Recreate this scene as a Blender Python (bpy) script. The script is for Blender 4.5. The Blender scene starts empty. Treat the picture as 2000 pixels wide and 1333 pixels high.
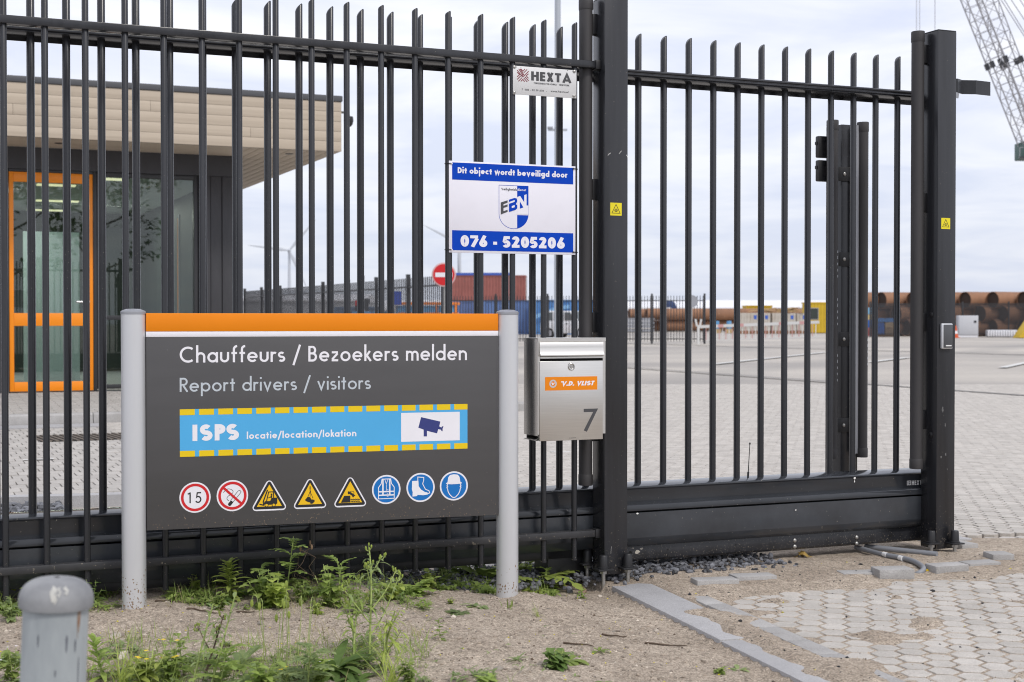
import bpy, bmesh, math, random
from mathutils import Vector, Matrix, noise
R = math.radians
rnd = random.Random(7)
S = bpy.context.scene
COL = S.collection

# ------------------------------------------------------------------ camera
FPX = 2800.0          # focal length in photograph pixels (2000 wide)
CAM_H = 1.08
PITCH = 0.01464
cam_d = bpy.data.cameras.new('camera')
cam_d.sensor_width = 36.0
cam_d.lens = FPX / 2000.0 * 36.0
cam_d.clip_start = 0.05
cam_d.clip_end = 6000
cam_d.dof.use_dof = True
cam_d.dof.focus_distance = 5.7
cam_d.dof.aperture_fstop = 6.3
cam = bpy.data.objects.new('camera', cam_d)
COL.objects.link(cam)
cam.location = (0, 0, CAM_H)
cam.rotation_euler = (R(90) - PITCH, 0, 0)
S.camera = cam

# ------------------------------------------------------------------ sky, sun, exposure
SUN_EL, SUN_AZ = 50.0, 145.0      # azimuth clockwise from +Y: behind the camera, to the right
world = bpy.data.worlds.new('World')
S.world = world
world.use_nodes = True
wn, wl = world.node_tree.nodes, world.node_tree.links
bg = wn['Background']
bg.inputs['Strength'].default_value = 0.1
sky = wn.new('ShaderNodeTexSky')
sky.sky_type = 'NISHITA'
sky.sun_disc = False
sky.sun_elevation = R(SUN_EL)
sky.sun_rotation = R(SUN_AZ)
sky.air_density = 1.0
sky.dust_density = 2.0
tc = wn.new('ShaderNodeTexCoord')
sep = wn.new('ShaderNodeSeparateXYZ')
wl.new(tc.outputs['Generated'], sep.inputs[0])
# cloud sheet: view direction projected on a plane overhead, so that clouds flatten towards the horizon
zc = wn.new('ShaderNodeMath'); zc.operation = 'MAXIMUM'; zc.inputs[1].default_value = 0.0
wl.new(sep.outputs['Z'], zc.inputs[0])
za = wn.new('ShaderNodeMath'); za.operation = 'ADD'; za.inputs[1].default_value = 0.09
wl.new(zc.outputs[0], za.inputs[0])
dx = wn.new('ShaderNodeMath'); dx.operation = 'DIVIDE'
dy = wn.new('ShaderNodeMath'); dy.operation = 'DIVIDE'
wl.new(sep.outputs['X'], dx.inputs[0]); wl.new(za.outputs[0], dx.inputs[1])
wl.new(sep.outputs['Y'], dy.inputs[0]); wl.new(za.outputs[0], dy.inputs[1])
cmb = wn.new('ShaderNodeCombineXYZ')
wl.new(dx.outputs[0], cmb.inputs[0]); wl.new(dy.outputs[0], cmb.inputs[1])
n1 = wn.new('ShaderNodeTexNoise'); n1.inputs['Scale'].default_value = 1.15
n1.inputs['Detail'].default_value = 7; n1.inputs['Roughness'].default_value = 0.55
n1.inputs['Distortion'].default_value = 0.5
wl.new(cmb.outputs[0], n1.inputs['Vector'])
cr = wn.new('ShaderNodeValToRGB')
cr.color_ramp.elements[0].position = 0.36; cr.color_ramp.elements[0].color = (7.1, 7.5, 9.0, 1)
cr.color_ramp.elements[1].position = 0.60; cr.color_ramp.elements[1].color = (9.5, 9.55, 10.1, 1)
wl.new(n1.outputs['Fac'], cr.inputs[0])
hz = wn.new('ShaderNodeMapRange')                 # hazier, greyer band towards the horizon
hz.inputs['From Min'].default_value = 0.0; hz.inputs['From Max'].default_value = 0.16
hz.inputs['To Min'].default_value = 0.75; hz.inputs['To Max'].default_value = 0.0
wl.new(sep.outputs['Z'], hz.inputs[0])
mh = wn.new('ShaderNodeMixRGB'); mh.inputs['Color2'].default_value = (6.0, 6.5, 7.7, 1)
wl.new(hz.outputs[0], mh.inputs['Fac']); wl.new(cr.outputs[0], mh.inputs['Color1'])
mx = wn.new('ShaderNodeMixRGB'); mx.inputs['Fac'].default_value = 0.88
wl.new(sky.outputs[0], mx.inputs['Color1']); wl.new(mh.outputs[0], mx.inputs['Color2'])
wl.new(mx.outputs[0], bg.inputs['Color'])

sun_d = bpy.data.lights.new('sun', 'SUN')
sun_d.energy = 1.5
sun_d.angle = R(11)
sun_d.color = (1.0, 0.955, 0.89)
sun = bpy.data.objects.new('sun', sun_d)
COL.objects.link(sun)
el, az = R(SUN_EL), R(SUN_AZ)
sdir = Vector((math.sin(az) * math.cos(el), math.cos(az) * math.cos(el), math.sin(el)))
sun.rotation_euler = sdir.to_track_quat('Z', 'Y').to_euler()
sun.location = (0, -3, 8)

S.view_settings.view_transform = 'Standard'
S.view_settings.look = 'None'
S.view_settings.exposure = 0.24
S.view_settings.gamma = 1.0
S.view_settings.use_curve_mapping = False
S.render.engine = 'CYCLES'
S.cycles.max_bounces = 8
S.cycles.transparent_max_bounces = 16
S.cycles.use_denoising = True
S.cycles.filter_width = 1.05

# ------------------------------------------------------------------ surveying helpers
CP, SP = math.cos(PITCH), math.sin(PITCH)
EYE = Vector((0, 0, CAM_H))
def ray(px, py):
    a, b = (px - 1000.0) / FPX, (666.5 - py) / FPX
    return Vector((a, CP + b * SP, -SP + b * CP))
def at(px, py, Y):                 # the point seen at a photograph pixel, Y metres ahead
    d = ray(px, py)
    return EYE + d * (Y / d.y)
def on_ground(px, py, z=0.0):
    d = ray(px, py)
    return EYE + d * ((z - CAM_H) / d.z)
class Frame:                       # a vertical reference frame: u along it, w away from us, z up
    def __init__(s, x, y, th):
        s.o = Vector((x, y, 0)); s.th = th; s.c, s.s = math.cos(th), math.sin(th)
    def local(s, p):
        d = p - s.o
        return Vector((d.x * s.c + d.y * s.s, -d.x * s.s + d.y * s.c, p.z))
    def world(s, u, w, z=0.0):
        return Vector((s.o.x + u * s.c - w * s.s, s.o.y + u * s.s + w * s.c, z))
    def hit(s, px, py, w=0.0):     # (u, z) where the sight line meets the plane w
        d = ray(px, py)
        n = Vector((-s.s, s.c, 0))
        t = (w - n.dot(EYE - s.o)) / n.dot(d)
        p = s.local(EYE + d * t)
        return p.x, p.z
FEN = Frame(-1.773, 5.01, R(23.0))

# ------------------------------------------------------------------ object helpers
def tag(o, label=None, cat=None, group=None, kind=None):
    if label: o['label'] = label
    if cat: o['category'] = cat
    if group: o['group'] = group
    if kind: o['kind'] = kind
    return o
def thing(name, label, cat, loc=(0, 0, 0), rz=0.0, group=None):
    o = bpy.data.objects.new(name, None)
    o.empty_display_size = 0.2
    COL.objects.link(o)
    o.location = loc; o.rotation_euler = (0, 0, rz)
    return tag(o, label, cat, group)
def framed(name, label, cat, fr, group=None):
    return thing(name, label, cat, fr.o, fr.th, group)
def link_mesh(name, me, parent=None, loc=None, rot=None):
    o = bpy.data.objects.new(name, me)
    COL.objects.link(o)
    if parent: o.parent = parent
    if loc is not None: o.location = loc
    if rot is not None: o.rotation_euler = rot
    return o
def copy_tree(o, parent=None):
    c = o.copy(); COL.objects.link(c)
    if parent is not None: c.parent = parent
    for ch in list(o.children): copy_tree(ch, c)
    return c
def copy_part(o, loc=None, rot=None):
    c = o.copy(); COL.objects.link(c)
    if loc is not None: c.location = loc
    if rot is not None: c.rotation_euler = rot
    return c

class MB:                          # collects shapes, then links them as ONE mesh object
    def __init__(s): s.v = []; s.f = []
    def add(s, vs, fs):
        b = len(s.v); s.v += [tuple(p) for p in vs]; s.f += [tuple(b + i for i in f) for f in fs]; return s
    def box(s, x0, x1, y0, y1, z0, z1):
        return s.add([(x0,y0,z0),(x1,y0,z0),(x1,y1,z0),(x0,y1,z0),(x0,y0,z1),(x1,y0,z1),(x1,y1,z1),(x0,y1,z1)],
                     [(0,3,2,1),(4,5,6,7),(0,1,5,4),(1,2,6,5),(2,3,7,6),(3,0,4,7)])
    def obox(s, c, ax, ay, az, hx, hy, hz):
        vs = []
        for k in (-1, 1):
            for j, i in ((-1,-1),(-1,1),(1,1),(1,-1)):
                vs.append(c + ax*(i*hx) + ay*(j*hy) + az*(k*hz))
        return s.add(vs, [(0,3,2,1),(4,5,6,7),(0,1,5,4),(1,2,6,5),(2,3,7,6),(3,0,4,7)])
    def bar(s, p0, p1, wx, wy=None, up=Vector((0,0,1))):      # rectangular bar between two points
        p0, p1 = Vector(p0), Vector(p1)
        wy = wy or wx
        d = p1 - p0; L = d.length; d = d / L
        if abs(d.dot(up)) > 0.98: up = Vector((0, 1, 0))
        x = d.cross(up).normalized(); y = x.cross(d)
        return s.obox((p0 + p1) / 2, x, d, y, wx/2, L/2, wy/2)
    def tube(s, pts, r, n=10, caps=True, r1=None):
        pts = [Vector(p) for p in pts]; m = len(pts)
        vs, fs = [], []
        d0 = (pts[1] - pts[0]).normalized()
        up = Vector((0,0,1)) if abs(d0.z) < 0.9 else Vector((1,0,0))
        x = d0.cross(up).normalized()
        for i, p in enumerate(pts):
            d = ((pts[min(i+1,m-1)] - pts[max(i-1,0)])).normalized()
            x = (x - d * x.dot(d)).normalized(); y = d.cross(x)
            rr = r if r1 is None else r + (r1 - r) * i / (m - 1)
            if isinstance(r, (list, tuple)): rr = r[i]
            for k in range(n):
                a = 2*math.pi*k/n
                vs.append(p + x*(rr*math.cos(a)) + y*(rr*math.sin(a)))
        for i in range(m-1):
            for k in range(n):
                k2 = (k+1) % n
                fs.append((i*n+k, i*n+k2, (i+1)*n+k2, (i+1)*n+k))
        if caps:
            fs.append(tuple(range(n-1,-1,-1))); fs.append(tuple((m-1)*n+k for k in range(n)))
        return s.add(vs, fs)
    def lathe(s, prof, n=20, o=(0,0,0), cap=True, sx=1.0, sy=1.0):
        vs, fs = [], []
        for r, z in prof:
            for k in range(n):
                a = 2*math.pi*k/n
                vs.append((o[0]+sx*r*math.cos(a), o[1]+sy*r*math.sin(a), o[2]+z))
        for i in range(len(prof)-1):
            for k in range(n):
                k2 = (k+1) % n
                fs.append((i*n+k, i*n+k2, (i+1)*n+k2, (i+1)*n+k))
        if cap:
            fs.append(tuple(range(n-1,-1,-1))); m = len(prof)-1
            fs.append(tuple(m*n+k for k in range(n)))
        return s.add(vs, fs)
    def prism(s, pts, y0, y1):     # outline in (x, z), thickness along y
        n = len(pts)
        a = sum(pts[i][0]*pts[(i+1)%n][1]-pts[(i+1)%n][0]*pts[i][1] for i in range(n))
        if a < 0: pts = pts[::-1]
        vs = [(x, y0, z) for x, z in pts] + [(x, y1, z) for x, z in pts]
        fs = [tuple(range(n)), tuple(range(2*n-1, n-1, -1))]
        fs += [(i, n+i, n+(i+1)%n, (i+1)%n) for i in range(n)]
        return s.add(vs, fs)
    def extrude_u(s, prof, x0, x1):  # profile in (w, z), run along x
        n = len(prof)
        a = sum(prof[i][0]*prof[(i+1)%n][1]-prof[(i+1)%n][0]*prof[i][1] for i in range(n))
        if a < 0: prof = prof[::-1]
        vs = [(x0, w, z) for w, z in prof] + [(x1, w, z) for w, z in prof]
        fs = [tuple(range(n-1,-1,-1)), tuple(range(n, 2*n))]
        fs += [(i, (i+1)%n, n+(i+1)%n, n+i) for i in range(n)]
        return s.add(vs, fs)
    def mesh(s, name, mat=None, bevel=0.0, smooth=False, seg=2, angle=35):
        me = bpy.data.meshes.new(name)
        me.from_pydata(s.v, [], s.f)
        if bevel:
            bm = bmesh.new(); bm.from_mesh(me)
            bmesh.ops.recalc_face_normals(bm, faces=bm.faces)
            es = [e for e in bm.edges if len(e.link_faces) == 2 and e.calc_face_angle() > R(30)]
            bmesh.ops.bevel(bm, geom=es, offset=bevel, segments=seg, profile=0.5, affect='EDGES', clamp_overlap=True)
            bm.to_mesh(me); bm.free()
        if mat: me.materials.append(mat)
        if smooth or bevel:
            me.polygons.foreach_set('use_smooth', [True]*len(me.polygons))
            me.set_sharp_from_angle(angle=R(angle))
        me.update()
        return me
    def build(s, name, mat=None, parent=None, bevel=0.0, smooth=False, loc=None, rot=None, seg=2, angle=35):
        return link_mesh(name, s.mesh(name, mat, bevel, smooth, seg, angle), parent, loc, rot)

# ------------------------------------------------------------------ materials
MATS = {}
def mat(name, col, rough=0.5, metal=0.0, spec=0.5, var=0.0, vscale=8.0, bump=0.0, bscale=60.0, col2=None,
        speck=None, speck_amt=0.0, speck_scale=90.0, rvar=0.0, stretch=None, coords='Object', island=0.0, mudz=None):
    m = bpy.data.materials.new(name); m.use_nodes = True
    nt = m.node_tree; n, l = nt.nodes, nt.links
    p = n['Principled BSDF']
    p.inputs['Base Color'].default_value = (*col, 1)
    p.inputs['Roughness'].default_value = rough
    p.inputs['Metallic'].default_value = metal
    p.inputs['Specular IOR Level'].default_value = spec
    t = n.new('ShaderNodeTexCoord'); vec = t.outputs[coords]
    if stretch:
        mp = n.new('ShaderNodeMapping'); mp.inputs['Scale'].default_value = stretch
        l.new(vec, mp.inputs['Vector']); vec = mp.outputs[0]
    cur = None
    if var or col2:
        c2 = col2 or tuple(max(0, c*(1-var)) for c in col)
        c1 = col if col2 else tuple(min(1, c*(1+var)) for c in col)
        nz = n.new('ShaderNodeTexNoise'); nz.inputs['Scale'].default_value = vscale
        nz.inputs['Detail'].default_value = 6; nz.inputs['Roughness'].default_value = 0.6
        l.new(vec, nz.inputs['Vector'])
        rp = n.new('ShaderNodeValToRGB')
        rp.color_ramp.elements[0].position = 0.32; rp.color_ramp.elements[0].color = (*c2, 1)
        rp.color_ramp.elements[1].position = 0.68; rp.color_ramp.elements[1].color = (*c1, 1)
        l.new(nz.outputs['Fac'], rp.inputs[0]); cur = rp.outputs[0]
        if rvar:
            mr = n.new('ShaderNodeMapRange'); mr.inputs['To Min'].default_value = rough - rvar
            mr.inputs['To Max'].default_value = rough + rvar
            l.new(nz.outputs['Fac'], mr.inputs[0]); l.new(mr.outputs[0], p.inputs['Roughness'])
    if island:
        g = n.new('ShaderNodeNewGeometry')
        hv = n.new('ShaderNodeHueSaturation')
        mr = n.new('ShaderNodeMapRange'); mr.inputs['To Min'].default_value = 1-island; mr.inputs['To Max'].default_value = 1+island
        l.new(g.outputs['Random Per Island'], mr.inputs[0]); l.new(mr.outputs[0], hv.inputs['Value'])
        if cur: l.new(cur, hv.inputs['Color'])
        else: hv.inputs['Color'].default_value = (*col, 1)
        cur = hv.outputs[0]
    if speck:
        nz = n.new('ShaderNodeTexNoise'); nz.inputs['Scale'].default_value = speck_scale
        nz.inputs['Detail'].default_value = 3; nz.inputs['Roughness'].default_value = 0.7
        l.new(t.outputs[coords], nz.inputs['Vector'])
        mr = n.new('ShaderNodeMapRange'); mr.inputs['From Min'].default_value = 0.66 - speck_amt
        mr.inputs['From Max'].default_value = 0.70 - speck_amt
        src = nz.outputs['Fac']
        if mudz:                  # more splashed specks close to the ground
            gp = n.new('ShaderNodeNewGeometry'); sx_ = n.new('ShaderNodeSeparateXYZ'); l.new(gp.outputs['Position'], sx_.inputs[0])
            mz = n.new('ShaderNodeMapRange'); mz.inputs['From Min'].default_value = mudz; mz.inputs['From Max'].default_value = 0.04
            mz.inputs['To Max'].default_value = 0.11; l.new(sx_.outputs['Z'], mz.inputs[0])
            ad2 = n.new('ShaderNodeMath'); ad2.operation = 'ADD'; l.new(src, ad2.inputs[0]); l.new(mz.outputs[0], ad2.inputs[1]); src = ad2.outputs[0]
        l.new(src, mr.inputs[0])
        mxn = n.new('ShaderNodeMixRGB'); mxn.inputs['Color2'].default_value = (*speck, 1)
        l.new(mr.outputs[0], mxn.inputs['Fac'])
        if cur: l.new(cur, mxn.inputs['Color1'])
        else: mxn.inputs['Color1'].default_value = (*col, 1)
        cur = mxn.outputs[0]
    if cur: l.new(cur, p.inputs['Base Color'])
    if bump:
        nb = n.new('ShaderNodeTexNoise'); nb.inputs['Scale'].default_value = bscale; nb.inputs['Detail'].default_value = 4
        l.new(vec, nb.inputs['Vector'])
        b = n.new('ShaderNodeBump'); b.inputs['Strength'].default_value = bump; b.inputs['Distance'].default_value = 0.01
        l.new(nb.outputs['Fac'], b.inputs['Height']); l.new(b.outputs[0], p.inputs['Normal'])
    MATS[name] = m
    return m
def emit(name, col, strength):
    m = bpy.data.materials.new(name); m.use_nodes = True
    p = m.node_tree.nodes['Principled BSDF']
    p.inputs['Base Color'].default_value = (*col, 1)
    p.inputs['Emission Color'].default_value = (*col, 1); p.inputs['Emission Strength'].default_value = strength
    return m
def pane_mat(name, tint=(0.9, 0.95, 0.95), gloss=0.0):
    m = bpy.data.materials.new(name); m.use_nodes = True
    n, l = m.node_tree.nodes, m.node_tree.links
    n.remove(n['Principled BSDF'])
    tr = n.new('ShaderNodeBsdfTransparent'); tr.inputs[0].default_value = (*tint, 1)
    gl = n.new('ShaderNodeBsdfGlossy'); gl.inputs['Roughness'].default_value = 0.01
    fr = n.new('ShaderNodeFresnel'); fr.inputs[0].default_value = 1.75
    ad = n.new('ShaderNodeMath'); ad.operation = 'ADD'; ad.inputs[1].default_value = gloss
    mxs = n.new('ShaderNodeMixShader')
    l.new(fr.outputs[0], ad.inputs[0]); l.new(ad.outputs[0], mxs.inputs[0])
    l.new(tr.outputs[0], mxs.inputs[1]); l.new(gl.outputs[0], mxs.inputs[2])
    l.new(mxs.outputs[0], n['Material Output'].inputs[0])
    return m

M_PAINT = mat('anthracite_powder_coat', (0.024, 0.025, 0.029), 0.25, var=0.28, vscale=16, bump=0.02, bscale=300, stretch=(1, 1, 0.07),
              speck=(0.19, 0.165, 0.135), speck_amt=-0.04, speck_scale=120, rvar=0.05, mudz=0.26)
M_PAINT_DUSTY = mat('dusty_anthracite_coat', (0.034, 0.034, 0.037), 0.5, var=0.25, vscale=9, bump=0.03, bscale=300,
                    speck=(0.22, 0.19, 0.15), speck_amt=0.02, speck_scale=70, rvar=0.1)
M_BEAM = mat('gate_beam_coat', (0.033, 0.036, 0.042), 0.13, var=0.15, vscale=4, bump=0.004, bscale=40,
             speck=(0.2, 0.19, 0.17), speck_amt=-0.02, speck_scale=60, rvar=0.03)
M_BEAM2 = mat('gate_lower_grey', (0.050, 0.055, 0.064), 0.22, var=0.2, vscale=5, bump=0.004, bscale=40, speck=(0.2, 0.19, 0.17), speck_amt=-0.02, speck_scale=60, rvar=0.04)  # lower box: paler, bluer grey than the beam above
M_RUBBER = mat('rubber_edge', (0.042, 0.040, 0.042), 0.62, var=0.18, vscale=6, stretch=(1, 1, 0.2))
M_BLACK = mat('black_plastic', (0.016, 0.016, 0.018), 0.45, var=0.1)
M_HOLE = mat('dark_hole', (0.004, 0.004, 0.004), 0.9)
M_ALU = mat('anodised_aluminium', (0.66, 0.67, 0.69), 0.45, metal=0.55, var=0.05, vscale=3, bump=0.008, bscale=500,
            stretch=(1, 1, 0.1))
M_CAPGREY = mat('grey_cap', (0.33, 0.34, 0.37), 0.4, metal=0.3, var=0.06)
M_STEEL = mat('brushed_stainless', (0.70, 0.68, 0.645), 0.33, metal=1.0, var=0.04, vscale=60, bump=0.03, bscale=220,
              stretch=(0.12, 1, 6))
M_STEEL_POL = mat('polished_stainless', (0.66, 0.65, 0.63), 0.16, metal=1.0, var=0.03)
M_ZINC = mat('zinc_bolt', (0.45, 0.44, 0.42), 0.4, metal=0.8, var=0.2, vscale=60)
# ------------------------------------------------------------------ lettering: a geometric sans drawn as strokes
def arc(cx, cy, rx, ry, a0, a1, n=None):
    n = n or max(4, int(abs(a1 - a0) / 12))
    return [(cx + rx*math.cos(R(a0 + (a1-a0)*i/n)), cy + ry*math.sin(R(a0 + (a1-a0)*i/n))) for i in range(n+1)]
def spline(pts, n=8):
    out = []
    for i in range(len(pts)-1):
        p0 = pts[max(i-1, 0)]; p1 = pts[i]; p2 = pts[i+1]; p3 = pts[min(i+2, len(pts)-1)]
        for k in range(n):
            t = k/n
            out.append(tuple(0.5*((2*p1[j]) + (-p0[j]+p2[j])*t + (2*p0[j]-5*p1[j]+4*p2[j]-p3[j])*t*t + (-p0[j]+3*p1[j]-3*p2[j]+p3[j])*t**3) for j in (0, 1)))
    out.append(pts[-1]); return out
def glyph(ch, w, wf=1.0):
    """strokes (centre lines) and advance of a character; cap height 1, stroke w"""
    h = w/2; xh = 0.60 + 0.35*w; asc = 1.08; dsc = -0.30 - 0.2*w
    rx = (xh/2 - h) * wf; ry = xh/2 - h; D = 2*rx + w; my = xh/2
    st = None
    def ring(cx): return arc(cx, my, rx, ry, 0, 360, 36)
    if ch == ' ': return [], 0.26
    if ch == 'a': st, ad = [ring(h+rx), [(D-h, 0), (D-h, xh)]], D
    elif ch == 'b': st, ad = [ring(h+rx), [(h, 0), (h, asc)]], D
    elif ch == 'c': st, ad = [arc(h+rx, my, rx, ry, 48, 312, 26)], D*0.86
    elif ch == 'd': st, ad = [ring(h+rx), [(D-h, 0), (D-h, asc)]], D
    elif ch == 'e': st, ad = [arc(h+rx, my, rx, ry, 0, 318, 30), [(h*1.2, my), (D-h*0.4, my)]], D
    elif ch == 'f': st, ad = [[(0.17, 0), (0.17, 0.82)] + arc(0.17+0.20, 0.82, 0.20, asc-0.82-h, 180, 90, 8)[1:], [(0.02, xh-h), (0.36, xh-h)]], 0.37
    elif ch == 'g': st, ad = [ring(h+rx), [(D-h, xh), (D-h, -0.06)] + arc(h+rx, -0.06, rx, -dsc-0.06-h, 0, -150, 14)[1:]], D
    elif ch == 'h': st, ad = [[(h, 0), (h, asc)], arc(h+0.19*wf+0.02, xh-h-0.2, 0.19*wf+0.02, 0.2, 180, 0, 14) + [(h+0.38*wf+0.04, 0)]], 0.42*wf+w
    elif ch == 'i': st, ad = [[(h, 0), (h, xh)], [(h, 0.84+w*0.1), (h, 0.84+w*1.1)]], w
    elif ch == 'j': st, ad = [[(h, xh), (h, dsc+0.1)] + arc(h-0.12, dsc+0.1, 0.12, 0.1, 0, -80, 6)[1:], [(h, 0.84+w*0.1), (h, 0.84+w*1.1)]], w
    elif ch == 'k': st, ad = [[(h, 0), (h, asc)], [(w*0.9, xh*0.48), (0.36, xh)], [(w*1.2, xh*0.56), (0.42, 0)]], 0.43
    elif ch == 'l': st, ad = [[(h, 0), (h, asc)]], w
    elif ch == 'm':
        a = 0.155*wf+0.02
        st, ad = [[(h, 0), (h, xh)], arc(h+a, xh-h-0.18, a, 0.18, 180, 0, 12) + [(h+2*a, 0)], arc(h+3*a, xh-h-0.18, a, 0.18, 180, 0, 12) + [(h+4*a, 0)]], 4*a+w
    elif ch == 'n': st, ad = [[(h, 0), (h, xh)], arc(h+0.19*wf+0.02, xh-h-0.2, 0.19*wf+0.02, 0.2, 180, 0, 14) + [(h+0.38*wf+0.04, 0)]], 0.42*wf+w
    elif ch == 'o': st, ad = [ring(h+rx)], D
    elif ch == 'p': st, ad = [ring(h+rx), [(h, xh), (h, dsc)]], D
    elif ch == 'r': st, ad = [[(h, 0), (h, xh)], arc(h+0.17, xh-h-0.2, 0.17, 0.2, 180, 55, 9)], 0.27+h
    elif ch == 's':
        rv = (xh-w)/4; rh = rv*1.18
        st, ad = [arc(h+rh, xh-h-rv, rh, rv, 38, 270, 14) + arc(h+rh*1.06, h+rv, rh*1.06, rv, 90, -142, 14)[1:]], 2*rh+w*1.02
    elif ch == 't': st, ad = [[(0.13+h*.7, 0), (0.13+h*.7, 0.90)], [(0.0, xh-h), (0.26+1.4*h, xh-h)]], 0.26+1.4*h
    elif ch == 'u': st, ad = [[(h, xh), (h, h+0.2)] + arc(h+0.19*wf+0.02, h+0.2, 0.19*wf+0.02, 0.2, 180, 360, 14)[1:] + [(h+0.38*wf+0.04, xh)]], 0.42*wf+w
    elif ch == 'v':
        q = 0.44+0.95*w
        st, ad = [[(h*0.9, xh), (q/2, h*0.5), (q-h*0.9, xh)]], q
    elif ch == 'w':
        q = 0.62+1.3*w
        st, ad = [[(h*0.9, xh), (q*0.28, h*0.6), (q/2, xh*0.94), (q*0.72, h*0.6), (q-h*0.9, xh)]], q
    elif ch == 'x': st, ad = [[(h, 0), (0.42, xh)], [(h, xh), (0.42, 0)]], 0.44
    elif ch == 'y': st, ad = [[(h, xh), (0.24, 0.02)], [(0.46, xh), (0.14, dsc)]], 0.48
    elif ch == 'z': st, ad = [[(0.03, xh-h), (0.42, xh-h)], [(0.40, xh-w), (0.06, w)], [(0.02, h), (0.44, h)]], 0.46
    elif ch == 'A':
        q = 0.64+0.75*w
        st, ad = [[(h*0.9, 0), (q/2, 1.0-h*0.7), (q-h*0.9, 0)], [(q*0.22, 0.27), (q*0.78, 0.27)]], q
    elif ch == 'B': st, ad = [[(h, 0), (h, 1)], [(h, 1-h), (0.26, 1-h)] + arc(0.26, 0.76-h*0.5, 0.17, 0.24-h*0.5, 90, -90, 12) + [(h, 0.52)], [(0.26, 0.52)] + arc(0.27, 0.26+h*0.5, 0.21, 0.26-h*0.5, 90, -90, 12) + [(h, h)]], 0.50+h
    elif ch == 'C': st, ad = [arc(0.5, 0.5, 0.5-h, 0.5-h, 52, 308, 30)], 0.86
    elif ch == 'D': st, ad = [[(h, 0), (h, 1)], [(h, 1-h), (0.22, 1-h)] + arc(0.22, 0.5, 0.46-h, 0.5-h, 90, -90, 18) + [(h, h)]], 0.68
    elif ch == 'E': st, ad = [[(h, 0), (h, 1)], [(w, 1-h), (0.46, 1-h)], [(w, 0.52), (0.44, 0.52)], [(w, h), (0.46, h)]], 0.48
    elif ch == 'G': st, ad = [arc(0.5, 0.5, 0.5-h, 0.5-h, 45, 350, 30), [(0.55, 0.45), (1-h, 0.45)]], 0.98
    elif ch == 'H': st, ad = [[(h, 0), (h, 1)], [(0.66-h, 0), (0.66-h, 1)], [(w, 0.52), (0.66-w, 0.52)]], 0.66
    elif ch == 'I': st, ad = [[(h, 0), (h, 1)]], w
    elif ch == 'K': st, ad = [[(h, 0), (h, 1)], [(w*0.8, 0.46), (0.52, 1)], [(w*1.1, 0.52), (0.58, 0)]], 0.60
    elif ch == 'L': st, ad = [[(h, 1), (h, 0)], [(w, h), (0.44, h)]], 0.46
    elif ch == 'N': st, ad = [[(h, 0), (h, 1)], [(h*1.2, 1), (0.72-h*1.2, 0)], [(0.72-h, 0), (0.72-h, 1)]], 0.72
    elif ch == 'P': st, ad = [[(h, 0), (h, 1)], [(w*0.9, 1-h), (0.26, 1-h)] + arc(0.27, 0.70, 0.24-h*0.3, 0.30-h, 90, -90, 14) + [(w*0.9, 0.40+h)]], 0.52
    elif ch == 'R': st, ad = [[(h, 0), (h, 1)], [(w*0.9, 1-h), (0.26, 1-h)] + arc(0.27, 0.72, 0.22-h*0.3, 0.28-h, 90, -90, 14) + [(w*0.9, 0.44+h)], [(0.24, 0.44), (0.52, 0)]], 0.54
    elif ch == 'S':
        rv = (1-w)/4; rh = rv*1.10
        st, ad = [arc(h+rh, 1-h-rv, rh, rv, 38, 270, 18) + arc(h+rh*1.08, h+rv, rh*1.08, rv, 90, -142, 18)[1:]], 2*rh+w*1.04
    elif ch == 'T': st, ad = [[(0.27, 0), (0.27, 1-w)], [(0, 1-h), (0.54, 1-h)]], 0.54
    elif ch == 'V':
        q = 0.60+0.75*w
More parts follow.
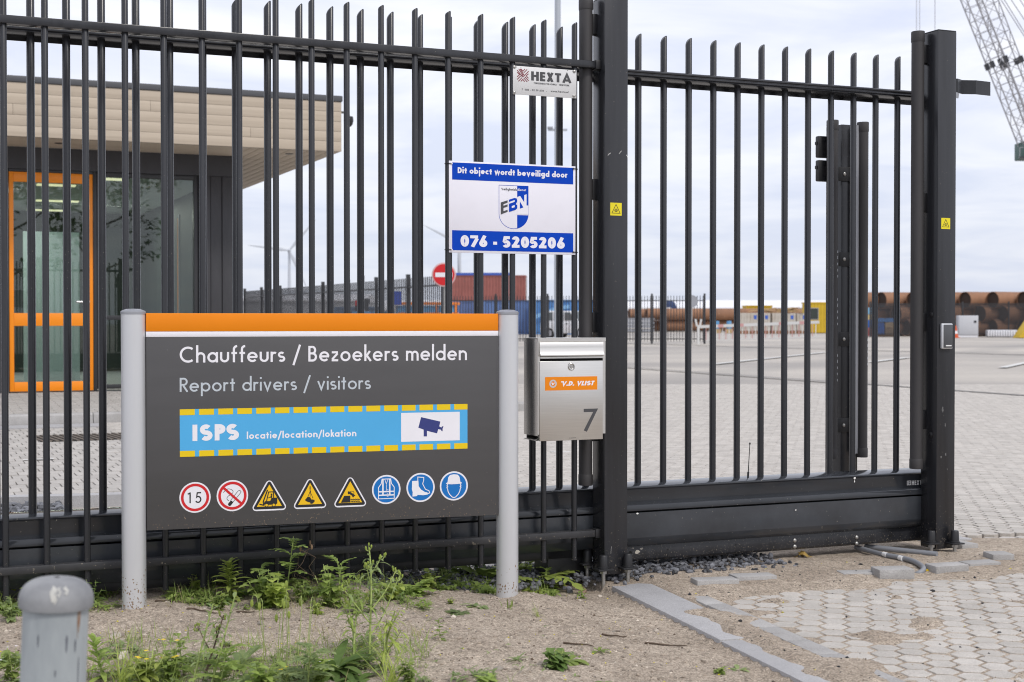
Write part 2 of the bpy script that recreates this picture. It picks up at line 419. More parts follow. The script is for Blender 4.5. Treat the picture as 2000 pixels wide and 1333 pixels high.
        st, ad = [[(h*0.9, 1), (q/2, h*0.7), (q-h*0.9, 1)]], q
    elif ch == 'W': st, ad = [[(h, 1), (0.26, h*0.6), (0.49, 0.96), (0.72, h*0.6), (0.98-h, 1)]], 0.98
    elif ch == 'X': st, ad = [[(h, 0), (0.60-h, 1)], [(h, 1), (0.60-h, 0)]], 0.62
    elif ch == '0': st, ad = [arc(0.30, 0.5, 0.30-h, 0.5-h, 0, 360, 36)], 0.60
    elif ch == '1': st, ad = [[(0.26, 0), (0.26, 1)], [(0.05, 0.90-h), (0.26, 0.98-h*0.7)]], 0.26+h
    elif ch == '2': st, ad = [arc(0.28, 0.70, 0.27-h, 0.30-h, 175, -25, 18) + [(0.04+h, h*1.2)], [(0.0, h), (0.56, h)]], 0.58
    elif ch == '3': st, ad = [arc(0.26, 0.75, 0.22-h*.5, 0.25-h, 160, -90, 16), arc(0.26, 0.27, 0.26-h*.5, 0.27-h, 90, -160, 16)], 0.54
    elif ch == '5': st, ad = [[(0.50, 1-h), (0.17, 1-h), (0.11, 0.54)] + arc(0.24, 0.32, 0.30-h, 0.33-h, 118, -148, 22)], 0.56
    elif ch == '6': st, ad = [arc(0.29, 0.32, 0.29-h, 0.32-h, 0, 360, 28), [(h*1.25, 0.42), (0.40, 1.0)]], 0.58
    elif ch == '7': st, ad = [[(0.0, 1-h), (0.56, 1-h)], [(0.50, 1-w), (0.16, 0)]], 0.56
    elif ch == '8': st, ad = [arc(0.29, 0.75, 0.22-h*.5, 0.25-h, 0, 360, 24), arc(0.29, 0.27, 0.28-h*.7, 0.27-h, 0, 360, 24)], 0.58
    elif ch == '9': st, ad = [arc(0.29, 0.68, 0.29-h, 0.32-h, 0, 360, 28), [(0.58-h*1.25, 0.58), (0.18, 0)]], 0.58
    elif ch == '-': st, ad = [[(0.0, 0.36), (0.28, 0.36)]], 0.28
    elif ch == '.': st, ad = [[(h, 0), (h, w)]], w
    elif ch == '\u00b7': st, ad = [[(h, 0.42), (h, 0.42+w)]], w
    elif ch == '/': st, ad = [[(0.02, -0.22), (0.44, 1.08)]], 0.46
    else: raise ValueError(ch)
    return st, ad
def ribbon(mb, pts, w, place):
    n = len(pts); L, Rr = [], []
    closed = n > 3 and math.hypot(pts[0][0]-pts[-1][0], pts[0][1]-pts[-1][1]) < 1e-5
    for i in range(n):
        if closed:
            a = pts[i-1] if i > 0 else pts[-2]; c = pts[i+1] if i < n-1 else pts[1]
        else:
            a = pts[max(i-1, 0)]; c = pts[min(i+1, n-1)]
        b = pts[i]
        d1 = (b[0]-a[0], b[1]-a[1]); d2 = (c[0]-b[0], c[1]-b[1])
        l1 = math.hypot(*d1); l2 = math.hypot(*d2)
        if l1 < 1e-9: d1, l1 = d2, l2
        if l2 < 1e-9: d2, l2 = d1, l1
        n1 = (-d1[1]/l1, d1[0]/l1); n2 = (-d2[1]/l2, d2[0]/l2)
        mx_, my_ = n1[0]+n2[0], n1[1]+n2[1]
        ml = math.hypot(mx_, my_) or 1
        mx_, my_ = mx_/ml, my_/ml
        k = max(0.4, mx_*n1[0]+my_*n1[1])
        L.append(place(b[0]+mx_*w/2/k, b[1]+my_*w/2/k)); Rr.append(place(b[0]-mx_*w/2/k, b[1]-my_*w/2/k))
    mb.add(L+Rr, [(i, n+i, n+i+1, i+1) for i in range(n-1)])
def text_width(s, w, sb, wf=1.0):
    return sum(glyph(c, w, wf)[1] + sb for c in s) - sb
def lettering(mb, s, u0, z0, cap, w, width=None, y=0.0, shear=0.0, sb=None, wf=1.0, slope=0.0):
    """writes s on the plane y, from (u0, z0), facing -y"""
    sb = sb if sb is not None else 0.10 + 0.15*w
    tw = text_width(s, w, sb, wf)
    kx = (width / tw) if width else cap
    x = 0.0; k = 0
    for c in s:
        st, ad = glyph(c, w, wf)
        for line in st:
            yy = y - 0.00004*(k % 5); k += 1
            ribbon(mb, line, w, lambda a, b: (u0 + (x+a)*kx + shear*b*cap, yy, z0 + b*cap + slope*((x+a)*kx)))
        x += ad + sb
    return mb
def flat(mb, pts, y):                    # a flat printed shape facing -y
    a = sum(pts[i][0]*pts[(i+1) % len(pts)][1] - pts[(i+1) % len(pts)][0]*pts[i][1] for i in range(len(pts)))
    if a < 0: pts = pts[::-1]
    return mb.add([(u, y, z) for u, z in pts], [tuple(range(len(pts)))])
def disc(mb, u, z, r, y, n=40, rz=None): return flat(mb, arc(u, z, r, rz or r, 0, 360, n)[:-1], y)
def hoop(mb, u, z, r0, r1, y, n=40):
    a = arc(u, z, r0, r0, 0, 360, n)[:-1]; b = arc(u, z, r1, r1, 0, 360, n)[:-1]
    return mb.add([(p[0], y, p[1]) for p in a+b], [(i, n+i, n+(i+1) % n, (i+1) % n)[::-1] for i in range(n)])
def line2(mb, pts, w, y):
    ribbon(mb, pts, w, lambda a, b: (a, y, b)); return mb
def rounded(pts, r, n=5):
    out = []
    m = len(pts)
    for i in range(m):
        a, b, c = Vector(pts[i-1]), Vector(pts[i]), Vector(pts[(i+1) % m])
        da, dc = (a-b).normalized(), (c-b).normalized()
        half = math.acos(max(-1, min(1, da.dot(dc))))/2
        t = r/math.tan(half); cen = b + (da+dc).normalized()*(r/math.sin(half))
        p0, p1 = b+da*t, b+dc*t
        a0 = math.atan2(p0.y-cen.y, p0.x-cen.x); a1 = math.atan2(p1.y-cen.y, p1.x-cen.x)
        d = (a1-a0+math.pi) % (2*math.pi) - math.pi
        out += [(cen.x+r*math.cos(a0+d*k/n), cen.y+r*math.sin(a0+d*k/n)) for k in range(n+1)]
    return out
# ------------------------------------------------------------------ front bar fence
def picket(r, z0, z1, slant, n=14):      # a round bar whose top is cut to a slanted, rounded tip
    mb = MB(); vs = []; fs = []
    def zt(x): return z1 - slant*((r - x)/(2*r))**1.8
    for k in range(n):
        a = 2*math.pi*k/n; vs.append((r*math.cos(a), r*math.sin(a), z0))
    for k in range(n):
        a = 2*math.pi*k/n; vs.append((r*math.cos(a), r*math.sin(a), zt(r*math.cos(a)) - 0.004))
    for k in range(n):
        a = 2*math.pi*k/n; vs.append((0.82*r*math.cos(a), 0.82*r*math.sin(a), zt(0.82*r*math.cos(a))))
    for k in range(n):
        a = 2*math.pi*k/n; vs.append((0.4*r*math.cos(a), 0.4*r*math.sin(a), zt(0.4*r*math.cos(a))))
    for b in range(3):
        for k in range(n):
            k2 = (k+1) % n; fs.append((b*n+k, b*n+k2, (b+1)*n+k2, (b+1)*n+k))
    fs.append(tuple(range(n-1, -1, -1))); fs.append(tuple(3*n+k for k in range(n)))
    mb.add(vs, fs)
    return mb.mesh('bar', M_PAINT, smooth=True, angle=50)

fence = framed('bar_fence', 'black steel bar fence with two rails standing behind the dark information sign', 'fence', FEN)
PITCH_B = 0.1377
R_BAR = 0.0118
bar_me = picket(R_BAR, 0.095, 2.296, 0.014)
for i in range(-2, 17):
    o = link_mesh('bar', bar_me, fence, (i*PITCH_B, 0, 0))
MB().extrude_u([(-0.020, 2.112), (0.020, 2.112), (0.020, 2.141), (-0.020, 2.141)], -0.45, 2.296).build('top_rail', M_PAINT, fence, bevel=0.003)
MB().extrude_u([(-0.020, 0.187), (0.020, 0.187), (0.020, 0.215), (-0.020, 0.215)], -0.45, 2.296).build('bottom_rail', M_PAINT_DUSTY, fence, bevel=0.003)
for z0, z1 in ((2.108, 2.145), (0.183, 0.219)):
    MB().box(2.290, 2.3145, -0.024, 0.024, z0, z1).build('rail_bracket', M_BLACK, fence, bevel=0.002)

# ------------------------------------------------------------------ sliding gate behind it
GW = 0.195                                # plane of the gate's bars
gate = framed('sliding_gate', 'black steel bar sliding gate with a deep box beam along its bottom', 'gate', FEN)
gate_px = [64,134,201,267,None,None,459,525,585,645,704,762,None,None,929,984,1039,1092,None,None,1247,1295,1344,1391,1439,1486,1532,1578,1622,1666,1710,1752]
us = [(k, FEN.hit(p, 600, GW)[0]) for k, p in enumerate(gate_px) if p]
mk = sum(k for k, _ in us)/len(us); mu = sum(u for _, u in us)/len(us)
GP = sum((k-mk)*(u-mu) for k, u in us)/sum((k-mk)**2 for k, _ in us)
GU0 = mu - GP*mk
gbar_me = picket(0.0145, 0.374, 2.318, 0.030)
for k in range(-3, 32):
    if k in (18,): pass
    link_mesh('bar', gbar_me, gate, (GU0 + GP*k, GW, 0))
GX0, GX1 = -0.62, 4.10
mb = MB()
mb.extrude_u([(0.150, 2.122), (0.160, 2.118), (0.245, 2.118), (0.245, 2.102), (0.252, 2.102), (0.252, 2.150), (0.244, 2.153), (0.158, 2.153),
              (0.150, 2.149), (0.150, 2.142), (0.154, 2.140), (0.154, 2.136), (0.150, 2.134), (0.150, 2.128), (0.155, 2.126), (0.155, 2.124)], GX0, GX1)
mb.build('top_rail', M_PAINT, gate, bevel=0.0012, seg=1)
# bottom box beam: upper box, protruding lower box with a ledge, dark slot between
mb = MB(); mb.extrude_u([(0.085, 0.278), (0.085, 0.362), (0.080, 0.365), (0.080, 0.371), (0.086, 0.374), (0.250, 0.374), (0.250, 0.13), (0.11, 0.13), (0.11, 0.270)], GX0, GX1)
mb.build('beam', M_BEAM, gate, bevel=0.0015, seg=1)
mb = MB(); mb.extrude_u([(0.086, 0.302), (0.052, 0.300), (0.048, 0.297), (0.048, 0.274), (0.086, 0.274)], GX0, GX1)
mb.build('ledge', M_BEAM, gate, bevel=0.001, seg=1)
mb = MB(); mb.extrude_u([(0.052, 0.266), (0.052, 0.160), (0.075, 0.122), (0.109, 0.122), (0.109, 0.266)], GX0, GX1)
mb.build('lower_box', M_BEAM2, gate, bevel=0.001, seg=1)
mb = MB(); mb.extrude_u([(0.092, 0.120), (0.092, 0.062), (0.099, 0.052), (0.230, 0.052), (0.230, 0.120)], 2.40, GX1)
mb.build('guide_rail', M_PAINT, gate, bevel=0.002)
mb = MB(); mb.extrude_u([(0.10, 0.120), (0.10, 0.085), (0.230, 0.085), (0.230, 0.120)], GX0, 2.40)
mb.build('guide_rail', M_BLACK, gate, bevel=0.002)
# carriage block under the beam beside the post
MB().box(2.13, 2.32, 0.10, 0.24, 0.0, 0.120).build('roller_carriage', M_BLACK, gate, bevel=0.004)
# bolt heads and holes along the guide rail
bolt_me = MB().lathe([(0.0, -0.001), (0.009, 0.0), (0.0085, 0.004), (0.005, 0.0065), (0.0, 0.007)], 12, cap=False).mesh('bolt_head', M_ZINC, smooth=True)
for px in (1552, 1673):
    for py in (1056, 1068):
        u, z = FEN.hit(px, py - (6 if px > 1600 else 0), 0.092)
        link_mesh('bolt_head', bolt_me, gate, (u, 0.0925, z), (R(90), 0, 0))
hole_me = MB().lathe([(0.0035, -0.001), (0.0035, 0.0012)], 10).mesh('bolt_hole', M_HOLE)
for px, py in ((1304, 1074), (1304, 1086), (1437, 1064), (1437, 1076)):
    u, z = FEN.hit(px, py, 0.092); link_mesh('bolt_hole', hole_me, gate, (u, 0.0922, z), (R(90), 0, 0))
big = MB().lathe([(0.008, -0.001), (0.008, 0.0012)], 14).mesh('bolt_hole', M_HOLE)
for px, py in ((1740, 1047), (1231, 1080)):
    u, z = FEN.hit(px, py, 0.092); link_mesh('bolt_hole', big, gate, (u, 0.0922, z), (R(90), 0, 0))
# peeled patches of paint near the post, bird lime on the beam
M_LIME = mat('bird_lime', (0.75, 0.74, 0.72), 0.8, var=0.1)
M_PEEL = mat('peeled_primer', (0.42, 0.39, 0.34), 0.9, var=0.2, vscale=40)
def blot(mb, u, z, r, y, seed, n=14, sq=1.0):
    rr = random.Random(seed)
    flat(mb, [(u + r*(0.5+0.7*rr.random())*math.cos(2*math.pi*k/n), z + sq*r*(0.5+0.7*rr.random())*math.sin(2*math.pi*k/n)) for k in range(n)], y)
mb = MB()
for j, (px, py, r, sq) in enumerate(((1245, 1078, .012, .8), (1253, 1072, .010, .5), (1236, 1071, .006, .6))):
    u, z = FEN.hit(px, py, 0.092); blot(mb, u, z, r, 0.0915, j, sq=sq)
mb.build('peeled_patch', M_PEEL, gate)
mb = MB()
u, z = FEN.hit(1669, 934, 0.080); blot(mb, u, z-0.002, .007, 0.0792, 5); blot(mb, u+0.003, z-0.016, .003, 0.0842, 6, sq=2.2)
u, z = FEN.hit(1554, 994, 0.048); blot(mb, u, z-0.006, .005, 0.0472, 7, sq=.8)
u, z = FEN.hit(1245, 1006, 0.048); blot(mb, u, z+0.006, .007, 0.0472, 9, sq=.6)
mb.build('white_splash', M_LIME, gate)
# printed maker's mark at the end of the beam
M_PRINT_W = mat('white_print', (0.72, 0.72, 0.72), 0.5)
u, z = FEN.hit(1781, 946, 0.085)[0], 0.325
mb = MB(); lettering(mb, 'HEXTA', u - 0.002, z - 0.011, 0.021, 0.22, y=0.0835)
for a in range(3): line2(mb, [(u-0.028+0.009*a, z-0.010), (u-0.028+0.009*a, z+0.010)], 0.003, 0.0835); line2(mb, [(u-0.029, z-0.009+0.009*a), (u-0.008, z-0.009+0.009*a)], 0.003, 0.08345)
mb.build('maker_print', M_PRINT_W, gate)
# whip aerial on the back of the beam
u, z = FEN.hit(1461, 935, 0.225)
mb = MB(); mb.tube([(u, 0.225, 0.374), (u+0.001, 0.225, 0.395)], 0.0045, 8); mb.tube([(u+0.001, 0.225, 0.39), (u+0.009, 0.225, 0.522)], 0.0022, 6, r1=0.0016)
mb.tube([(u+0.009, 0.225, 0.518), (u+0.0095, 0.225, 0.527)], 0.0035, 8)
mb.build('whip_aerial', M_BLACK, gate, smooth=True)

# ------------------------------------------------------------------ gate posts with rubber safety edges
M_YELLOW = mat('sign_yellow', (0.78, 0.66, 0.01), 0.45, var=0.03)
M_INK = mat('sign_black', (0.015, 0.015, 0.017), 0.5)
def post_sticker(parent, u, z, s, y):
    st = flat(MB(), [(u-s, z-s), (u+s, z-s), (u+s, z+s), (u-s, z+s)], y-0.0006).build('warning_sticker', M_YELLOW, parent)
    mb = MB()
    t = [(u-0.72*s, z-0.62*s), (u+0.72*s, z-0.62*s), (u, z+0.74*s)]
    line2(mb, t+[t[0]], 0.09*s, y-0.0010)
    flat(mb, [(u-0.25*s, z-0.38*s), (u+0.25*s, z-0.38*s), (u+0.14*s, z-0.2*s), (u-0.14*s, z-0.2*s)], y-0.0011)
    disc(mb, u, z-0.02*s, 0.11*s, y-0.0011, 12)
    for a in (-0.34, 0.34): line2(mb, [(u+a*s, z-0.30*s), (u+0.5*a*s, z-0.02*s)], 0.06*s, y-0.0012)
    mb.build('warning_symbol', M_INK, st)
def anchor(parent, u, w, ear_z=0.062, du=0.03, dw=0.03):
    a = MB(); a.box(u-0.034, u+0.034, w-0.028, w+0.028, ear_z-0.004, ear_z+0.003)
    a.build('base_ear', M_BLACK, parent, bevel=0.001)
    MB().lathe([(0.0235, ear_z+0.003), (0.0235, ear_z+0.008), (0.0200, ear_z+0.010), (0.0175, ear_z+0.054), (0.015, ear_z+0.058), (0.0, ear_z+0.059)], 16, (u, w, 0), cap=False).build('bolt_cap', M_BLACK, parent, smooth=True)
    MB().lathe([(0.015, ear_z-0.018), (0.015, ear_z-0.004)], 6, (u, w, 0)).build('nut', M_ZINC, parent)
    p = []
    for k in range(12): p += [(0.0088, -0.05+k*(ear_z+0.035)/12), (0.0076, -0.05+(k+.5)*(ear_z+0.035)/12)]
    MB().lathe(p, 10, (u, w, 0)).build('threaded_rod', M_ZINC, parent, smooth=True)
def safety_edge(parent, u, w, z0, z1, r=0.0275, slot=1):
    mb = MB(); mb.lathe([(r*0.97, z0+0.0), (r, z0+0.02), (r, z1-0.02), (r*0.97, z1)], 22, (u, w, 0), sx=1.0, sy=1.12)
    e = mb.build('safety_edge', M_RUBBER, parent, smooth=True)
    for a, b in ((z0-0.004, z0+0.042), (z1-0.042, z1+0.006)):
        MB().lathe([(r*1.03, a), (r*1.07, a+0.004), (r*1.07, b-0.003), (r*1.03, b)], 22, (u, w, 0), sx=1.0, sy=1.12).build('end_cap', M_RUBBER, e, smooth=True)
    return e
def gate_post(label, u0, u1, ztop):
    p = framed('gate_post', label, 'gate post', FEN, 'posts of the sliding gate')
    MB().box(u0, u1, -0.055, 0.055, 0.034, ztop-0.003).build('shaft', M_PAINT, p, bevel=0.003)
    MB().box(u0+0.001, u1-0.001, -0.054, 0.054, ztop-0.003, ztop+0.002).build('top_plate', M_PAINT, p, bevel=0.001)
    safety_edge(p, u0-0.042, 0.035, 0.40, ztop-0.003)
    for z in (0.62, 1.07, 1.62, 2.30):
        MB().box(u0-0.018, u0+0.001, 0.018, 0.052, z-0.042, z+0.042).build('edge_clip', M_BLACK, p, bevel=0.001)
    return p
postL = gate_post('left black gate post between the bar fence and the gate, beside the steel letterbox', 2.314, 2.4205, 2.402)
postR = gate_post('right black gate post at the end of the gate, with a card reader', 4.004, 4.108, 2.398)
u, z = FEN.hit(1203, 409, -0.055); post_sticker(postL, u, z, 0.0262, -0.055)
u, z = FEN.hit(1847, 437, -0.055); post_sticker(postR, u, z, 0.0252, -0.055)
anchor(postL, 2.300, -0.075); anchor(postL, 2.410, -0.080); anchor(postL, 2.300, 0.075); anchor(postL, 2.437, 0.07)
anchor(postR, 3.985, -0.045); anchor(postR, 4.085, -0.085); anchor(postR, 4.125, 0.07)
# scratches on the left post and scuffs on the right one
mb = MB()
for px, py, dx_, dy_ in ((1193, 299, -6, 5), (1209, 301, 5, -6), (1223, 303, 3, 6)):
    u, z = FEN.hit(px, py, -0.055); u2, z2 = FEN.hit(px+dx_, py+dy_, -0.055)
    line2(mb, [(u, z), ((u+u2)/2+0.001, (z+z2)/2+0.002), (u2, z2)], 0.0016, -0.0556)
u, z = FEN.hit(1193, 1082, -0.055); line2(mb, [(u, z), (u+0.001, z+0.018), (u+0.003, z+0.03)], 0.0008, -0.0556)
mb.build('scratch', M_LIME, postL)
M_SCUFF = mat('scuffed_coat', (0.12, 0.12, 0.122), 0.7, var=0.5, vscale=50)
mb = MB()
for j, (px, py, r, sq) in enumerate(((1841, 800, .006, 2.6), (1846, 830, .003, 3.5), (1838, 893, .004, 2.0), (1847, 888, .005, 1.5), (1850, 917, .002, 3))):
    u, z = FEN.hit(px, py, -0.055); blot(mb, u, z, r, -0.0555, 40+j, sq=sq)
mb.build('scuff_mark', M_SCUFF, postR)
# round plugs in the post's left side
plug = MB().lathe([(0.014, -0.002), (0.0135, 0.003), (0.009, 0.006), (0.0, 0.007)], 16, cap=False).mesh('side_plug', M_BLACK, smooth=True)
for z in (1.105, 0.555): link_mesh('side_plug', plug, postR, (4.004, -0.016, z), (0, R(-90), 0))
# card reader on the right post's front
u0, zt = FEN.hit(1839, 632, -0.075); u1, zb = FEN.hit(1863, 682, -0.075)
M_READER = mat('reader_face', (0.075, 0.078, 0.085), 0.3)
M_SILVER = mat('silver_plastic', (0.60, 0.61, 0.63), 0.35, metal=0.4)
rd = MB().box(u0+0.006, u1-0.002, -0.072, -0.0555, zb, zt).build('card_reader', M_SILVER, postR, bevel=0.006, seg=3)
MB().box(u0+0.014, u1-0.006, -0.0745, -0.0705, zb+0.006, zt-0.006).build('reader_face', M_READER, rd, bevel=0.003)
MB().box(u0+0.025, u1-0.013, -0.0756, -0.0735, zb+0.012, zb+0.018).build('reader_lamp', M_PRINT_W, rd, bevel=0.0006)
# folded catch bracket near the top of the right post
u0 = 4.1085
mb = MB()
mb.box(u0, u0+0.007, -0.02, 0.06, 2.115, 2.215)
br = mb.build('catch_bracket', M_PAINT, postR, bevel=0.001)
prof = [(0.006, 0.045), (0.075, 0.025), (0.125, 0.050), (0.185, 0.030), (0.280, 0.040)]
mb = MB()
for i in range(len(prof)-1):
    a, b = prof[i], prof[i+1]
    mb.add([(u0+a[0], a[1], 2.135), (u0+b[0], b[1], 2.135), (u0+b[0], b[1], 2.200), (u0+a[0], a[1], 2.200),
            (u0+a[0], a[1]+0.004, 2.135), (u0+b[0], b[1]+0.004, 2.135), (u0+b[0], b[1]+0.004, 2.200), (u0+a[0], a[1]+0.004, 2.200)],
           [(0,1,2,3), (7,6,5,4), (3,2,6,7), (4,5,1,0)] + ([(0,3,7,4)] if i == 0 else []) + ([(1,5,6,2)] if i == len(prof)-2 else []))
mb.build('folded_plate', M_PAINT, br)
MB().prism([(u0+0.007, 2.132), (u0+0.080, 2.132), (u0+0.075, 2.108), (u0+0.007, 2.116)], 0.02, 0.024).build('gusset', M_CAPGREY, br)

# ------------------------------------------------------------------ inner guide post behind the gate
IW = 0.60
inner = framed('guide_post', 'dark post behind the gate with two rubber edges and two control boxes', 'gate post', FEN)
ul, _ = FEN.hit(1638, 600, IW); ur, _ = FEN.hit(1671, 600, IW)
MB().box(ul, ur, IW-0.02, IW+0.11, 0.0, 2.045).build('shaft', M_PAINT, inner, bevel=0.003)
uA, _ = FEN.hit(1625, 600, IW-0.05); uB, _ = FEN.hit(1684, 600, IW-0.05)
for uu in (uA, uB):
    safety_edge(inner, uu, IW-0.05, 0.405, 2.05, r=0.0265)
for z in (1.80, 1.38, 0.985, 0.56):
    MB().box(ul-0.02, ur+0.030, IW-0.027, IW-0.021, z-0.035, z+0.035).build('edge_bracket', M_BLACK, inner, bevel=0.001)
    for uu in (ul+0.012, ur+0.012):
        link_mesh('bolt_head', bolt_me, inner, (uu, IW-0.0275, z), (R(90), 0, 0))
MB().box(uB-0.048, uB-0.020, IW-0.055, IW-0.049, 0.42, 2.04).build('carrier_strip', M_CAPGREY, inner)
for (ya, yb) in ((266, 311), (313, 357)):
    ua, za = FEN.hit(1592, ya, IW+0.02); ub, zb = FEN.hit(1616, yb, IW+0.02)
    bx = MB().box(ua, ub+0.01, IW-0.01, IW+0.02, zb+0.002, za-0.002).build('control_box', M_BLACK, inner, bevel=0.006)
    MB().box(ua-0.005, ua+0.001, IW-0.0, IW+0.015, za-0.045, za-0.03).build('hinge_tab', M_BLACK, bx)
    MB().box((ua+ub)/2-0.012, (ua+ub)/2+0.006, IW-0.013, IW-0.009, zb+0.004, zb+0.03).build('latch', M_PAINT, bx)
    MB().box((ua+ub)/2-0.012, (ua+ub)/2+0.006, IW-0.013, IW-0.009, za-0.03, za-0.006).build('latch', M_PAINT, bx)
M_DASH = mat('pale_print', (0.45, 0.47, 0.5), 0.6)
for (uu, ys) in ((uA+0.012, (490, 582, 690)), (uB+0.012, (320, 660))):
    mb = MB()
    for y0 in ys:
        _, z = FEN.hit(1640, y0, IW)
        for k in range(5): mb.box(uu-0.0015, uu+0.0015, IW-0.0790, IW-0.0755, z-0.016-0.030*k, z-0.03*k-(0.004 if k != 1 else 0.0))
    mb.build('printed_marks', M_DASH, inner)
# ------------------------------------------------------------------ the dark information sign on two aluminium posts
PL = Vector((-1.316, 4.98, 0)); PR = Vector((-0.0175, 5.41, 0))
SGN = Frame(PL.x, PL.y, math.atan2(PR.y-PL.y, PR.x-PL.x))
SW = (PR-PL).length
sign = framed('information_sign', 'large dark grey reporting sign with an orange top band on two aluminium posts', 'sign', SGN)
M_ORANGE = mat('sign_orange', (0.80, 0.235, 0.003), 0.42, spec=0.3, var=0.025, vscale=2)
M_GREYP = mat('sign_dark_grey', (0.070, 0.068, 0.070), 0.40, var=0.05, vscale=2.5, stretch=(1, 1, 6), speck=(0.30, 0.29, 0.28), speck_amt=-0.075, speck_scale=55)
M_WHITE = mat('sign_white', (0.80, 0.79, 0.84), 0.45, var=0.02)
M_SYEL = mat('strip_yellow', (0.80, 0.56, 0.0), 0.42, var=0.03)
M_LGREY = mat('sign_light_grey', (0.50, 0.55, 0.60), 0.45)
M_CYAN = mat('sign_cyan', (0.075, 0.40, 0.74), 0.40, var=0.04, vscale=3)
M_NAVY = mat('sign_navy', (0.030, 0.040, 0.19), 0.45)
M_RED = mat('sign_red', (0.60, 0.013, 0.018), 0.42)
M_AMBER = mat('sign_amber', (0.83, 0.50, 0.006), 0.42)
M_PBLUE = mat('sign_blue', (0.0, 0.155, 0.50), 0.42)
M_MUD = mat('mud_splash', (0.30, 0.22, 0.15), 0.9, var=0.2)
RP = 0.0415
for i, (u, base) in enumerate(((0.0, -0.05), (SW, -0.05))):
    post = MB().lathe([(RP, base), (RP, 1.100)], 36, (u, 0, 0)).build('post', M_ALU, sign, smooth=True)
    MB().lathe([(RP*0.98, 1.100), (RP*1.035, 1.1005), (RP*1.035, 1.109), (RP*0.94, 1.1125), (RP*0.55, 1.1185), (0.0, 1.1195)], 36, (u, 0, 0), cap=False).build('post_cap', M_CAPGREY, post, smooth=True)
    rr = random.Random(31+i); mb = MB()
    for k in range(120 if i == 0 else 60):               # mud splashed up from the sand
        z = 0.055 + abs(rr.gauss(0, 0.075 if i == 0 else 0.04)); a = R(-90) + rr.uniform(-1.35, 1.35)
        s_ = rr.uniform(0.0011, 0.0034); c = Vector((u+math.cos(a)*(RP+0.0004), math.sin(a)*(RP+0.0004), z))
        t = Vector((-math.sin(a), math.cos(a), 0))
        mb.add([c-t*s_, c+Vector((0,0,-s_*rr.uniform(.6,2))), c+t*s_, c+Vector((0,0,s_*rr.uniform(.6,2)))], [(0,1,2,3)])
    mb.build('mud_specks', M_MUD, post)
BY = -0.016                               # front face of the board
ub0, zt_ = SGN.hit(285, 612, BY); ub1, _ = SGN.hit(973, 613, BY); _, zb_ = SGN.hit(285, 1037, BY)
zo, zw = SGN.hit(285, 648, BY)[1], SGN.hit(285, 659, BY)[1]
MB().box(ub0, ub1, BY, BY+0.030, zb_, zw).build('board', M_GREYP, sign, bevel=0.0015)
MB().box(ub0, ub1, BY, BY+0.030, zw+0.0005, zo-0.0005).build('white_stripe', M_WHITE, sign, bevel=0.0008)
MB().box(ub0, ub1, BY, BY+0.030, zo, zt_).build('orange_band', M_ORANGE, sign, bevel=0.0015)
rr = random.Random(8); mb = MB()
for k in range(210):                      # rain splashed dirt along the foot of the board
    u_, z_ = rr.uniform(ub0+.01, ub1-.01), zb_+abs(rr.gauss(0, .030))+.002; s_ = rr.uniform(.0006, .0018)
    flat(mb, [(u_-s_, z_), (u_, z_-s_*rr.uniform(.7, 1.6)), (u_+s_, z_), (u_, z_+s_*rr.uniform(.7, 1.6))], BY-.0003)
mb.build('mud_specks', M_MUD, sign)
def L(k): return BY - 0.0004*k
def write(s, px0, py0, px1, cap_px, w, m, parent, fr=SGN, y=None, name='lettering', shear=0, wf=1.0, sb=None, py1=None):
    y = L(1) if y is None else y
    u0, z0 = fr.hit(px0, py0, y); u1, z1 = fr.hit(px1, py1 if py1 is not None else py0, y); _, zc = fr.hit(px0, py0-cap_px, y)
    mb = MB(); lettering(mb, s, u0, z0, zc-z0, w, width=u1-u0, y=y, shear=shear, wf=wf, sb=sb, slope=0.0)
    return mb.build(name, m, parent)
write('Chauffeurs / Bezoekers melden', 351, 709, 912, 31.5, 0.135, M_WHITE, sign)
write('Report drivers / visitors', 351, 766, 724, 27.5, 0.125, M_LGREY, sign)
# cyan strip with yellow dashes
uA, zA = SGN.hit(351, 800, L(1)); uB, _ = SGN.hit(913, 789, L(1)); _, zB = SGN.hit(351, 893, L(1))
strip = flat(MB(), [(uA, zB), (uB, zB), (uB, zA), (uA, zA)], L(1)).build('location_strip', M_CYAN, sign)
W_ = uB-uA; d_ = W_/(16+15*0.29); hd = (zA-zB)*0.125
dash_me = flat(MB(), [(0, 0), (d_, 0), (d_, hd), (0, hd)], 0).mesh('yellow_dash', M_SYEL)
for k in range(16):
    for z0 in (zB, zA-hd): link_mesh('yellow_dash', dash_me, strip, (uA + k*d_*1.29, L(2), z0))
write('ISPS', 376, 862, 466, 32, 0.27, M_WHITE, strip, y=L(2))
write('locatie/location/lokation', 482, 858, 696, 13.5, 0.185, M_WHITE, strip, y=L(2), py1=852)
pa = [SGN.hit(px, py, L(2)) for px, py in ((783.5, 863.5), (898, 860.5), (898, 804.5), (783.5, 807))]
u_0, u_1 = pa[0][0], pa[1][0]; z_0, z_1 = pa[0][1], pa[3][1]
flat(MB(), [(u_0, z_0), (u_1, z_0), (u_1, z_1), (u_0, z_1)], L(2)).build('white_panel', M_WHITE, strip)
def pxp(pts, k, fr=SGN): return [fr.hit(620+x/5.555, 660+y/5.555, L(k)) for x, y in pts]
mb = MB()
flat(mb, pxp([(1125, 862), (1333, 910), (1322, 962), (1345, 975), (1352, 962), (1368, 962), (1358, 985), (1358, 1015), (1345, 1012), (1342, 998), (1310, 992), (1298, 1038), (1188, 1010), (1150, 996), (1095, 976)], 3), L(3))
flat(mb, pxp([(1153, 990), (1188, 1000), (1188, 1071), (1153, 1071)], 3), L(3)-0.0001)
mb.build('camera_symbol', M_NAVY, strip)
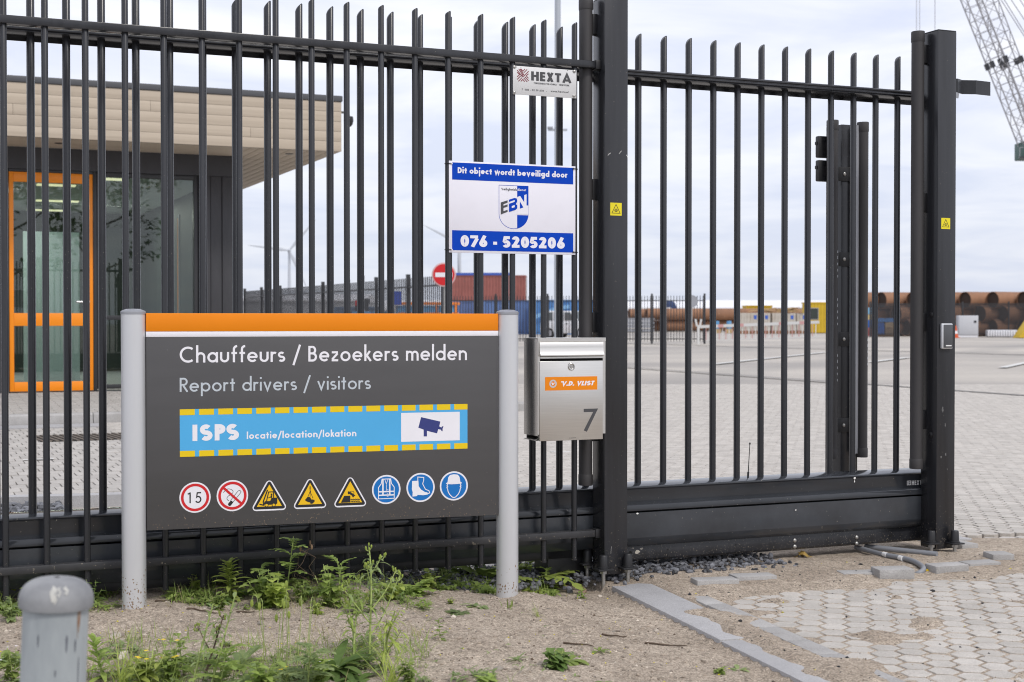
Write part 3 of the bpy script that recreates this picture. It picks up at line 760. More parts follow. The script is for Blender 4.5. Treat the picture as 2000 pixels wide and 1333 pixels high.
# pictograms
def place(pxc, pyc, rpx):
    u, z = SGN.hit(pxc, pyc, L(1)); _, z2 = SGN.hit(pxc, pyc-rpx, L(1)); return u, z, z2-z
def round_sign(name, c, ring=None, fill=None):
    u, z, r = place(*c)
    p = disc(MB(), u, z, r, L(1)).build(name, M_WHITE, sign)
    if ring: hoop(MB(), u, z, r*0.73, r*0.90, L(2)).build('red_ring', ring, p)
    if fill: disc(MB(), u, z, r*0.89, L(2)).build('blue_field', fill, p)
    return p, (lambda pts: [(u+a*r, z+b*r) for a, b in pts]), u, z, r
p, T, u, z, r = round_sign('speed_pictogram', (381, 972, 30), M_RED)
mb = MB(); lettering(mb, '15', u-0.50*r, z-0.36*r, 0.70*r, 0.12, width=0.92*r, y=L(2), sb=0.42); mb.build('number', M_INK, p)
p, T, u, z, r = round_sign('no_smoking_pictogram', (454, 968.5, 30.5), M_RED)
mb = MB()
line2(mb, T([(-0.12, -0.30), (0.35, 0.28), (0.47, 0.33), (0.55, 0.22), (0.50, 0.14), (0.02, -0.43)]), 0.03*r, L(2))
flat(mb, T([(-0.24, -0.46), (-0.10, -0.30), (0.06, -0.42), (-0.08, -0.60)]), L(2))
disc(mb, *T([(-0.17, -0.54)])[0], 0.11*r, L(2)-0.0001, 16)
line2(mb, T(spline([(-0.58, 0.22), (-0.30, 0.44), (-0.02, 0.36), (0.02, 0.18), (-0.30, -0.05), (-0.34, -0.22), (-0.22, -0.32)])), 0.03*r, L(2))
mb.build('cigarette', M_INK, p)
line2(MB(), T([(-0.56, 0.52), (0.56, -0.52)]), 0.15*r, L(3)).build('red_bar', M_RED, p)
def tri_sign(name, apex, b0, b1):
    a_, b_, c_ = (SGN.hit(x, y, L(1)) for x, y in (apex, b0, b1))
    cx = (b_[0]+c_[0])/2; zb = (b_[1]+c_[1])/2; wd = c_[0]-b_[0]; ht = a_[1]-zb
    def tri(s): return [(cx + (x-0)*s*wd, zb + 0.36*ht + (y-0.36)*s*ht) for x, y in ((-0.5, 0), (0.5, 0), (0, 1))]
    def big(s): return [(x*1.0, y) for x, y in tri(s)]
    p = flat(MB(), rounded(big(1.08), 0.10*wd), L(1)).build(name, M_WHITE, sign)
    flat(MB(), rounded(big(0.94), 0.05*wd), L(2)).build('black_border', M_INK, p)
    flat(MB(), big(0.70), L(3)).build('amber_field', M_AMBER, p)
    return p, (lambda pts: [(cx+x*wd, zb+y*ht) for x, y in pts]), wd
p, T, wd = tri_sign('forklift_pictogram', (526.5, 935), (491, 997.5), (561, 994.5))
mb = MB()
line2(mb, T([(-0.05, 0.64), (-0.17, 0.27), (-0.16, 0.17)]), 0.035*wd, L(4)); line2(mb, T([(-0.28, 0.19), (-0.15, 0.15)]), 0.035*wd, L(4))
flat(mb, T([(-0.16, 0.18), (-0.13, 0.28), (0.02, 0.28), (0.06, 0.38), (0.22, 0.38), (0.22, 0.20), (0.18, 0.16), (-0.12, 0.16)]), L(4))
line2(mb, T([(-0.08, 0.28), (-0.02, 0.57), (0.11, 0.57), (0.12, 0.38)]), 0.028*wd, L(4)); disc(mb, *T([(0.06, 0.49)])[0], 0.025*wd, L(4), 10)
line2(mb, T([(0.06, 0.46), (0.05, 0.38)]), 0.045*wd, L(4)-0.0001); line2(mb, T([(0.05, 0.42), (-0.03, 0.38)]), 0.02*wd, L(4)-0.0001)
for x in (-0.08, 0.12): disc(mb, *T([(x, 0.15)])[0], 0.055*wd, L(4)-0.0001, 14)
f_ = mb.build('forklift', M_INK, p)
mb = MB()
for x in (-0.08, 0.12): disc(mb, *T([(x, 0.15)])[0], 0.036*wd, L(5), 14)
mb.build('wheel_hub', M_AMBER, p)
p, T, wd = tri_sign('hoisting_pictogram', (606, 932), (572, 993.5), (639, 990.5))
mb = MB()
line2(mb, T([(0, 0.70), (0, 0.56), (0.015, 0.53), (-0.01, 0.51)]), 0.022*wd, L(4))
disc(mb, *T([(0, 0.64)])[0], 0.018*wd, L(4)-0.0001, 10)
for x in (-0.085, 0.0, 0.085): line2(mb, T([(0, 0.53), (x, 0.30)]), 0.014*wd, L(4)-0.0001)
flat(mb, T([(-0.15, 0.26), (-0.07, 0.36), (0.005, 0.34), (-0.07, 0.24), (-0.02, 0.20), (-0.13, 0.23)]), L(4))
flat(mb, T([(-0.14, 0.25), (-0.07, 0.34), (0.02, 0.31), (0.05, 0.25), (-0.02, 0.17), (-0.12, 0.22)]), L(4)-0.0001)
flat(mb, T([(0.00, 0.19), (0.06, 0.27), (0.13, 0.25), (0.13, 0.19), (0.06, 0.12), (0.00, 0.14)]), L(4)-0.0001)
mb.build('hoisted_load', M_INK, p)
p, T, wd = tri_sign('quayside_pictogram', (684, 929), (651, 990.5), (717, 987))
mb = MB()
flat(mb, T([(-0.28, 0.12), (-0.18, 0.34), (0.0, 0.34), (0.0, 0.12)]), L(4))
for y in (0.15, 0.21): line2(mb, T([(0.01+0.27*k/16, y+0.014*math.sin(k*1.6)) for k in range(17)]), 0.022*wd, L(4))
flat(mb, T([(-0.08, 0.46), (-0.05, 0.49), (0.02, 0.45), (0.14, 0.35), (0.15, 0.32), (0.07, 0.32), (-0.06, 0.42)]), L(4))
line2(mb, T(arc(0.04, 0.43, 0.07, 0.055, 130, -40)), 0.013*wd, L(4)-0.0001)
for x, y in ((-0.045, 0.415), (0.085, 0.315)): disc(mb, *T([(x, y)])[0], 0.028*wd, L(4)-0.0001, 12)
mb.build('falling_car', M_INK, p)
p, T, u, z, r = round_sign('safety_vest_pictogram', (754.5, 956.5, 28.5), None, M_PBLUE)
mb = MB(); k4 = 0.055*r
line2(mb, T([(-0.55, -0.62), (-0.55, 0.15), (-0.36, 0.40), (-0.30, 0.72), (-0.12, 0.72), (0.12, 0.72), (0.30, 0.72), (0.36, 0.40), (0.55, 0.15), (0.55, -0.62), (-0.55, -0.62)]), k4, L(3))
line2(mb, T([(-0.12, 0.72), (0, 0.38), (0.12, 0.72)]), k4*0.8, L(3)-0.0001); line2(mb, T([(0, 0.38), (0, -0.08)]), k4*0.6, L(3)-0.0001)
for x in (-0.24, 0.24): line2(mb, T([(x, 0.72), (x, -0.35)]), 0.10*r, L(3)-0.00005)
for y in (-0.14, -0.38): line2(mb, T([(-0.55, y), (0.55, y)]), 0.09*r, L(3)-0.00015)
for y in (-0.02, -0.26, -0.50): line2(mb, T([(0.04, y), (0.14, y)]), 0.03*r, L(3)-0.0001)
mb.build('vest', M_WHITE, p)
p, T, u, z, r = round_sign('safety_boots_pictogram', (821.5, 952.5, 28.5), None, M_PBLUE)
mb = MB()
flat(mb, T([(-0.60, 0.46), (-0.16, 0.47), (-0.14, 0.10), (0.02, -0.14), (0.30, -0.32), (0.48, -0.36), (0.52, -0.50), (0.20, -0.54), (-0.22, -0.50), (-0.26, -0.58), (-0.58, -0.60), (-0.56, -0.30), (-0.62, -0.10)]), L(3))
line2(mb, T([(-0.20, 0.46), (-0.20, 0.72), (0.22, 0.68), (0.22, 0.50), (0.14, 0.24), (0.34, -0.14), (0.58, -0.24), (0.64, -0.40), (0.48, -0.46)]), 0.055*r, L(3)-0.0001)
mb.build('boots', M_WHITE, p)
p, T, u, z, r = round_sign('safety_helmet_pictogram', (886.5, 949.5, 28.5), None, M_PBLUE)
mb = MB()
flat(mb, T([(-0.58, 0.20), (-0.46, 0.26), (-0.40, 0.60), (-0.28, 0.76), (0.0, 0.80), (0.28, 0.76), (0.40, 0.60), (0.46, 0.26), (0.58, 0.20), (0.54, 0.15), (0.2, 0.12), (-0.2, 0.12), (-0.54, 0.15)]), L(3))
line2(mb, T([(-0.44, 0.14), (-0.50, 0.02), (-0.44, -0.05), (-0.50, -0.10), (-0.44, -0.24), (-0.42, -0.36), (-0.32, -0.56), (-0.12, -0.76), (0.0, -0.80), (0.12, -0.76), (0.32, -0.56), (0.42, -0.36), (0.44, -0.24), (0.50, -0.10), (0.44, -0.05), (0.50, 0.02), (0.44, 0.14)]), 0.06*r, L(3)-0.0001)
mb.build('helmet', M_WHITE, p)

# ------------------------------------------------------------------ blue and white guard notice tied to the fence
M_BLUE = mat('notice_blue', (0.0, 0.052, 0.46), 0.5, spec=0.15, var=0.03)
M_NWHITE = mat('notice_white', (0.78, 0.77, 0.84), 0.40, var=0.02)
NY = -0.0165
uL, zTL = FEN.hit(877, 314, NY); uR, _ = FEN.hit(1124, 325, NY); _, zBL = FEN.hit(877, 493.5, NY)
notice = framed('security_notice', 'blue and white security notice with a shield emblem tied to the fence bars', 'sign', FEN)
MB().box(uL, uR, NY, NY+0.004, zBL, zTL).build('panel', M_NWHITE, notice, bevel=0.001)
for a, b, nm in ((317.5, 351, 'blue_band'), (450, 489, 'blue_band')):
    ua, za = FEN.hit(883, a, NY); uc, _ = FEN.hit(1119.5, 340, NY); _, zb = FEN.hit(883, b, NY)
    flat(MB(), [(ua, zb), (uc, zb), (uc, za), (ua, za)], NY-0.0005).build(nm, M_BLUE, notice)
write('Dit object wordt beveiligd door', 894, 338.5, 1108, 11.5, 0.235, M_NWHITE, notice, fr=FEN, y=NY-0.001, py1=347.5, sb=0.09)
write('076 - 5205206', 899.5, 482, 1103, 22.5, 0.26, M_NWHITE, notice, fr=FEN, y=NY-0.001, py1=485, sb=0.08)
def nq(pts): return [FEN.hit(870+x/6.667, 310+y/6.667, NY) for x, y in pts]
bl, tr = nq([(697, 346)])[0], nq([(1078, 361)])[0]; bt = nq([(890, 915)])[0]
SUx, SUw, STop = bl[0], tr[0]-bl[0], bl[1]; Sh = STop - bt[1]
def T(pts): return [(SUx+x*SUw, STop-y*Sh) for x, y in pts]
outline = [(0, 0), (1, 0), (1, 0.66)] + [(0.5+0.5*math.cos(R(a)), 0.66+0.34*math.sin(R(a))) for a in range(10, 180, 10)] + [(0, 0.66)]
shield = line2(MB(), T(outline+[outline[0]]), 0.0016, NY-0.0006).build('shield_emblem', M_BLUE, notice)
flat(MB(), T([(0.62, 0), (1, 0), (1, 0.45), (0.62, 0.45)]), NY-0.0005).build('blue_quarter', M_BLUE, shield)
mb = MB()
flat(mb, T([(0.62, 0.68), (1, 0.68)] + [(0.5+0.5*math.cos(R(a)), 0.68+0.32*math.sin(R(a))) for a in range(8, 76, 8)] + [(0.62, 0.985)]), NY-0.0005)
mb.build('blue_quarter', M_BLUE, shield)
mb = MB()
flat(mb, T([(0.62, 0.26), (0.72, 0.235), (0.86, 0.38), (0.86, 0.21), (0.94, 0.19), (0.94, 0.45), (1, 0.45), (1, 0.66), (0.62, 0.66)]), NY-0.0008)
mb.build('white_letter_field', M_NWHITE, shield)
flat(MB(), T([(0.71, 0.36), (0.83, 0.50), (0.71, 0.53)]), NY-0.0012).build('blue_wedge', M_BLUE, shield)
M_DGREY = mat('notice_dark_grey', (0.06, 0.06, 0.065), 0.5)
E_ = [(0.06, 0.40), (0.29, 0.345), (0.29, 0.40), (0.15, 0.435), (0.15, 0.475), (0.29, 0.44), (0.29, 0.49), (0.15, 0.525), (0.15, 0.60), (0.29, 0.565), (0.29, 0.61), (0.06, 0.68)]
flat(MB(), T(E_), NY-0.0012).build('letter_e', M_DGREY, shield)
B_ = [(0.34, 0.33), (0.52, 0.285), (0.60, 0.295), (0.62, 0.36), (0.57, 0.43), (0.62, 0.45), (0.62, 0.52), (0.56, 0.56), (0.34, 0.615)]
flat(MB(), T(B_), NY-0.0012).build('letter_b', M_BLUE, shield)
mb = MB(); flat(mb, T([(0.43, 0.36), (0.53, 0.335), (0.53, 0.375), (0.34, 0.425), (0.34, 0.385)]), NY-0.0016); flat(mb, T([(0.43, 0.475), (0.53, 0.45), (0.53, 0.50), (0.43, 0.525)]), NY-0.0016)
mb.build('letter_counter', M_NWHITE, shield)
mb = MB(); a, b = T([(0.08, 0.115)])[0]; lettering(mb, 'Veiligheids', a, b, 0.055*Sh, 0.16, width=0.53*SUw, y=NY-0.0009); mb.build('emblem_lettering', M_DGREY, shield)
mb = MB(); a, b = T([(0.625, 0.118)])[0]; lettering(mb, 'dienst', a, b, 0.055*Sh, 0.16, width=0.30*SUw, y=NY-0.0009); mb.build('emblem_lettering', M_NWHITE, shield)
for px, py in ((880, 319.5), (1122, 330), (880, 488), (1122, 493)):
    u, z = FEN.hit(px, py, NY-0.002); sg = 1 if px < 1000 else -1
    ub = 12*PITCH_B if sg > 0 else 16*PITCH_B
    MB().tube([(u+0.008*sg, NY-0.001, z), (u, NY-0.004, z), (ub-0.006*sg, -0.015, z), (ub-0.013*sg, -0.004, z), (ub-0.012*sg, 0.006, z)], 0.0017, 6).build('cable_tie', M_BLACK, notice, smooth=True)
    MB().box(u+0.005*sg-0.003, u+0.005*sg+0.003, NY-0.004, NY, z-0.003, z+0.003).build('tie_head', M_NWHITE if sg > 0 else M_BLACK, notice)

# ------------------------------------------------------------------ fence maker's plate
M_PLATE = mat('aluminium_plate', (0.66, 0.66, 0.66), 0.42, metal=0.15, var=0.04, vscale=12, bump=0.03, bscale=500)
M_BURG = mat('burgundy_print', (0.22, 0.030, 0.045), 0.5)
HY = -0.0165
plate = framed('maker_plate', 'small pale fence maker plate screwed under the top rail', 'sign', FEN)
uL, zT = FEN.hit(1002, 128.5, HY); uR, _ = FEN.hit(1126, 136, HY); _, zB = FEN.hit(1002, 184.5, HY)
MB().box(uL, uR, HY, HY+0.003, zB, min(zT, 2.1105)).build('panel', M_PLATE, plate, bevel=0.0008)
def hq(x, y): return FEN.hit(990+x/13.33, 120+y/13.33, HY)
u0, z0 = hq(632, 500); u1, _ = hq(1682, 560); _, z1 = hq(632, 262)
mb = MB(); lettering(mb, 'HEXTA', u0, z0, z1-z0, 0.23, width=u1-u0, y=HY-0.0006, sb=0.10); mb.build('maker_name', M_DGREY, plate)
u0, z0 = hq(695, 590); u1, _ = hq(1625, 650); _, z1 = hq(695, 548)
mb = MB(); lettering(mb, 'TERREINBEVEILIGING \u00b7 HEKWERK', u0, z0, z1-z0, 0.17, width=u1-u0, y=HY-0.0006, sb=0.12); mb.build('small_lettering', M_DGREY, plate)
u0, z0 = hq(385, 755); u1, _ = hq(960, 785); _, z1 = hq(385, 710)
mb = MB(); lettering(mb, 'T  085 - 02 39 670', u0, z0, z1-z0, 0.16, width=u1-u0, y=HY-0.0006, sb=0.12); mb.build('small_lettering', M_DGREY, plate)
u2, z2 = hq(1030, 785); u0, z0 = hq(1140, 800); u1, _ = hq(1600, 835); _, z1 = hq(1140, 752)
mb = MB(); lettering(mb, '-', u2, z2-0.003, z1-z0, 0.16, y=HY-0.0006); lettering(mb, 'www.hexta.nl', u0, z0, z1-z0, 0.16, width=u1-u0, y=HY-0.0006, sb=0.12); mb.build('small_lettering', M_DGREY, plate)
c = hq(415, 365); s_ = (hq(570, 370)[0]-hq(262, 370)[0])/2
mb = MB()
def hl(a, b): line2(mb, [(c[0]+x*s_, c[1]+y*s_) for x, y in a], b*s_, HY-0.0006)
for k in (0, 1, 2):
    t = 0.30*k
    hl([(-0.95+t*0.8, 0.95-(0.55 if k == 0 else 0.0)*0-0.0+(-0.22 if k == 0 else 0)), (0.05+t*0.45-0.15, 0.0+t*0.35-0.15+(-0.05 if k == 0 else 0))], 0.13)
hl([(-0.35, 0.98), (0.02, 0.62), (0.35, 0.98)], 0.13)
hl([(-0.28, 0.05), (0.02, -0.24), (0.98, 0.68)], 0.13); hl([(0.14, 0.38), (0.72, 0.95)], 0.13)
hl([(-0.95, 0.42), (-0.55, 0.06), (-0.95, -0.30)], 0.13); hl([(0.95, 0.30), (0.58, -0.04), (0.95, -0.42)], 0.13)
hl([(-0.95, -0.70), (-0.35, -0.12)], 0.13); hl([(-0.75, -0.98), (-0.12, -0.36)], 0.13)
hl([(-0.35, -0.98), (0.0, -0.64), (0.30, -0.98)], 0.13); hl([(0.14, -0.40), (0.74, -0.98)], 0.13); hl([(0.32, -0.20), (0.98, -0.80)], 0.13)
mb.build('woven_logo', M_BURG, plate)
scr = MB().lathe([(0.006, 0), (0.006, 0.0025), (0.0035, 0.0045), (0, 0.0048)], 12, cap=False).mesh('screw', M_ZINC, smooth=True)
for x, y in ((195, 150), (1755, 265), (190, 810), (1745, 905)):
    u, z = hq(x, y); link_mesh('screw', scr, plate, (u, HY, z), (R(90), 0, 0))
mb = MB()
for x, y in ((365, 155), (1583, 243), (250, 150), (1715, 258), (1715, 905)): u, z = hq(x, y); disc(mb, u, z, 0.0016, HY-0.0006, 8)
mb.build('screw_hole', M_HOLE, plate)

# ------------------------------------------------------------------ stainless letterbox hung on the fence bars
LF = -0.152                                # plane of its front
lb = framed('letterbox', 'brushed steel letterbox with an orange company sticker and the number 7', 'letterbox', FEN)
x0, zt = FEN.hit(1050.5, 660.5, LF); x1, _ = FEN.hit(1183, 660, LF); _, zb = FEN.hit(1052, 862.5, LF)
zr = FEN.hit(1182, 847, LF)[1]
YB = -0.016
# carcass: back, sides, hood with returned front frame
mb = MB()
t_ = 0.0015
mb.box(x0, x0+0.010, LF+0.002, LF+0.004, zb+0.025, zt-0.008)       # left frame return
mb.box(x1-0.012, x1, LF+0.002, LF+0.004, zr, zt-0.008)             # right frame return
mb.box(x1-t_, x1, LF+0.004, YB, zr, zt-0.002)
mb.box(x0+0.0105, x1-0.0125, YB-0.002, YB, zb, zt-0.002)
mb.box(x0+0.0105, x1-0.0125, LF+0.0045, LF+0.006, zt-0.0640, zt-0.0605)
mb.build('carcass', M_STEEL, lb)
MB().extrude_u([(YB, zt-0.004), (YB, zt), (LF, zt), (LF, zt-0.015), (LF+0.0015, zt-0.015), (LF+0.0015, zt-0.002), (YB-0.003, zt-0.0025)], x0-0.001, x1+0.001).build('hood', M_STEEL, lb, bevel=0.0005, seg=1)
# left side: bright folded edges, deep dark polished face between
MB().box(x0-0.0005, x0+0.0008, LF+0.004, YB, zb+0.02, zt-0.0025).build('side_panel', M_STEEL_POL, lb)
MB().extrude_u([(LF+0.003, zb+0.012), (LF+0.025, zb), (YB, zb), (YB, zb+0.004), (LF+0.028, zb+0.004)], x0+0.001, x1-0.013).build('bottom_panel', M_STEEL, lb)
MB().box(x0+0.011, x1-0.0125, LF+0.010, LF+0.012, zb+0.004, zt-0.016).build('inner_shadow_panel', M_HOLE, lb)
# flap with a rolled lip
f0 = FEN.hit(1053, 668, LF)[1]; f1 = FEN.hit(1053, 696, LF)[1]; fx0 = FEN.hit(1053.5, 680, LF)[0]; fx1 = FEN.hit(1177.5, 680, LF)[0]
pf = [(LF+0.003, f0), (LF-0.001, f0-0.001), (LF-0.0045, f0-0.006), (LF-0.0055, f0-0.020), (LF-0.0065, f1+0.016), (LF-0.010, f1+0.010), (LF-0.014, f1+0.004), (LF-0.0135, f1+0.0005), (LF-0.009, f1-0.001), (LF-0.004, f1+0.002), (LF+0.001, f1+0.004)]
MB().extrude_u(pf, fx0, fx1).build('flap', M_STEEL, lb, smooth=True, angle=60)
MB().box(x0+0.0105, x1-0.0125, LF-0.0005, LF+0.004, f1-0.010, f1-0.0030).build('flap_sill', M_STEEL, lb)
# door
d0 = FEN.hit(1054, 706, LF)[1]; dx0 = FEN.hit(1053.5, 780, LF)[0]; dx1 = FEN.hit(1177, 780, LF)[0]
DF = LF-0.003
door = MB().box(dx0, dx1, DF, DF+0.012, zb, d0).build('door', M_STEEL, lb, bevel=0.002)
u, z = FEN.hit(1116, 716.5, DF)
lk = MB().lathe([(0.0, 0.0015), (0.0085, 0.0015), (0.0095, 0.004), (0.0125, 0.0045), (0.0145, 0.0035), (0.0160, 0.0), (0.0165, -0.001)], 28, cap=False).build('lock', M_STEEL_POL, door, smooth=True, loc=(u, DF, z), rot=(R(90), 0, 0))
MB().box(-0.0012, 0.0012, -0.005, 0.005, 0.0012, 0.0024).build('keyhole', M_HOLE, lk, rot=(0, 0, R(55)))
MB().lathe([(0.0065, 0.0015), (0.0065, 0.003), (0.0, 0.0032)], 20, cap=False).build('lock_barrel', M_ZINC, lk, smooth=True)
su0, sz0 = FEN.hit(1064.5, 763.5, DF); su1, _ = FEN.hit(1166.5, 763, DF); _, sz1 = FEN.hit(1064.5, 737, DF)
st = flat(MB(), [(su0, sz0), (su1, sz0), (su1, sz1), (su0, sz1)], DF-0.0004).build('company_sticker', M_ORANGE, door)
sh_ = sz1-sz0; cz = (sz0+sz1)/2
cu = FEN.hit(1080, 750, DF)[0]; rr_ = sh_*0.30
hoop(MB(), cu, cz, rr_*0.62, rr_, DF-0.0008).build('emblem_ring', M_SILVER, st)
mb = MB()
flat(mb, [(cu-0.52*rr_, cz+0.28*rr_), (cu-0.12*rr_, cz+0.28*rr_), (cu-0.02*rr_, cz-0.08*rr_), (cu+0.25*rr_, cz+0.28*rr_), (cu+0.55*rr_, cz+0.28*rr_), (cu+0.02*rr_, cz-0.36*rr_), (cu-0.24*rr_, cz-0.36*rr_), (cu-0.30*rr_, cz+0.08*rr_), (cu-0.50*rr_, cz+0.08*rr_)], DF-0.0012)
ua = FEN.hit(1096, 754, DF)[0]; ubb = FEN.hit(1159, 754, DF)[0]; ch_ = sh_*0.34; zz = cz-ch_*0.5
lettering(mb, 'V.D. VLIST', ua, zz, ch_, 0.25, width=ubb-ua, y=DF-0.0008, shear=0.32, sb=0.07)
flat(mb, [(ua-0.001, zz+ch_*0.74), (ua+0.008, zz+ch_*0.74), (ua+0.010, zz+ch_), (ua-0.003+0.002, zz+ch_)], DF-0.0009)
mb.build('company_name', M_WHITE, st)
u0, z0 = FEN.hit(1140, 844, DF); u1, _ = FEN.hit(1168, 844, DF); _, z1 = FEN.hit(1140, 799, DF)
mb = MB(); uw = u1-u0; zh = z1-z0
flat(mb, [(u0, z1), (u1, z1), (u0+0.22*uw, z0), (u0, z0+0.06*zh), (u0+0.66*uw, z1-0.145*zh), (u0, z1-0.145*zh)], DF-0.0004)
mb.build('house_number', M_DGREY, door)
u0, z0 = FEN.hit(1114, 856.5, DF); u1 = FEN.hit(1125, 856, DF)[0]
mb = MB(); hoop(mb, u0-0.004, z0+0.001, 0.0010, 0.0016, DF-0.0004, 12); line2(mb, [(u0, z0+0.001), (u1, z0+0.001)], 0.0018, DF-0.0004); mb.build('small_print', M_DGREY, door)

# ------------------------------------------------------------------ galvanised bollard in the foreground
M_GALV = mat('weathered_galvanised', (0.40, 0.43, 0.435), 0.6, metal=0.1, col2=(0.27, 0.295, 0.31), vscale=9, stretch=(1.6, 1.6, 0.45), bump=0.05, bscale=60,
             speck=(0.20, 0.18, 0.16), speck_amt=-0.02, speck_scale=28, rvar=0.08)
M_LEAD = mat('weathered_cap', (0.32, 0.325, 0.33), 0.62, metal=0.05, col2=(0.19, 0.195, 0.205), vscale=11, bump=0.12, bscale=40,
             speck=(0.40, 0.39, 0.38), speck_amt=-0.03, speck_scale=15)
BYd = 2.25
tp = at(109, 1190, BYd)
boll = thing('bollard', 'weathered galvanised steel bollard with a domed cap in the foreground', 'bollard', (tp.x-0.026, BYd, 0))
boll.rotation_euler = (0, R(2.3), R(10))
rb = 0.0500; zt = tp.z + 0.009
MB().lathe([(rb, -0.05), (rb, zt-0.02), (rb*0.99, zt+0.01)], 40).build('tube', M_GALV, boll, smooth=True)
rc = 0.0570
MB().lathe([(rb*0.9, zt-0.003), (rc*0.985, zt-0.005), (rc, zt-0.001), (rc, zt+0.006)] + [(rc*math.cos(R(q))**.62, zt+0.006+0.035*math.sin(R(q))**.95) for q in (8, 16, 25, 34, 43, 52, 60, 68, 75, 81, 86, 89)], 40, cap=False).build('cap', M_LEAD, boll, smooth=True, angle=60)
M_RUST = mat('rust_streak', (0.22, 0.10, 0.045), 0.9, col2=(0.30, 0.24, 0.19), vscale=60)
mb = MB()
for a, w, z0, z1 in ((-38, 0.0035, zt-0.040, zt-0.004), (-41, 0.0015, zt-0.05, zt-0.01)):
    vs = []
    for z, s_ in ((z1, 1.0), ((z0+z1)/2, 0.6), (z0, 0.12)):
        for q in (-1, 1):
            aa = R(a) + q*w*s_/rb; vs.append(((rb+0.0004)*math.cos(aa), (rb+0.0004)*math.sin(aa), z))
    mb.add(vs, [(0,1,3,2), (2,3,5,4)])
mb.build('rust_streak', M_RUST, boll)
M_SMEAR = mat('pale_smear', (0.50, 0.49, 0.45), 0.8, col2=(0.36, 0.36, 0.35), vscale=60)
mb = MB()
for a0, wd, q0, q1 in ((-88, .006, 8, 52), (-78, .0025, 20, 50), (-66, .004, 24, 50), (-84, .002, 2, 30)):
    vs = []
    for j in range(6):
        q = q0+(q1-q0)*j/5; s_ = (0.25, .8, .55, 1, .75, .2)[j]
        for sg in (-1, 1):
            aa = R(a0+(2*math.sin(j*2.1+a0))) + sg*wd*s_/rc
            vs.append(((rc*math.cos(R(q))**.62+.0006)*math.cos(aa), (rc*math.cos(R(q))**.62+.0006)*math.sin(aa), zt+0.0068+0.035*math.sin(R(q))**.95))
    mb.add(vs, [(2*j, 2*j+1, 2*j+3, 2*j+2) for j in range(5)])
mb.build('pale_smear', M_SMEAR, boll)
M_DENT = mat('dark_scratch', (0.13, 0.14, 0.16), 0.6, var=0.2, vscale=50)
mb = MB()
for a, z, w, h in ((-45, zt-0.06, .0016, .022), (-62, zt-0.055, .002, .028), (-112, zt-0.05, .0014, .02), (-56, zt-0.125, .003, .02), (-50, zt-0.15, .0012, .03), (-80, zt-0.10, .0012, .012), (-36, zt-0.10, .0012, .045)):
    vs = []
    for k, s_ in ((1, .3), (.5, 1), (-.6, .7), (-1, .15)):
        for q in (-1, 1):
            aa = R(a) + q*w*s_/rb; vs.append(((rb+0.0004)*math.cos(aa), (rb+0.0004)*math.sin(aa), z+k*h*.5))
    mb.add(vs, [(0,1,3,2), (2,3,5,4), (4,5,7,6)])
mb.build('scratch', M_DENT, boll)
# ------------------------------------------------------------------ ground
PAVF = Frame(on_ground(1195, 1150).x, on_ground(1195, 1150).y, R(17.0))
def sm(a, b, x):
    t = max(0.0, min(1.0, (x-a)/(b-a))); return t*t*(3-2*t)
def nz(x, y, s, o=0.0): return noise.noise(Vector((x*s+o, y*s-o*1.7, o)))
def sand_z(x, y):
    p = PAVF.local(Vector((x, y, 0))); f = FEN.local(Vector((x, y, 0)))
    left = -0.014 + 0.078*sm(0.0, -1.1, p.x) - 0.02*sm(-0.35, -0.02, f.y)*sm(1.2, 1.9, f.x)
    bumps = 0.016*nz(x, y, 2.1, 3) + 0.008*nz(x, y, 6.5, 7) + 0.0075*nz(x, y, 14, 1) + 0.0040*nz(x, y, 33, 9)
    for (cx, cy, cr, ch) in ((PL.x+0.06, PL.y-0.02, 0.16, 0.020), (PR.x+0.10, PR.y-0.01, 0.12, 0.022), (PR.x+0.02, PR.y-0.15, 0.22, 0.012)):
        d2 = ((x-cx)**2+(y-cy)**2)/cr**2; left += ch*math.exp(-d2)
    left += bumps*(0.25 + 0.75*sm(-0.02, -0.40, p.x))
    near_gate = sm(-0.62, -0.36, f.y + 0.10*nz(x, y, 3.2, 5))
    patch = sm(0.19, 0.50, nz(x, y, 2.6, 21) + 0.45*nz(x, y, 7, 4) + 0.30*sm(0.9, 0.05, p.x) - 0.06)
    on_slab = sm(0.20, 0.165, p.x)
    if on_slab > 0:
        cov = sm(0.055, 0.12, p.x + 0.05*nz(x, y, 9, 31))*sm(-0.48, -0.60, p.y + 0.05*nz(x, y, 8, 33))*sm(-0.30, 0.05, nz(x, y, 3.1, 36) + 0.25)
        near_gate *= 1-on_slab; patch = patch*(1-on_slab) + on_slab*1.5*cov
    gap_fill = sm(0.165, 0.180, p.x)*sm(0.225, 0.198, p.x)*sm(-0.1, 0.25, nz(x, y, 3.3, 44) + 0.15)
    right = 0.0022 + 0.0006*nz(x, y, 30, 2) + max(0.020*near_gate, 0.0135*patch, 0.011*gap_fill) + (0.0030*nz(x, y, 13, 6) + 0.0016*nz(x, y, 26, 8))*(0.35 + 0.65*max(near_gate, min(1, patch*2)))
    if f.y > -0.02: right = min(right, 0.012 + 0.003*nz(x, y, 20, 6))
    k = sm(-0.012, 0.004, p.x)
    return left*(1-k) + right*k
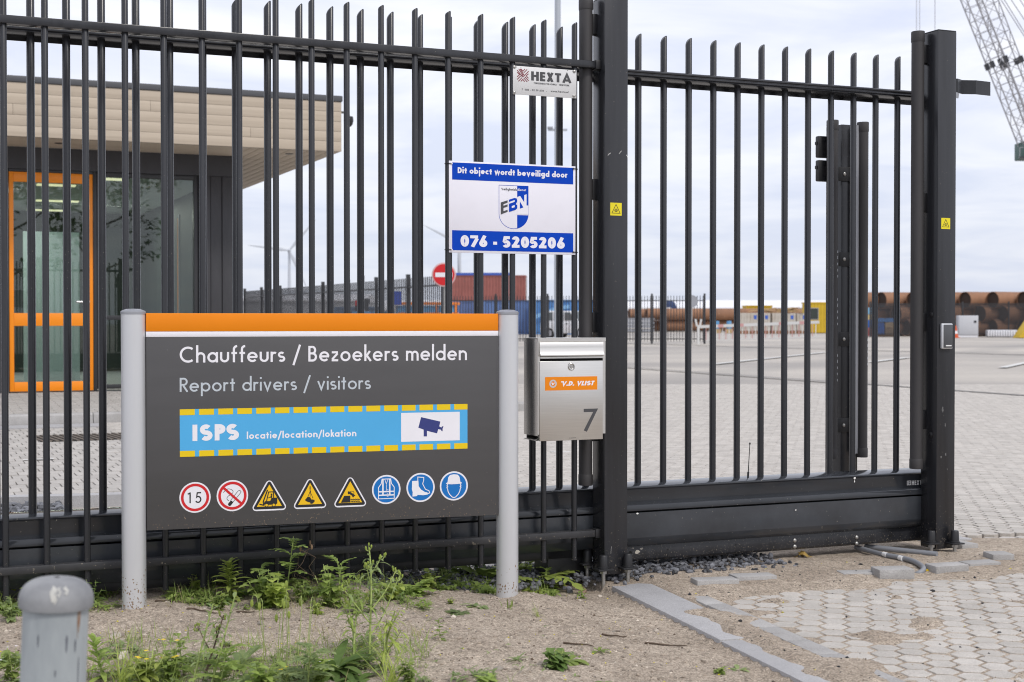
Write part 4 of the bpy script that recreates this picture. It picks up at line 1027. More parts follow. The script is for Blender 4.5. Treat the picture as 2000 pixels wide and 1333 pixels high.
def soil_mat(name, c1, c2, c3, pebble=0.5):
    m = bpy.data.materials.new(name); m.use_nodes = True
    n, l = m.node_tree.nodes, m.node_tree.links
    p = n['Principled BSDF']; p.inputs['Roughness'].default_value = 0.95; p.inputs['Specular IOR Level'].default_value = 0.2
    t = n.new('ShaderNodeTexCoord')
    def noise_(sc, det=6, ro=0.6):
        q = n.new('ShaderNodeTexNoise'); q.inputs['Scale'].default_value = sc; q.inputs['Detail'].default_value = det; q.inputs['Roughness'].default_value = ro
        l.new(t.outputs['Object'], q.inputs['Vector']); return q.outputs['Fac']
    def ramp(f, a, ca, b, cb):
        q = n.new('ShaderNodeValToRGB'); e = q.color_ramp.elements
        e[0].position = a; e[0].color = (*ca, 1); e[1].position = b; e[1].color = (*cb, 1); l.new(f, q.inputs[0]); return q.outputs[0]
    base = ramp(noise_(2.2), 0.35, c2, 0.65, c1)
    mxa = n.new('ShaderNodeMixRGB'); mxa.blend_type = 'MULTIPLY'; mxa.inputs['Fac'].default_value = 1.0
    l.new(base, mxa.inputs['Color1']); l.new(ramp(noise_(38, 5, 0.7), 0.3, (0.70, 0.68, 0.66), 0.7, (1.18, 1.17, 1.15)), mxa.inputs['Color2'])
    v = n.new('ShaderNodeTexVoronoi'); v.inputs['Scale'].default_value = 210; v.inputs['Randomness'].default_value = 1
    l.new(t.outputs['Object'], v.inputs['Vector'])
    gr = n.new('ShaderNodeMixRGB'); gr.blend_type = 'OVERLAY'; gr.inputs['Fac'].default_value = pebble
    bw = n.new('ShaderNodeRGBToBW'); l.new(v.outputs['Color'], bw.inputs[0])
    l.new(mxa.outputs[0], gr.inputs['Color1']); l.new(bw.outputs[0], gr.inputs['Color2'])
    dk = n.new('ShaderNodeMixRGB'); dk.inputs['Color2'].default_value = (*c3, 1)
    mr = n.new('ShaderNodeMapRange'); mr.inputs['From Min'].default_value = 0.57; mr.inputs['From Max'].default_value = 0.68; mr.inputs['To Max'].default_value = 0.7
    l.new(noise_(23, 4, 0.75), mr.inputs[0]); l.new(mr.outputs[0], dk.inputs['Fac']); l.new(gr.outputs[0], dk.inputs['Color1'])
    l.new(dk.outputs[0], p.inputs['Base Color'])
    b = n.new('ShaderNodeBump'); b.inputs['Strength'].default_value = 0.55; b.inputs['Distance'].default_value = 0.006
    ad = n.new('ShaderNodeMath'); ad.operation = 'ADD'; l.new(noise_(120, 3), ad.inputs[0]); l.new(v.outputs['Distance'], ad.inputs[1])
    l.new(ad.outputs[0], b.inputs['Height']); l.new(b.outputs[0], p.inputs['Normal'])
    return m
M_SAND = soil_mat('dry_sand', (0.465, 0.400, 0.330), (0.345, 0.291, 0.236), (0.15, 0.122, 0.096))
# near sheet, fine enough to carry humps and hollows
mb = MB(); x0, x1, y0, y1, st_ = -2.7, 3.4, 2.6, 7.3, 0.02
nx, ny = int((x1-x0)/st_)+1, int((y1-y0)/st_)+1
vs = []
for j in range(ny):
    for i in range(nx):
        x, y = x0+i*st_, y0+j*st_; z = sand_z(x, y)
        e = min(1.0, (x-x0)/0.3, (x1-x)/0.3, (y-y0)/0.3, (y1-y)/0.3); vs.append((x, y, z*max(e, 0) - 0.03*(1-max(e, 0))))
fs = []
for j in range(ny-1):
    for i in range(nx-1):
        f = FEN.local(Vector((x0+i*st_, y0+j*st_, 0)))
        if f.y < 0.62: a = j*nx+i; fs.append((a, a+1, a+nx+1, a+nx))
used = sorted({i for f in fs for i in f}); remap = {a: k for k, a in enumerate(used)}
mb.v = [vs[i] for i in used]; mb.f = [tuple(remap[i] for i in f) for f in fs]
tag(mb.build('sand_ground', M_SAND, smooth=True, angle=180), kind='structure')
M_FARG = mat('far_ground', (0.33, 0.31, 0.285), 0.95, var=0.15, vscale=0.05)
g = MB(); g.add([(-2500, -300, -0.06), (2500, -300, -0.06), (2500, 4500, -0.06), (-2500, 4500, -0.06)], [(0,1,2,3)])
tag(g.build('ground', M_FARG), kind='structure')

# ------------------------------------------------------------------ yard paving (far part by material)
def paving_mat():
    m = bpy.data.materials.new('yard_paving'); m.use_nodes = True
    n, l = m.node_tree.nodes, m.node_tree.links
    p = n['Principled BSDF']; p.inputs['Roughness'].default_value = 0.85
    t = n.new('ShaderNodeTexCoord')
    mp = n.new('ShaderNodeMapping'); mp.inputs['Rotation'].default_value = (0, 0, R(-17.0)); l.new(t.outputs['Object'], mp.inputs['Vector'])
    br = n.new('ShaderNodeTexBrick'); br.inputs['Scale'].default_value = 4.6; br.inputs['Mortar Size'].default_value = 0.02
    br.inputs['Color1'].default_value = (0.475, 0.447, 0.412, 1); br.inputs['Color2'].default_value = (0.43, 0.403, 0.372, 1); br.inputs['Mortar'].default_value = (0.33, 0.31, 0.285, 1)
    l.new(mp.outputs[0], br.inputs['Vector'])
    q = n.new('ShaderNodeTexNoise'); q.inputs['Scale'].default_value = 0.13; q.inputs['Detail'].default_value = 7
    mp2 = n.new('ShaderNodeMapping'); mp2.inputs['Rotation'].default_value = (0, 0, R(12)); mp2.inputs['Scale'].default_value = (0.35, 1.0, 1)
    l.new(t.outputs['Object'], mp2.inputs['Vector']); l.new(mp2.outputs[0], q.inputs['Vector'])
    rp = n.new('ShaderNodeValToRGB'); e = rp.color_ramp.elements
    e[0].position = 0.36; e[0].color = (0.74, 0.73, 0.73, 1); e[1].position = 0.60; e[1].color = (1.08, 1.06, 1.02, 1)
    l.new(q.outputs['Fac'], rp.inputs[0])
    mx_ = n.new('ShaderNodeMixRGB'); mx_.blend_type = 'MULTIPLY'; mx_.inputs['Fac'].default_value = 1
    l.new(br.outputs['Color'], mx_.inputs['Color1']); l.new(rp.outputs[0], mx_.inputs['Color2']); w = n.new('ShaderNodeTexWave'); w.inputs['Scale'].default_value = 0.09; w.inputs['Distortion'].default_value = 9; w.inputs['Detail'].default_value = 3; w.inputs['Detail Scale'].default_value = 0.25
    l.new(mp2.outputs[0], w.inputs['Vector'])
    mr = n.new('ShaderNodeMapRange'); mr.inputs['From Min'].default_value = 0.86; mr.inputs['From Max'].default_value = 1.0; mr.inputs['To Max'].default_value = 0.30
    l.new(w.outputs['Fac'], mr.inputs[0])
    q3 = n.new('ShaderNodeTexNoise'); q3.inputs['Scale'].default_value = 0.9; q3.inputs['Detail'].default_value = 5; l.new(t.outputs['Object'], q3.inputs['Vector'])
    m3 = n.new('ShaderNodeMapRange'); m3.inputs['From Min'].default_value = 0.66; m3.inputs['From Max'].default_value = 0.74; m3.inputs['To Max'].default_value = 0.35
    l.new(q3.outputs['Fac'], m3.inputs[0])
    a_ = n.new('ShaderNodeMath'); a_.operation = 'MAXIMUM'; l.new(mr.outputs[0], a_.inputs[0]); l.new(m3.outputs[0], a_.inputs[1])
    tm = n.new('ShaderNodeMixRGB'); tm.inputs['Color2'].default_value = (0.20, 0.195, 0.19, 1)
    l.new(a_.outputs[0], tm.inputs['Fac']); l.new(mx_.outputs[0], tm.inputs['Color1']); l.new(tm.outputs[0], p.inputs['Base Color'])
    return m
M_YARD = paving_mat()
def quad_on(fr, pts, z, name, m, kind='structure'):
    mb = MB(); mb.add([fr.world(u, w, z) for u, w in pts], [tuple(range(len(pts)))]); return tag(mb.build(name, m), kind=kind)
yard = quad_on(FEN, [(-160, 0.5), (6.0, 0.5), (6.0, -1.2), (260, -1.2), (260, 420), (-160, 420)], -0.015, 'yard_paving', M_YARD)

# ------------------------------------------------------------------ hexagonal pavers
def concrete(name, c1, c2, grit=0.5, obj=0.10):
    m = bpy.data.materials.new(name); m.use_nodes = True
    n, l = m.node_tree.nodes, m.node_tree.links
    p = n['Principled BSDF']; p.inputs['Roughness'].default_value = 0.88; p.inputs['Specular IOR Level'].default_value = 0.3
    t = n.new('ShaderNodeTexCoord'); gg = n.new('ShaderNodeNewGeometry'); oi = n.new('ShaderNodeObjectInfo')
    q = n.new('ShaderNodeTexNoise'); q.inputs['Scale'].default_value = 9; q.inputs['Detail'].default_value = 7; q.inputs['Roughness'].default_value = 0.65
    l.new(gg.outputs['Position'], q.inputs['Vector'])
    rp = n.new('ShaderNodeValToRGB'); e = rp.color_ramp.elements
    e[0].position = 0.3; e[0].color = (*c2, 1); e[1].position = 0.68; e[1].color = (*c1, 1); l.new(q.outputs['Fac'], rp.inputs[0])
    q2 = n.new('ShaderNodeTexNoise'); q2.inputs['Scale'].default_value = 260; q2.inputs['Detail'].default_value = 2
    l.new(gg.outputs['Position'], q2.inputs['Vector'])
    ov = n.new('ShaderNodeMixRGB'); ov.blend_type = 'OVERLAY'; ov.inputs['Fac'].default_value = grit
    l.new(rp.outputs[0], ov.inputs['Color1']); l.new(q2.outputs['Fac'], ov.inputs['Color2'])
    hv = n.new('ShaderNodeHueSaturation'); ad = n.new('ShaderNodeMath'); ad.operation = 'ADD'
    l.new(gg.outputs['Random Per Island'], ad.inputs[0]); l.new(oi.outputs['Random'], ad.inputs[1])
    fr_ = n.new('ShaderNodeMath'); fr_.operation = 'FRACT'; l.new(ad.outputs[0], fr_.inputs[0])
    mr = n.new('ShaderNodeMapRange'); mr.inputs['To Min'].default_value = 1-obj; mr.inputs['To Max'].default_value = 1+obj
    l.new(fr_.outputs[0], mr.inputs[0]); l.new(mr.outputs[0], hv.inputs['Value']); l.new(ov.outputs[0], hv.inputs['Color'])
    l.new(hv.outputs[0], p.inputs['Base Color'])
    b = n.new('ShaderNodeBump'); b.inputs['Strength'].default_value = 0.25; b.inputs['Distance'].default_value = 0.003
    l.new(q2.outputs['Fac'], b.inputs['Height']); l.new(b.outputs[0], p.inputs['Normal'])
    return m
M_PAVER = concrete('paver_concrete', (0.505, 0.475, 0.438), (0.415, 0.387, 0.352))
M_SLAB = concrete('slab_concrete', (0.43, 0.425, 0.43), (0.37, 0.365, 0.37), obj=0.04)
M_KERB = concrete('edging_concrete', (0.41, 0.40, 0.39), (0.32, 0.31, 0.30), obj=0.08)
HR = 0.0553; GAP = 0.0075
def hex_pts(r, z): return [(r*math.cos(R(60*k+30)), r*math.sin(R(60*k+30)), z) for k in range(6)]
def hex_add(mb, cx, cy, ang, z, tilt=(0, 0), gap=GAP):
    ca, sa = math.cos(ang), math.sin(ang); r0 = HR-gap; ch = 0.0022
    rings = [hex_pts(r0, -0.03), hex_pts(r0, -ch*0.8), hex_pts(r0-ch, 0)]
    vs = [(cx+x*ca-y*sa, cy+x*sa+y*ca, z+q+x*tilt[0]+y*tilt[1]) for rg in rings for x, y, q in rg]
    fs = [(i*6+k, i*6+(k+1) % 6, (i+1)*6+(k+1) % 6, (i+1)*6+k) for i in range(2) for k in range(6)] + [tuple(12+k for k in range(6))]
    mb.add(vs, fs)
bed = MB(); bed.add([PAVF.world(u, w, -0.034) for u, w in ((0, 0.4), (3.2, 0.4), (3.2, -3.0), (0, -3.0))], [(0,1,2,3)])
drive = tag(bed.build('driveway_paving', M_SAND), kind='structure')
cells = []
ci = 0
def visible(p, m=0.06):
    d = p.y*CP - (p.z-CAM_H)*SP
    if d < 0.5: return False
    px = 1000+FPX*p.x/d; py = 625.5 + FPX*(CAM_H-p.z)/d
    return -60 < px < 2060 and py < 1333 + FPX*m/d
for i in range(-70, 300):
    for j in range(-60, 330):
        u = 0.288 + 0.87*HR + (i + (0.5 if j % 2 else 0))*math.sqrt(3)*HR; w = 0.05 - HR + (j-30)*1.5*HR
        p = PAVF.world(u, w); f = FEN.local(p)
        if p.y > 24 or p.y < 3.6 or not visible(p): continue
        front = f.y < 0.30
        if front and u < 0.32: continue
        if front and f.y > -0.40 and f.x < 4.25: continue
        if front and f.y > -0.40 and f.x < 5.0 and f.y > -0.05 - 0.0 and f.y < 0.25 and f.x < 4.45: continue
        if not front and (f.y < 0.36 or (f.x < 1.55 and f.y < 16)): continue
        cells.append((p.y, u, w, p, front and f.x < 4.6))
cells.sort(key=lambda c: c[0])
variants = []
for v in range(4):
    mb = MB(); rr = random.Random(v); hex_add(mb, 0, 0, 0, 0, (rr.uniform(-.02, .02), rr.uniform(-.02, .02)))
    variants.append(mb.mesh('paver', M_PAVER))
mbf = MB(); nparts = 0
for (Y, u, w, p, front) in cells:
    if front and nparts < 298:
        o = link_mesh('paver', variants[rnd.randrange(4)], drive, (p.x, p.y, rnd.uniform(0.0035, 0.0062)), (0, 0, R(17.0)+R(60)*rnd.randrange(6))); nparts += 1
    else:
        hex_add(mbf, p.x, p.y, R(17.0), rnd.uniform(0.0032, 0.0056), (rnd.uniform(-.012, .012), rnd.uniform(-.012, .012)), GAP if Y < 6.5 else max(.0026, GAP-.0012*(Y-6.5)))
tag(mbf.build('paver_field', M_PAVER, drive), kind='stuff')
# soldier row of oblong pavers beside the hexagons
for k in range(-1, 8):
    L_ = 0.212
    b = MB().box(-0.040, 0.040, -L_/2+0.002, L_/2-0.002, -0.05, 0.0)
    p = PAVF.world(0.240, 0.06-L_/2-k*L_ - 0.10, 0.0125+rnd.uniform(-.001, .001))
    b.build('edge_paver', M_KERB, drive, bevel=0.003, loc=p, rot=(0, 0, R(17.0)+rnd.uniform(-.008, .008)))
for k, (px, py, ang) in enumerate(((1396, 1149, 14), (1470, 1141, 16))):
    p = on_ground(px, py); MB().box(-0.09, 0.09, -0.04, 0.04, -0.04, 0.013).build('edge_paver', M_KERB, drive, bevel=0.003, loc=(p.x, p.y, 0.026), rot=(0.0, R(1), R(ang)))
# concrete slabs along the sand
slab_o = None
for k in range(2):
    mb = MB(); L0 = -k*1.02
    prof = [(0.0, L0-0.004), (0.165, L0-0.004 if k else L0+0.03)]
    if k == 0: pts = [(0.0, 0.0), (0.045, -0.012), (0.075, 0.015), (0.125, 0.030), (0.174, 0.0), (0.174, -1.01), (0.0, -1.01)]
    else: pts = [(0.0, -1.018), (0.174, -1.018), (0.174, -2.6), (0.0, -2.6)]
    n_ = len(pts); vs = [PAVF.world(u, w, -0.045) for u, w in pts] + [PAVF.world(u, w, 0.010-0.003*k) for u, w in pts]
    a = [tuple(n_+i for i in range(n_))[::-1], tuple(range(n_))] + [(i, n_+i, n_+(i+1) % n_, (i+1) % n_) for i in range(n_)]
    mb.add(vs, a); mb.build('edge_slab', M_SLAB, drive, bevel=0.003)
# loose kerb blocks around the gate's end
def block(pa, pb, depth, h, lean=0.0, name='kerb_block', zt=0.03):
    a, b = on_ground(*pa, z=zt), on_ground(*pb, z=zt)
    d = Vector((b.x-a.x, b.y-a.y, 0)); L_ = d.length; ang = math.atan2(d.y, d.x)
    return MB().box(0, L_, 0, depth, -h, 0).build(name, M_KERB, drive, bevel=0.004, loc=(a.x, a.y, zt), rot=(0, lean, ang))
block((1648, 1121), (1716, 1119), 0.085, 0.05, zt=0.026)
block((1718, 1114), (1787, 1112), 0.095, 0.05, zt=0.048)
block((1829, 1107), (1893, 1103), 0.085, 0.05, zt=0.044)
block((1895, 1102), (1956, 1098), 0.085, 0.04, zt=0.030)
block((1940, 1084), (1982, 1083), 0.10, 0.05, zt=0.046)
p = FEN.world(4.20, 0.02, 0.034); MB().box(0, 0.10, -0.02, 0.46, -0.05, 0).build('kerb_block', M_KERB, drive, bevel=0.004, loc=p, rot=(0, 0, R(26)))
p = FEN.world(4.34, 0.30, 0.022); MB().box(0, 0.09, -0.1, 0.5, -0.05, 0).build('kerb_block', M_SLAB, drive, bevel=0.004, loc=p, rot=(0, 0, R(30)))
# narrow concrete kerb at the foot of the fence
fk = MB()
for k in range(2):
    fk = MB().box(-0.5+k*1.1, 0.595+k*1.1, 0.06, 0.11, -0.05, 0.045 - 0.008*k)
    tag(fk.build('fence_kerb', M_SLAB, None, bevel=0.004, loc=FEN.o, rot=(0, 0, FEN.th)), kind='structure')

# ------------------------------------------------------------------ gravel, grit
def ico(rr, s):
    t = (1+5**.5)/2
    v = [(-1,t,0),(1,t,0),(-1,-t,0),(1,-t,0),(0,-1,t),(0,1,t),(0,-1,-t),(0,1,-t),(t,0,-1),(t,0,1),(-t,0,-1),(-t,0,1)]
    f = [(0,11,5),(0,5,1),(0,1,7),(0,7,10),(0,10,11),(1,5,9),(5,11,4),(11,10,2),(10,7,6),(7,1,8),(3,9,4),(3,4,2),(3,2,6),(3,6,8),(3,8,9),(4,9,5),(2,4,11),(6,2,10),(8,6,7),(9,8,1)]
    sx, sy, sz = s*rr.uniform(.7, 1.25), s*rr.uniform(.6, 1.0), s*rr.uniform(.45, .85)
    q = Matrix.Rotation(rr.uniform(0, 6.28), 3, 'Z') @ Matrix.Rotation(rr.uniform(-.6, .6), 3, 'X')
    return [q @ Vector((x*sx*rr.uniform(.7, 1.15)*.53, y*sy*rr.uniform(.7, 1.15)*.53, z*sz*rr.uniform(.7, 1.15)*.53)) for x, y, z in v], f
def octa(rr, s):
    v = [(1,0,0),(0,1,0),(-1,0,0),(0,-1,0),(0,0,1),(0,0,-1)]; f = [(0,1,4),(1,2,4),(2,3,4),(3,0,4),(1,0,5),(2,1,5),(3,2,5),(0,3,5)]
    q = Matrix.Rotation(rr.uniform(0, 6.28), 3, 'Z')
    return [q @ Vector((x*s*rr.uniform(.6, 1.3), y*s*rr.uniform(.6, 1.3), z*s*rr.uniform(.4, .9))) for x, y, z in v], f
def scatter(name, n, where, size, m, seed, zf, shape=ico, sink=0.3, label=None):
    rr = random.Random(seed); mb = MB(); k = 0
    while k < n:
        p = where(rr)
        if p is None: continue
        s = rr.uniform(*size)*0.5
        if rr.random() < 0.12: s *= 1.5
        v, f = shape(rr, s); z = zf(p[0], p[1], rr) + s*(0.5-sink)
        mb.add([(p[0]+q.x, p[1]+q.y, z+q.z) for q in v], f); k += 1
    return tag(mb.build(name, m), kind='stuff')
M_GRAVEL = mat('dark_split_gravel', (0.105, 0.108, 0.120), 0.55, island=0.75, spec=0.5)
M_GRIT = mat('black_grit', (0.025, 0.024, 0.026), 0.7, island=0.5)
M_PEBBLE = mat('pale_pebble', (0.42, 0.37, 0.31), 0.8, island=0.55)
M_PETAL = mat('yellow_bits', (0.62, 0.55, 0.05), 0.8, island=0.3)
M_BARK = mat('dead_twig', (0.10, 0.070, 0.048), 0.9, island=0.4)
def strip_(u0, u1, w0, w1, soft=True):
    def f(rr):
        u, w = rr.uniform(u0, u1), rr.uniform(w0, w1)
        if soft:
            wl = w0 + 0.09 + 0.07*noise.noise(Vector((u*3, 1, 0))) 
            if w < wl and rr.random() > 0.16: return None
        p = FEN.world(u, w); return (p.x, p.y)
    return f
scatter('gravel', 2300, strip_(1.30, 3.22, -0.13, 0.40), (0.016, 0.030), M_GRAVEL, 1, lambda x, y, r: max(0.006, sand_z(x, y)) + r.uniform(0, .018)*sm(-.1, .12, FEN.local(Vector((x, y, 0))).y))
scatter('gravel', 1500, strip_(-0.6, 1.30, 0.10, 0.45, False), (0.018, 0.032), M_GRAVEL, 2, lambda x, y, r: 0.006 + r.uniform(0, .025))
bedz = lambda x, y, r: -0.005 + r.uniform(0, .025)
def left_bed(rr):
    p = FEN.world(rr.uniform(-1.9, 0.5), rr.uniform(2.55, 3.62)); q = FEN.local(Vector((p.x, p.y, 0)))
    if q.y > 3.45 + 0.15*math.cos((q.x+0.8)*1.6): return None
    return (p.x, p.y)
scatter('gravel', 2600, left_bed, (0.030, 0.055), M_GRAVEL, 3, bedz)
def paved(rr):
    p = PAVF.world(rr.uniform(0.0, 2.0), rr.uniform(-1.9, 0.4)); f = FEN.local(p)
    return (p.x, p.y) if f.y < -0.12 else None
top = lambda x, y, r: max(0.0, sand_z(x, y))
scatter('grit', 330, paved, (0.004, 0.011), M_GRIT, 4, top, octa)
scatter('grit', 26, paved, (0.014, 0.024), M_GRIT, 14, top, ico)
def sandy(rr):
    p = Vector((rr.uniform(-2.2, 0.9), rr.uniform(3.7, 5.9), 0)); f = FEN.local(p)
    return (p.x, p.y) if f.y < 0.05 and PAVF.local(p).x < -0.01 else None
scatter('pebbles', 900, sandy, (0.004, 0.012), M_PEBBLE, 5, lambda x, y, r: sand_z(x, y), octa)
scatter('pebbles', 60, sandy, (0.016, 0.034), M_PEBBLE, 6, lambda x, y, r: sand_z(x, y), ico, 0.55)
scatter('soil_clods', 1500, sandy, (0.006, 0.018), mat('soil_clod', (0.30, 0.25, 0.20), 0.95, island=0.35), 15, lambda x, y, r: sand_z(x, y), ico, 0.45)
scatter('grit', 520, sandy, (0.003, 0.009), M_BARK, 7, lambda x, y, r: sand_z(x, y), octa)
scatter('petals', 200, sandy, (0.004, 0.008), M_PETAL, 8, lambda x, y, r: sand_z(x, y)+.001, octa)
scatter('petals', 22, paved, (0.005, 0.010), M_PETAL, 9, top, octa)
def grainy(rr):
    p = PAVF.world(rr.uniform(0.0, 2.0), rr.uniform(-1.9, 0.4)); f = FEN.local(p)
    return (p.x, p.y) if f.y < -0.05 and (sand_z(p.x, p.y) > 0.0005 or rr.random() < 0.12) else None
scatter('coarse_sand', 6500, grainy, (0.0030, 0.0065), mat('coarse_grain', (0.36, 0.29, 0.22), 0.9, island=0.6), 10, top, octa)
rr = random.Random(77)
for (px, py, L_, a) in ((1200, 1241, 0.09, 12), (330, 1187, 0.10, 3), (398, 1205, 0.12, -6), (1130, 1275, 0.10, -10), (1300, 1258, 0.14, -6), (480, 1200, 0.06, 20)):
    q = on_ground(px, py, 0.05 if px < 800 else 0.0); pts = []
    for k in range(6):
        x = q.x+(k/5-.5)*L_*math.cos(R(a)); y = q.y+(k/5-.5)*L_*math.sin(R(a))+rr.uniform(-.006, .006); pts.append((x, y, sand_z(x, y)+0.004))
    t_ = MB().tube(pts, 0.0035, 6, r1=0.0015).build('dry_twig', M_BARK, smooth=True); tag(t_, 'dead brown twig lying ' + {1200: 'near the slab edge on bare sand', 330: 'just right of the left sign post', 398: 'on the sand below the left end of the sign', 1130: 'on bare sand right of the leafy rosette', 1300: 'on bare sand close to the concrete slab', 480: 'on the sand among the seedlings'}[px], 'twig', 'dead twigs on the sand')

# ------------------------------------------------------------------ cable conduit, leaf and scraps at the gate's end
M_PIPE = mat('grey_conduit', (0.23, 0.24, 0.26), 0.5, var=0.06)
P = [on_ground(*q, z=z) for q, z in (((1672, 1069), .03), ((1700, 1077), .03), ((1732, 1085), .032), ((1765, 1091), .034), ((1789, 1099), .034), ((1803, 1109), .03), ((1801, 1116), .02), ((1790, 1122), .008), ((1775, 1126), -.01))]
sp = []
for i in range(len(P)-1):
    for k in range(5):
        t = k/5; p0, p1, p2, p3 = P[max(i-1,0)], P[i], P[i+1], P[min(i+2, len(P)-1)]
        sp.append(0.5*((2*p1)+(-p0+p2)*t+(2*p0-5*p1+4*p2-p3)*t*t+(-p0+3*p1-3*p2+p3)*t**3))
cd = tag(MB().tube(sp, 0.0115, 12).build('cable_conduit', M_PIPE, smooth=True), 'curved grey plastic conduit coming out from under the gate into the paving', 'conduit')
for px, py in ((1726, 1083), (1757, 1090)):
    q = on_ground(px, py, .033); q2 = on_ground(px+7, py+2, .033)
    MB().tube([q, q2], 0.0119, 12).build('printed_band', M_PRINT_W, cd, smooth=True)
q0, q1 = on_ground(1690, 1068, .03), on_ground(1830, 1083, .03)
tag(MB().tube([q0, q1], 0.0125, 12).build('cable_conduit', M_PIPE, smooth=True), 'straight grey conduit lying between the gate end and the right gate post', 'conduit')
M_LEAF = mat('dead_leaf', (0.40, 0.24, 0.06), 0.7, col2=(0.26, 0.20, 0.05), vscale=60)
q = on_ground(1560, 1088, 0.015); mb = MB()
for a, s_ in ((0.2, 1.0), (0.9, .7), (-0.5, .7), (2.8, .6)):
    e = []
    for k in range(5):
        t = k/4; wd = 0.018*s_*math.sin(math.pi*min(1, t*1.1+.05)); c = Vector((math.cos(a)*t*.07*s_, math.sin(a)*t*.07*s_*.8, 0.008+0.012*math.sin(t*5+a)))
        nn = Vector((-math.sin(a), math.cos(a), 0.4)); e += [q+c-nn*wd, q+c+nn*wd]
    mb.add(e, [(2*k, 2*k+1, 2*k+3, 2*k+2) for k in range(4)])
tag(mb.build('fallen_leaf', M_LEAF, smooth=True), 'curled yellow brown fallen leaf on the sand below the gate', 'leaf')
q = on_ground(1812, 1117, 0.012); mb = MB(); v, f = ico(random.Random(5), 0.016); mb.add([q+Vector((p.x*1.6, p.y, p.z)) for p in v], f)
tag(mb.build('yellow_scrap', mat('scrap_yellow', (0.72, 0.50, 0.02), 0.6)), 'small bright yellow scrap lying beside the bent conduit', 'litter')
for px, py, r_, m_ , lb_ in ((1113, 1140, .016, M_GRAVEL, 'rounded dark grey stone lying left of a brown stone near the gate post'), (1137, 1140, .020, mat('brown_stone', (0.30, 0.21, 0.15), 0.7, var=0.1, vscale=40), 'rounded brown stone lying beside a dark stone near the left gate post'),
                          (240, 1302, .022, M_PEBBLE, 'pale flat stone among the weeds right of the bollard'), (228, 1258, .017, M_PEBBLE, 'pale round stone on bare sand right of the bollard')):
    q = on_ground(px, py, 0.045 if px < 600 else 0.005); mb = MB(); v, f = ico(random.Random(px), r_*1.5); mb.add(v, f)
    tag(mb.build('stone', m_, smooth=True, loc=(q.x, q.y, sand_z(q.x, q.y)+r_*.25)), lb_, 'stone')
# ------------------------------------------------------------------ low gatehouse with beige boarded eaves
ZF = 0.20
WB = FEN.local(on_ground(100, 765, ZF)).y
def bz(px, py, w=WB): return FEN.hit(px, py, w)
ZS = bz(453, 306)[1]
WFa = WB - 1.0
for _ in range(40):
    zz_ = FEN.hit(663, 296.5, WFa)[1]; WFa += (ZS - zz_)*2.0 if abs(ZS-zz_) > 1e-4 else 0
    WFa = max(WB-2.2, min(WB-0.4, WFa))
UC = bz(456, 500)[0]; UL = bz(18, 500)[0] - 4.5; DEP = 7.0
UF, ZTOP = FEN.hit(667, 188, WFa)
M_BOARD = mat('beige_board', (0.50, 0.425, 0.335), 0.6, col2=(0.43, 0.36, 0.28), vscale=5, stretch=(0.12, 1, 7), bump=0.10, bscale=30, island=0.0)
M_DARKB = mat('dark_cladding', (0.040, 0.040, 0.045), 0.5, var=0.15, vscale=6, stretch=(1, 1, 0.3), bump=0.08, bscale=12)
M_ROOFE = mat('roof_edging', (0.075, 0.078, 0.085), 0.45)
M_DFRAME = mat('dark_window_frame', (0.030, 0.031, 0.034), 0.4)
M_DOORO = mat('door_orange', (0.90, 0.27, 0.006), 0.35)
M_GLASS = pane_mat('window_glass', (0.76, 0.83, 0.80), 0.0)
bld = framed('gatehouse', 'low dark gatehouse with beige boarded eaves and a glazed orange door', 'building', FEN)
rows = 5; zt0, zt1 = ZS, ZTOP-0.075
for r in range(rows):
    za = zt0+(zt1-zt0)*r/rows; zb = zt0+(zt1-zt0)*(r+1)/rows
    cuts = [UL-2] + [UF - c for c in ((0.0,) if r == 0 else (1.6+1.1*((r*7) % 4)*.9, 5.0+0.9*((r*5) % 3)))][::-1] + [UF]
    cuts = sorted(set([UL-2, UF] + [UF-c for c in ((3.1,), (1.15, 4.4), (3.9,), (2.35,), (0.95, 3.3))[r]]))
    for a, b in zip(cuts[:-1], cuts[1:]):
        MB().box(a+0.0015, b-0.0015, WFa, WFa+0.025, za+0.0016, zb-0.0016).build('fascia_board', M_BOARD, bld, bevel=0.0008)
    MB().box(UF-0.025, UF, WFa+0.027, WB+DEP, za+0.003, zb-0.003).build('fascia_board', M_BOARD, bld, bevel=0.003)
MB().box(UL-2, UF-0.03, WFa+0.03, WFa+0.05, ZS+0.002, ZTOP-0.08).build('fascia_backing', M_DARKB, bld)
MB().box(UL-2, UF+0.012, WFa-0.015, WB+DEP+0.02, ZTOP-0.072, ZTOP).build('roof', M_ROOFE, bld, bevel=0.006)
nb = 9; bw_ = (UF-0.02-UC)/nb
for k in range(nb):
    MB().box(UC+bw_*k+0.004, UC+bw_*(k+1)-0.004, WFa+0.028, WB+DEP, ZS+0.004, ZS+0.022).build('soffit_board', M_BOARD, bld, bevel=0.002)
fb = (WB-WFa-0.03)/6
for k in range(6):
    MB().box(UL-2, UC-0.001, WFa+0.03+fb*k+0.004, WFa+0.03+fb*(k+1)-0.004, ZS+0.004, ZS+0.022).build('soffit_board', M_BOARD, bld, bevel=0.002)
dl = MB().lathe([(0.05, 0), (0.05, -0.006), (0.04, -0.008)], 16).mesh('downlight', M_DFRAME)
for px, py in ((115, 281), (565, 299)):
    u, _ = FEN.hit(px, py, WFa+0.5); link_mesh('downlight', dl, bld, (u, WFa+0.5, ZS+0.004))
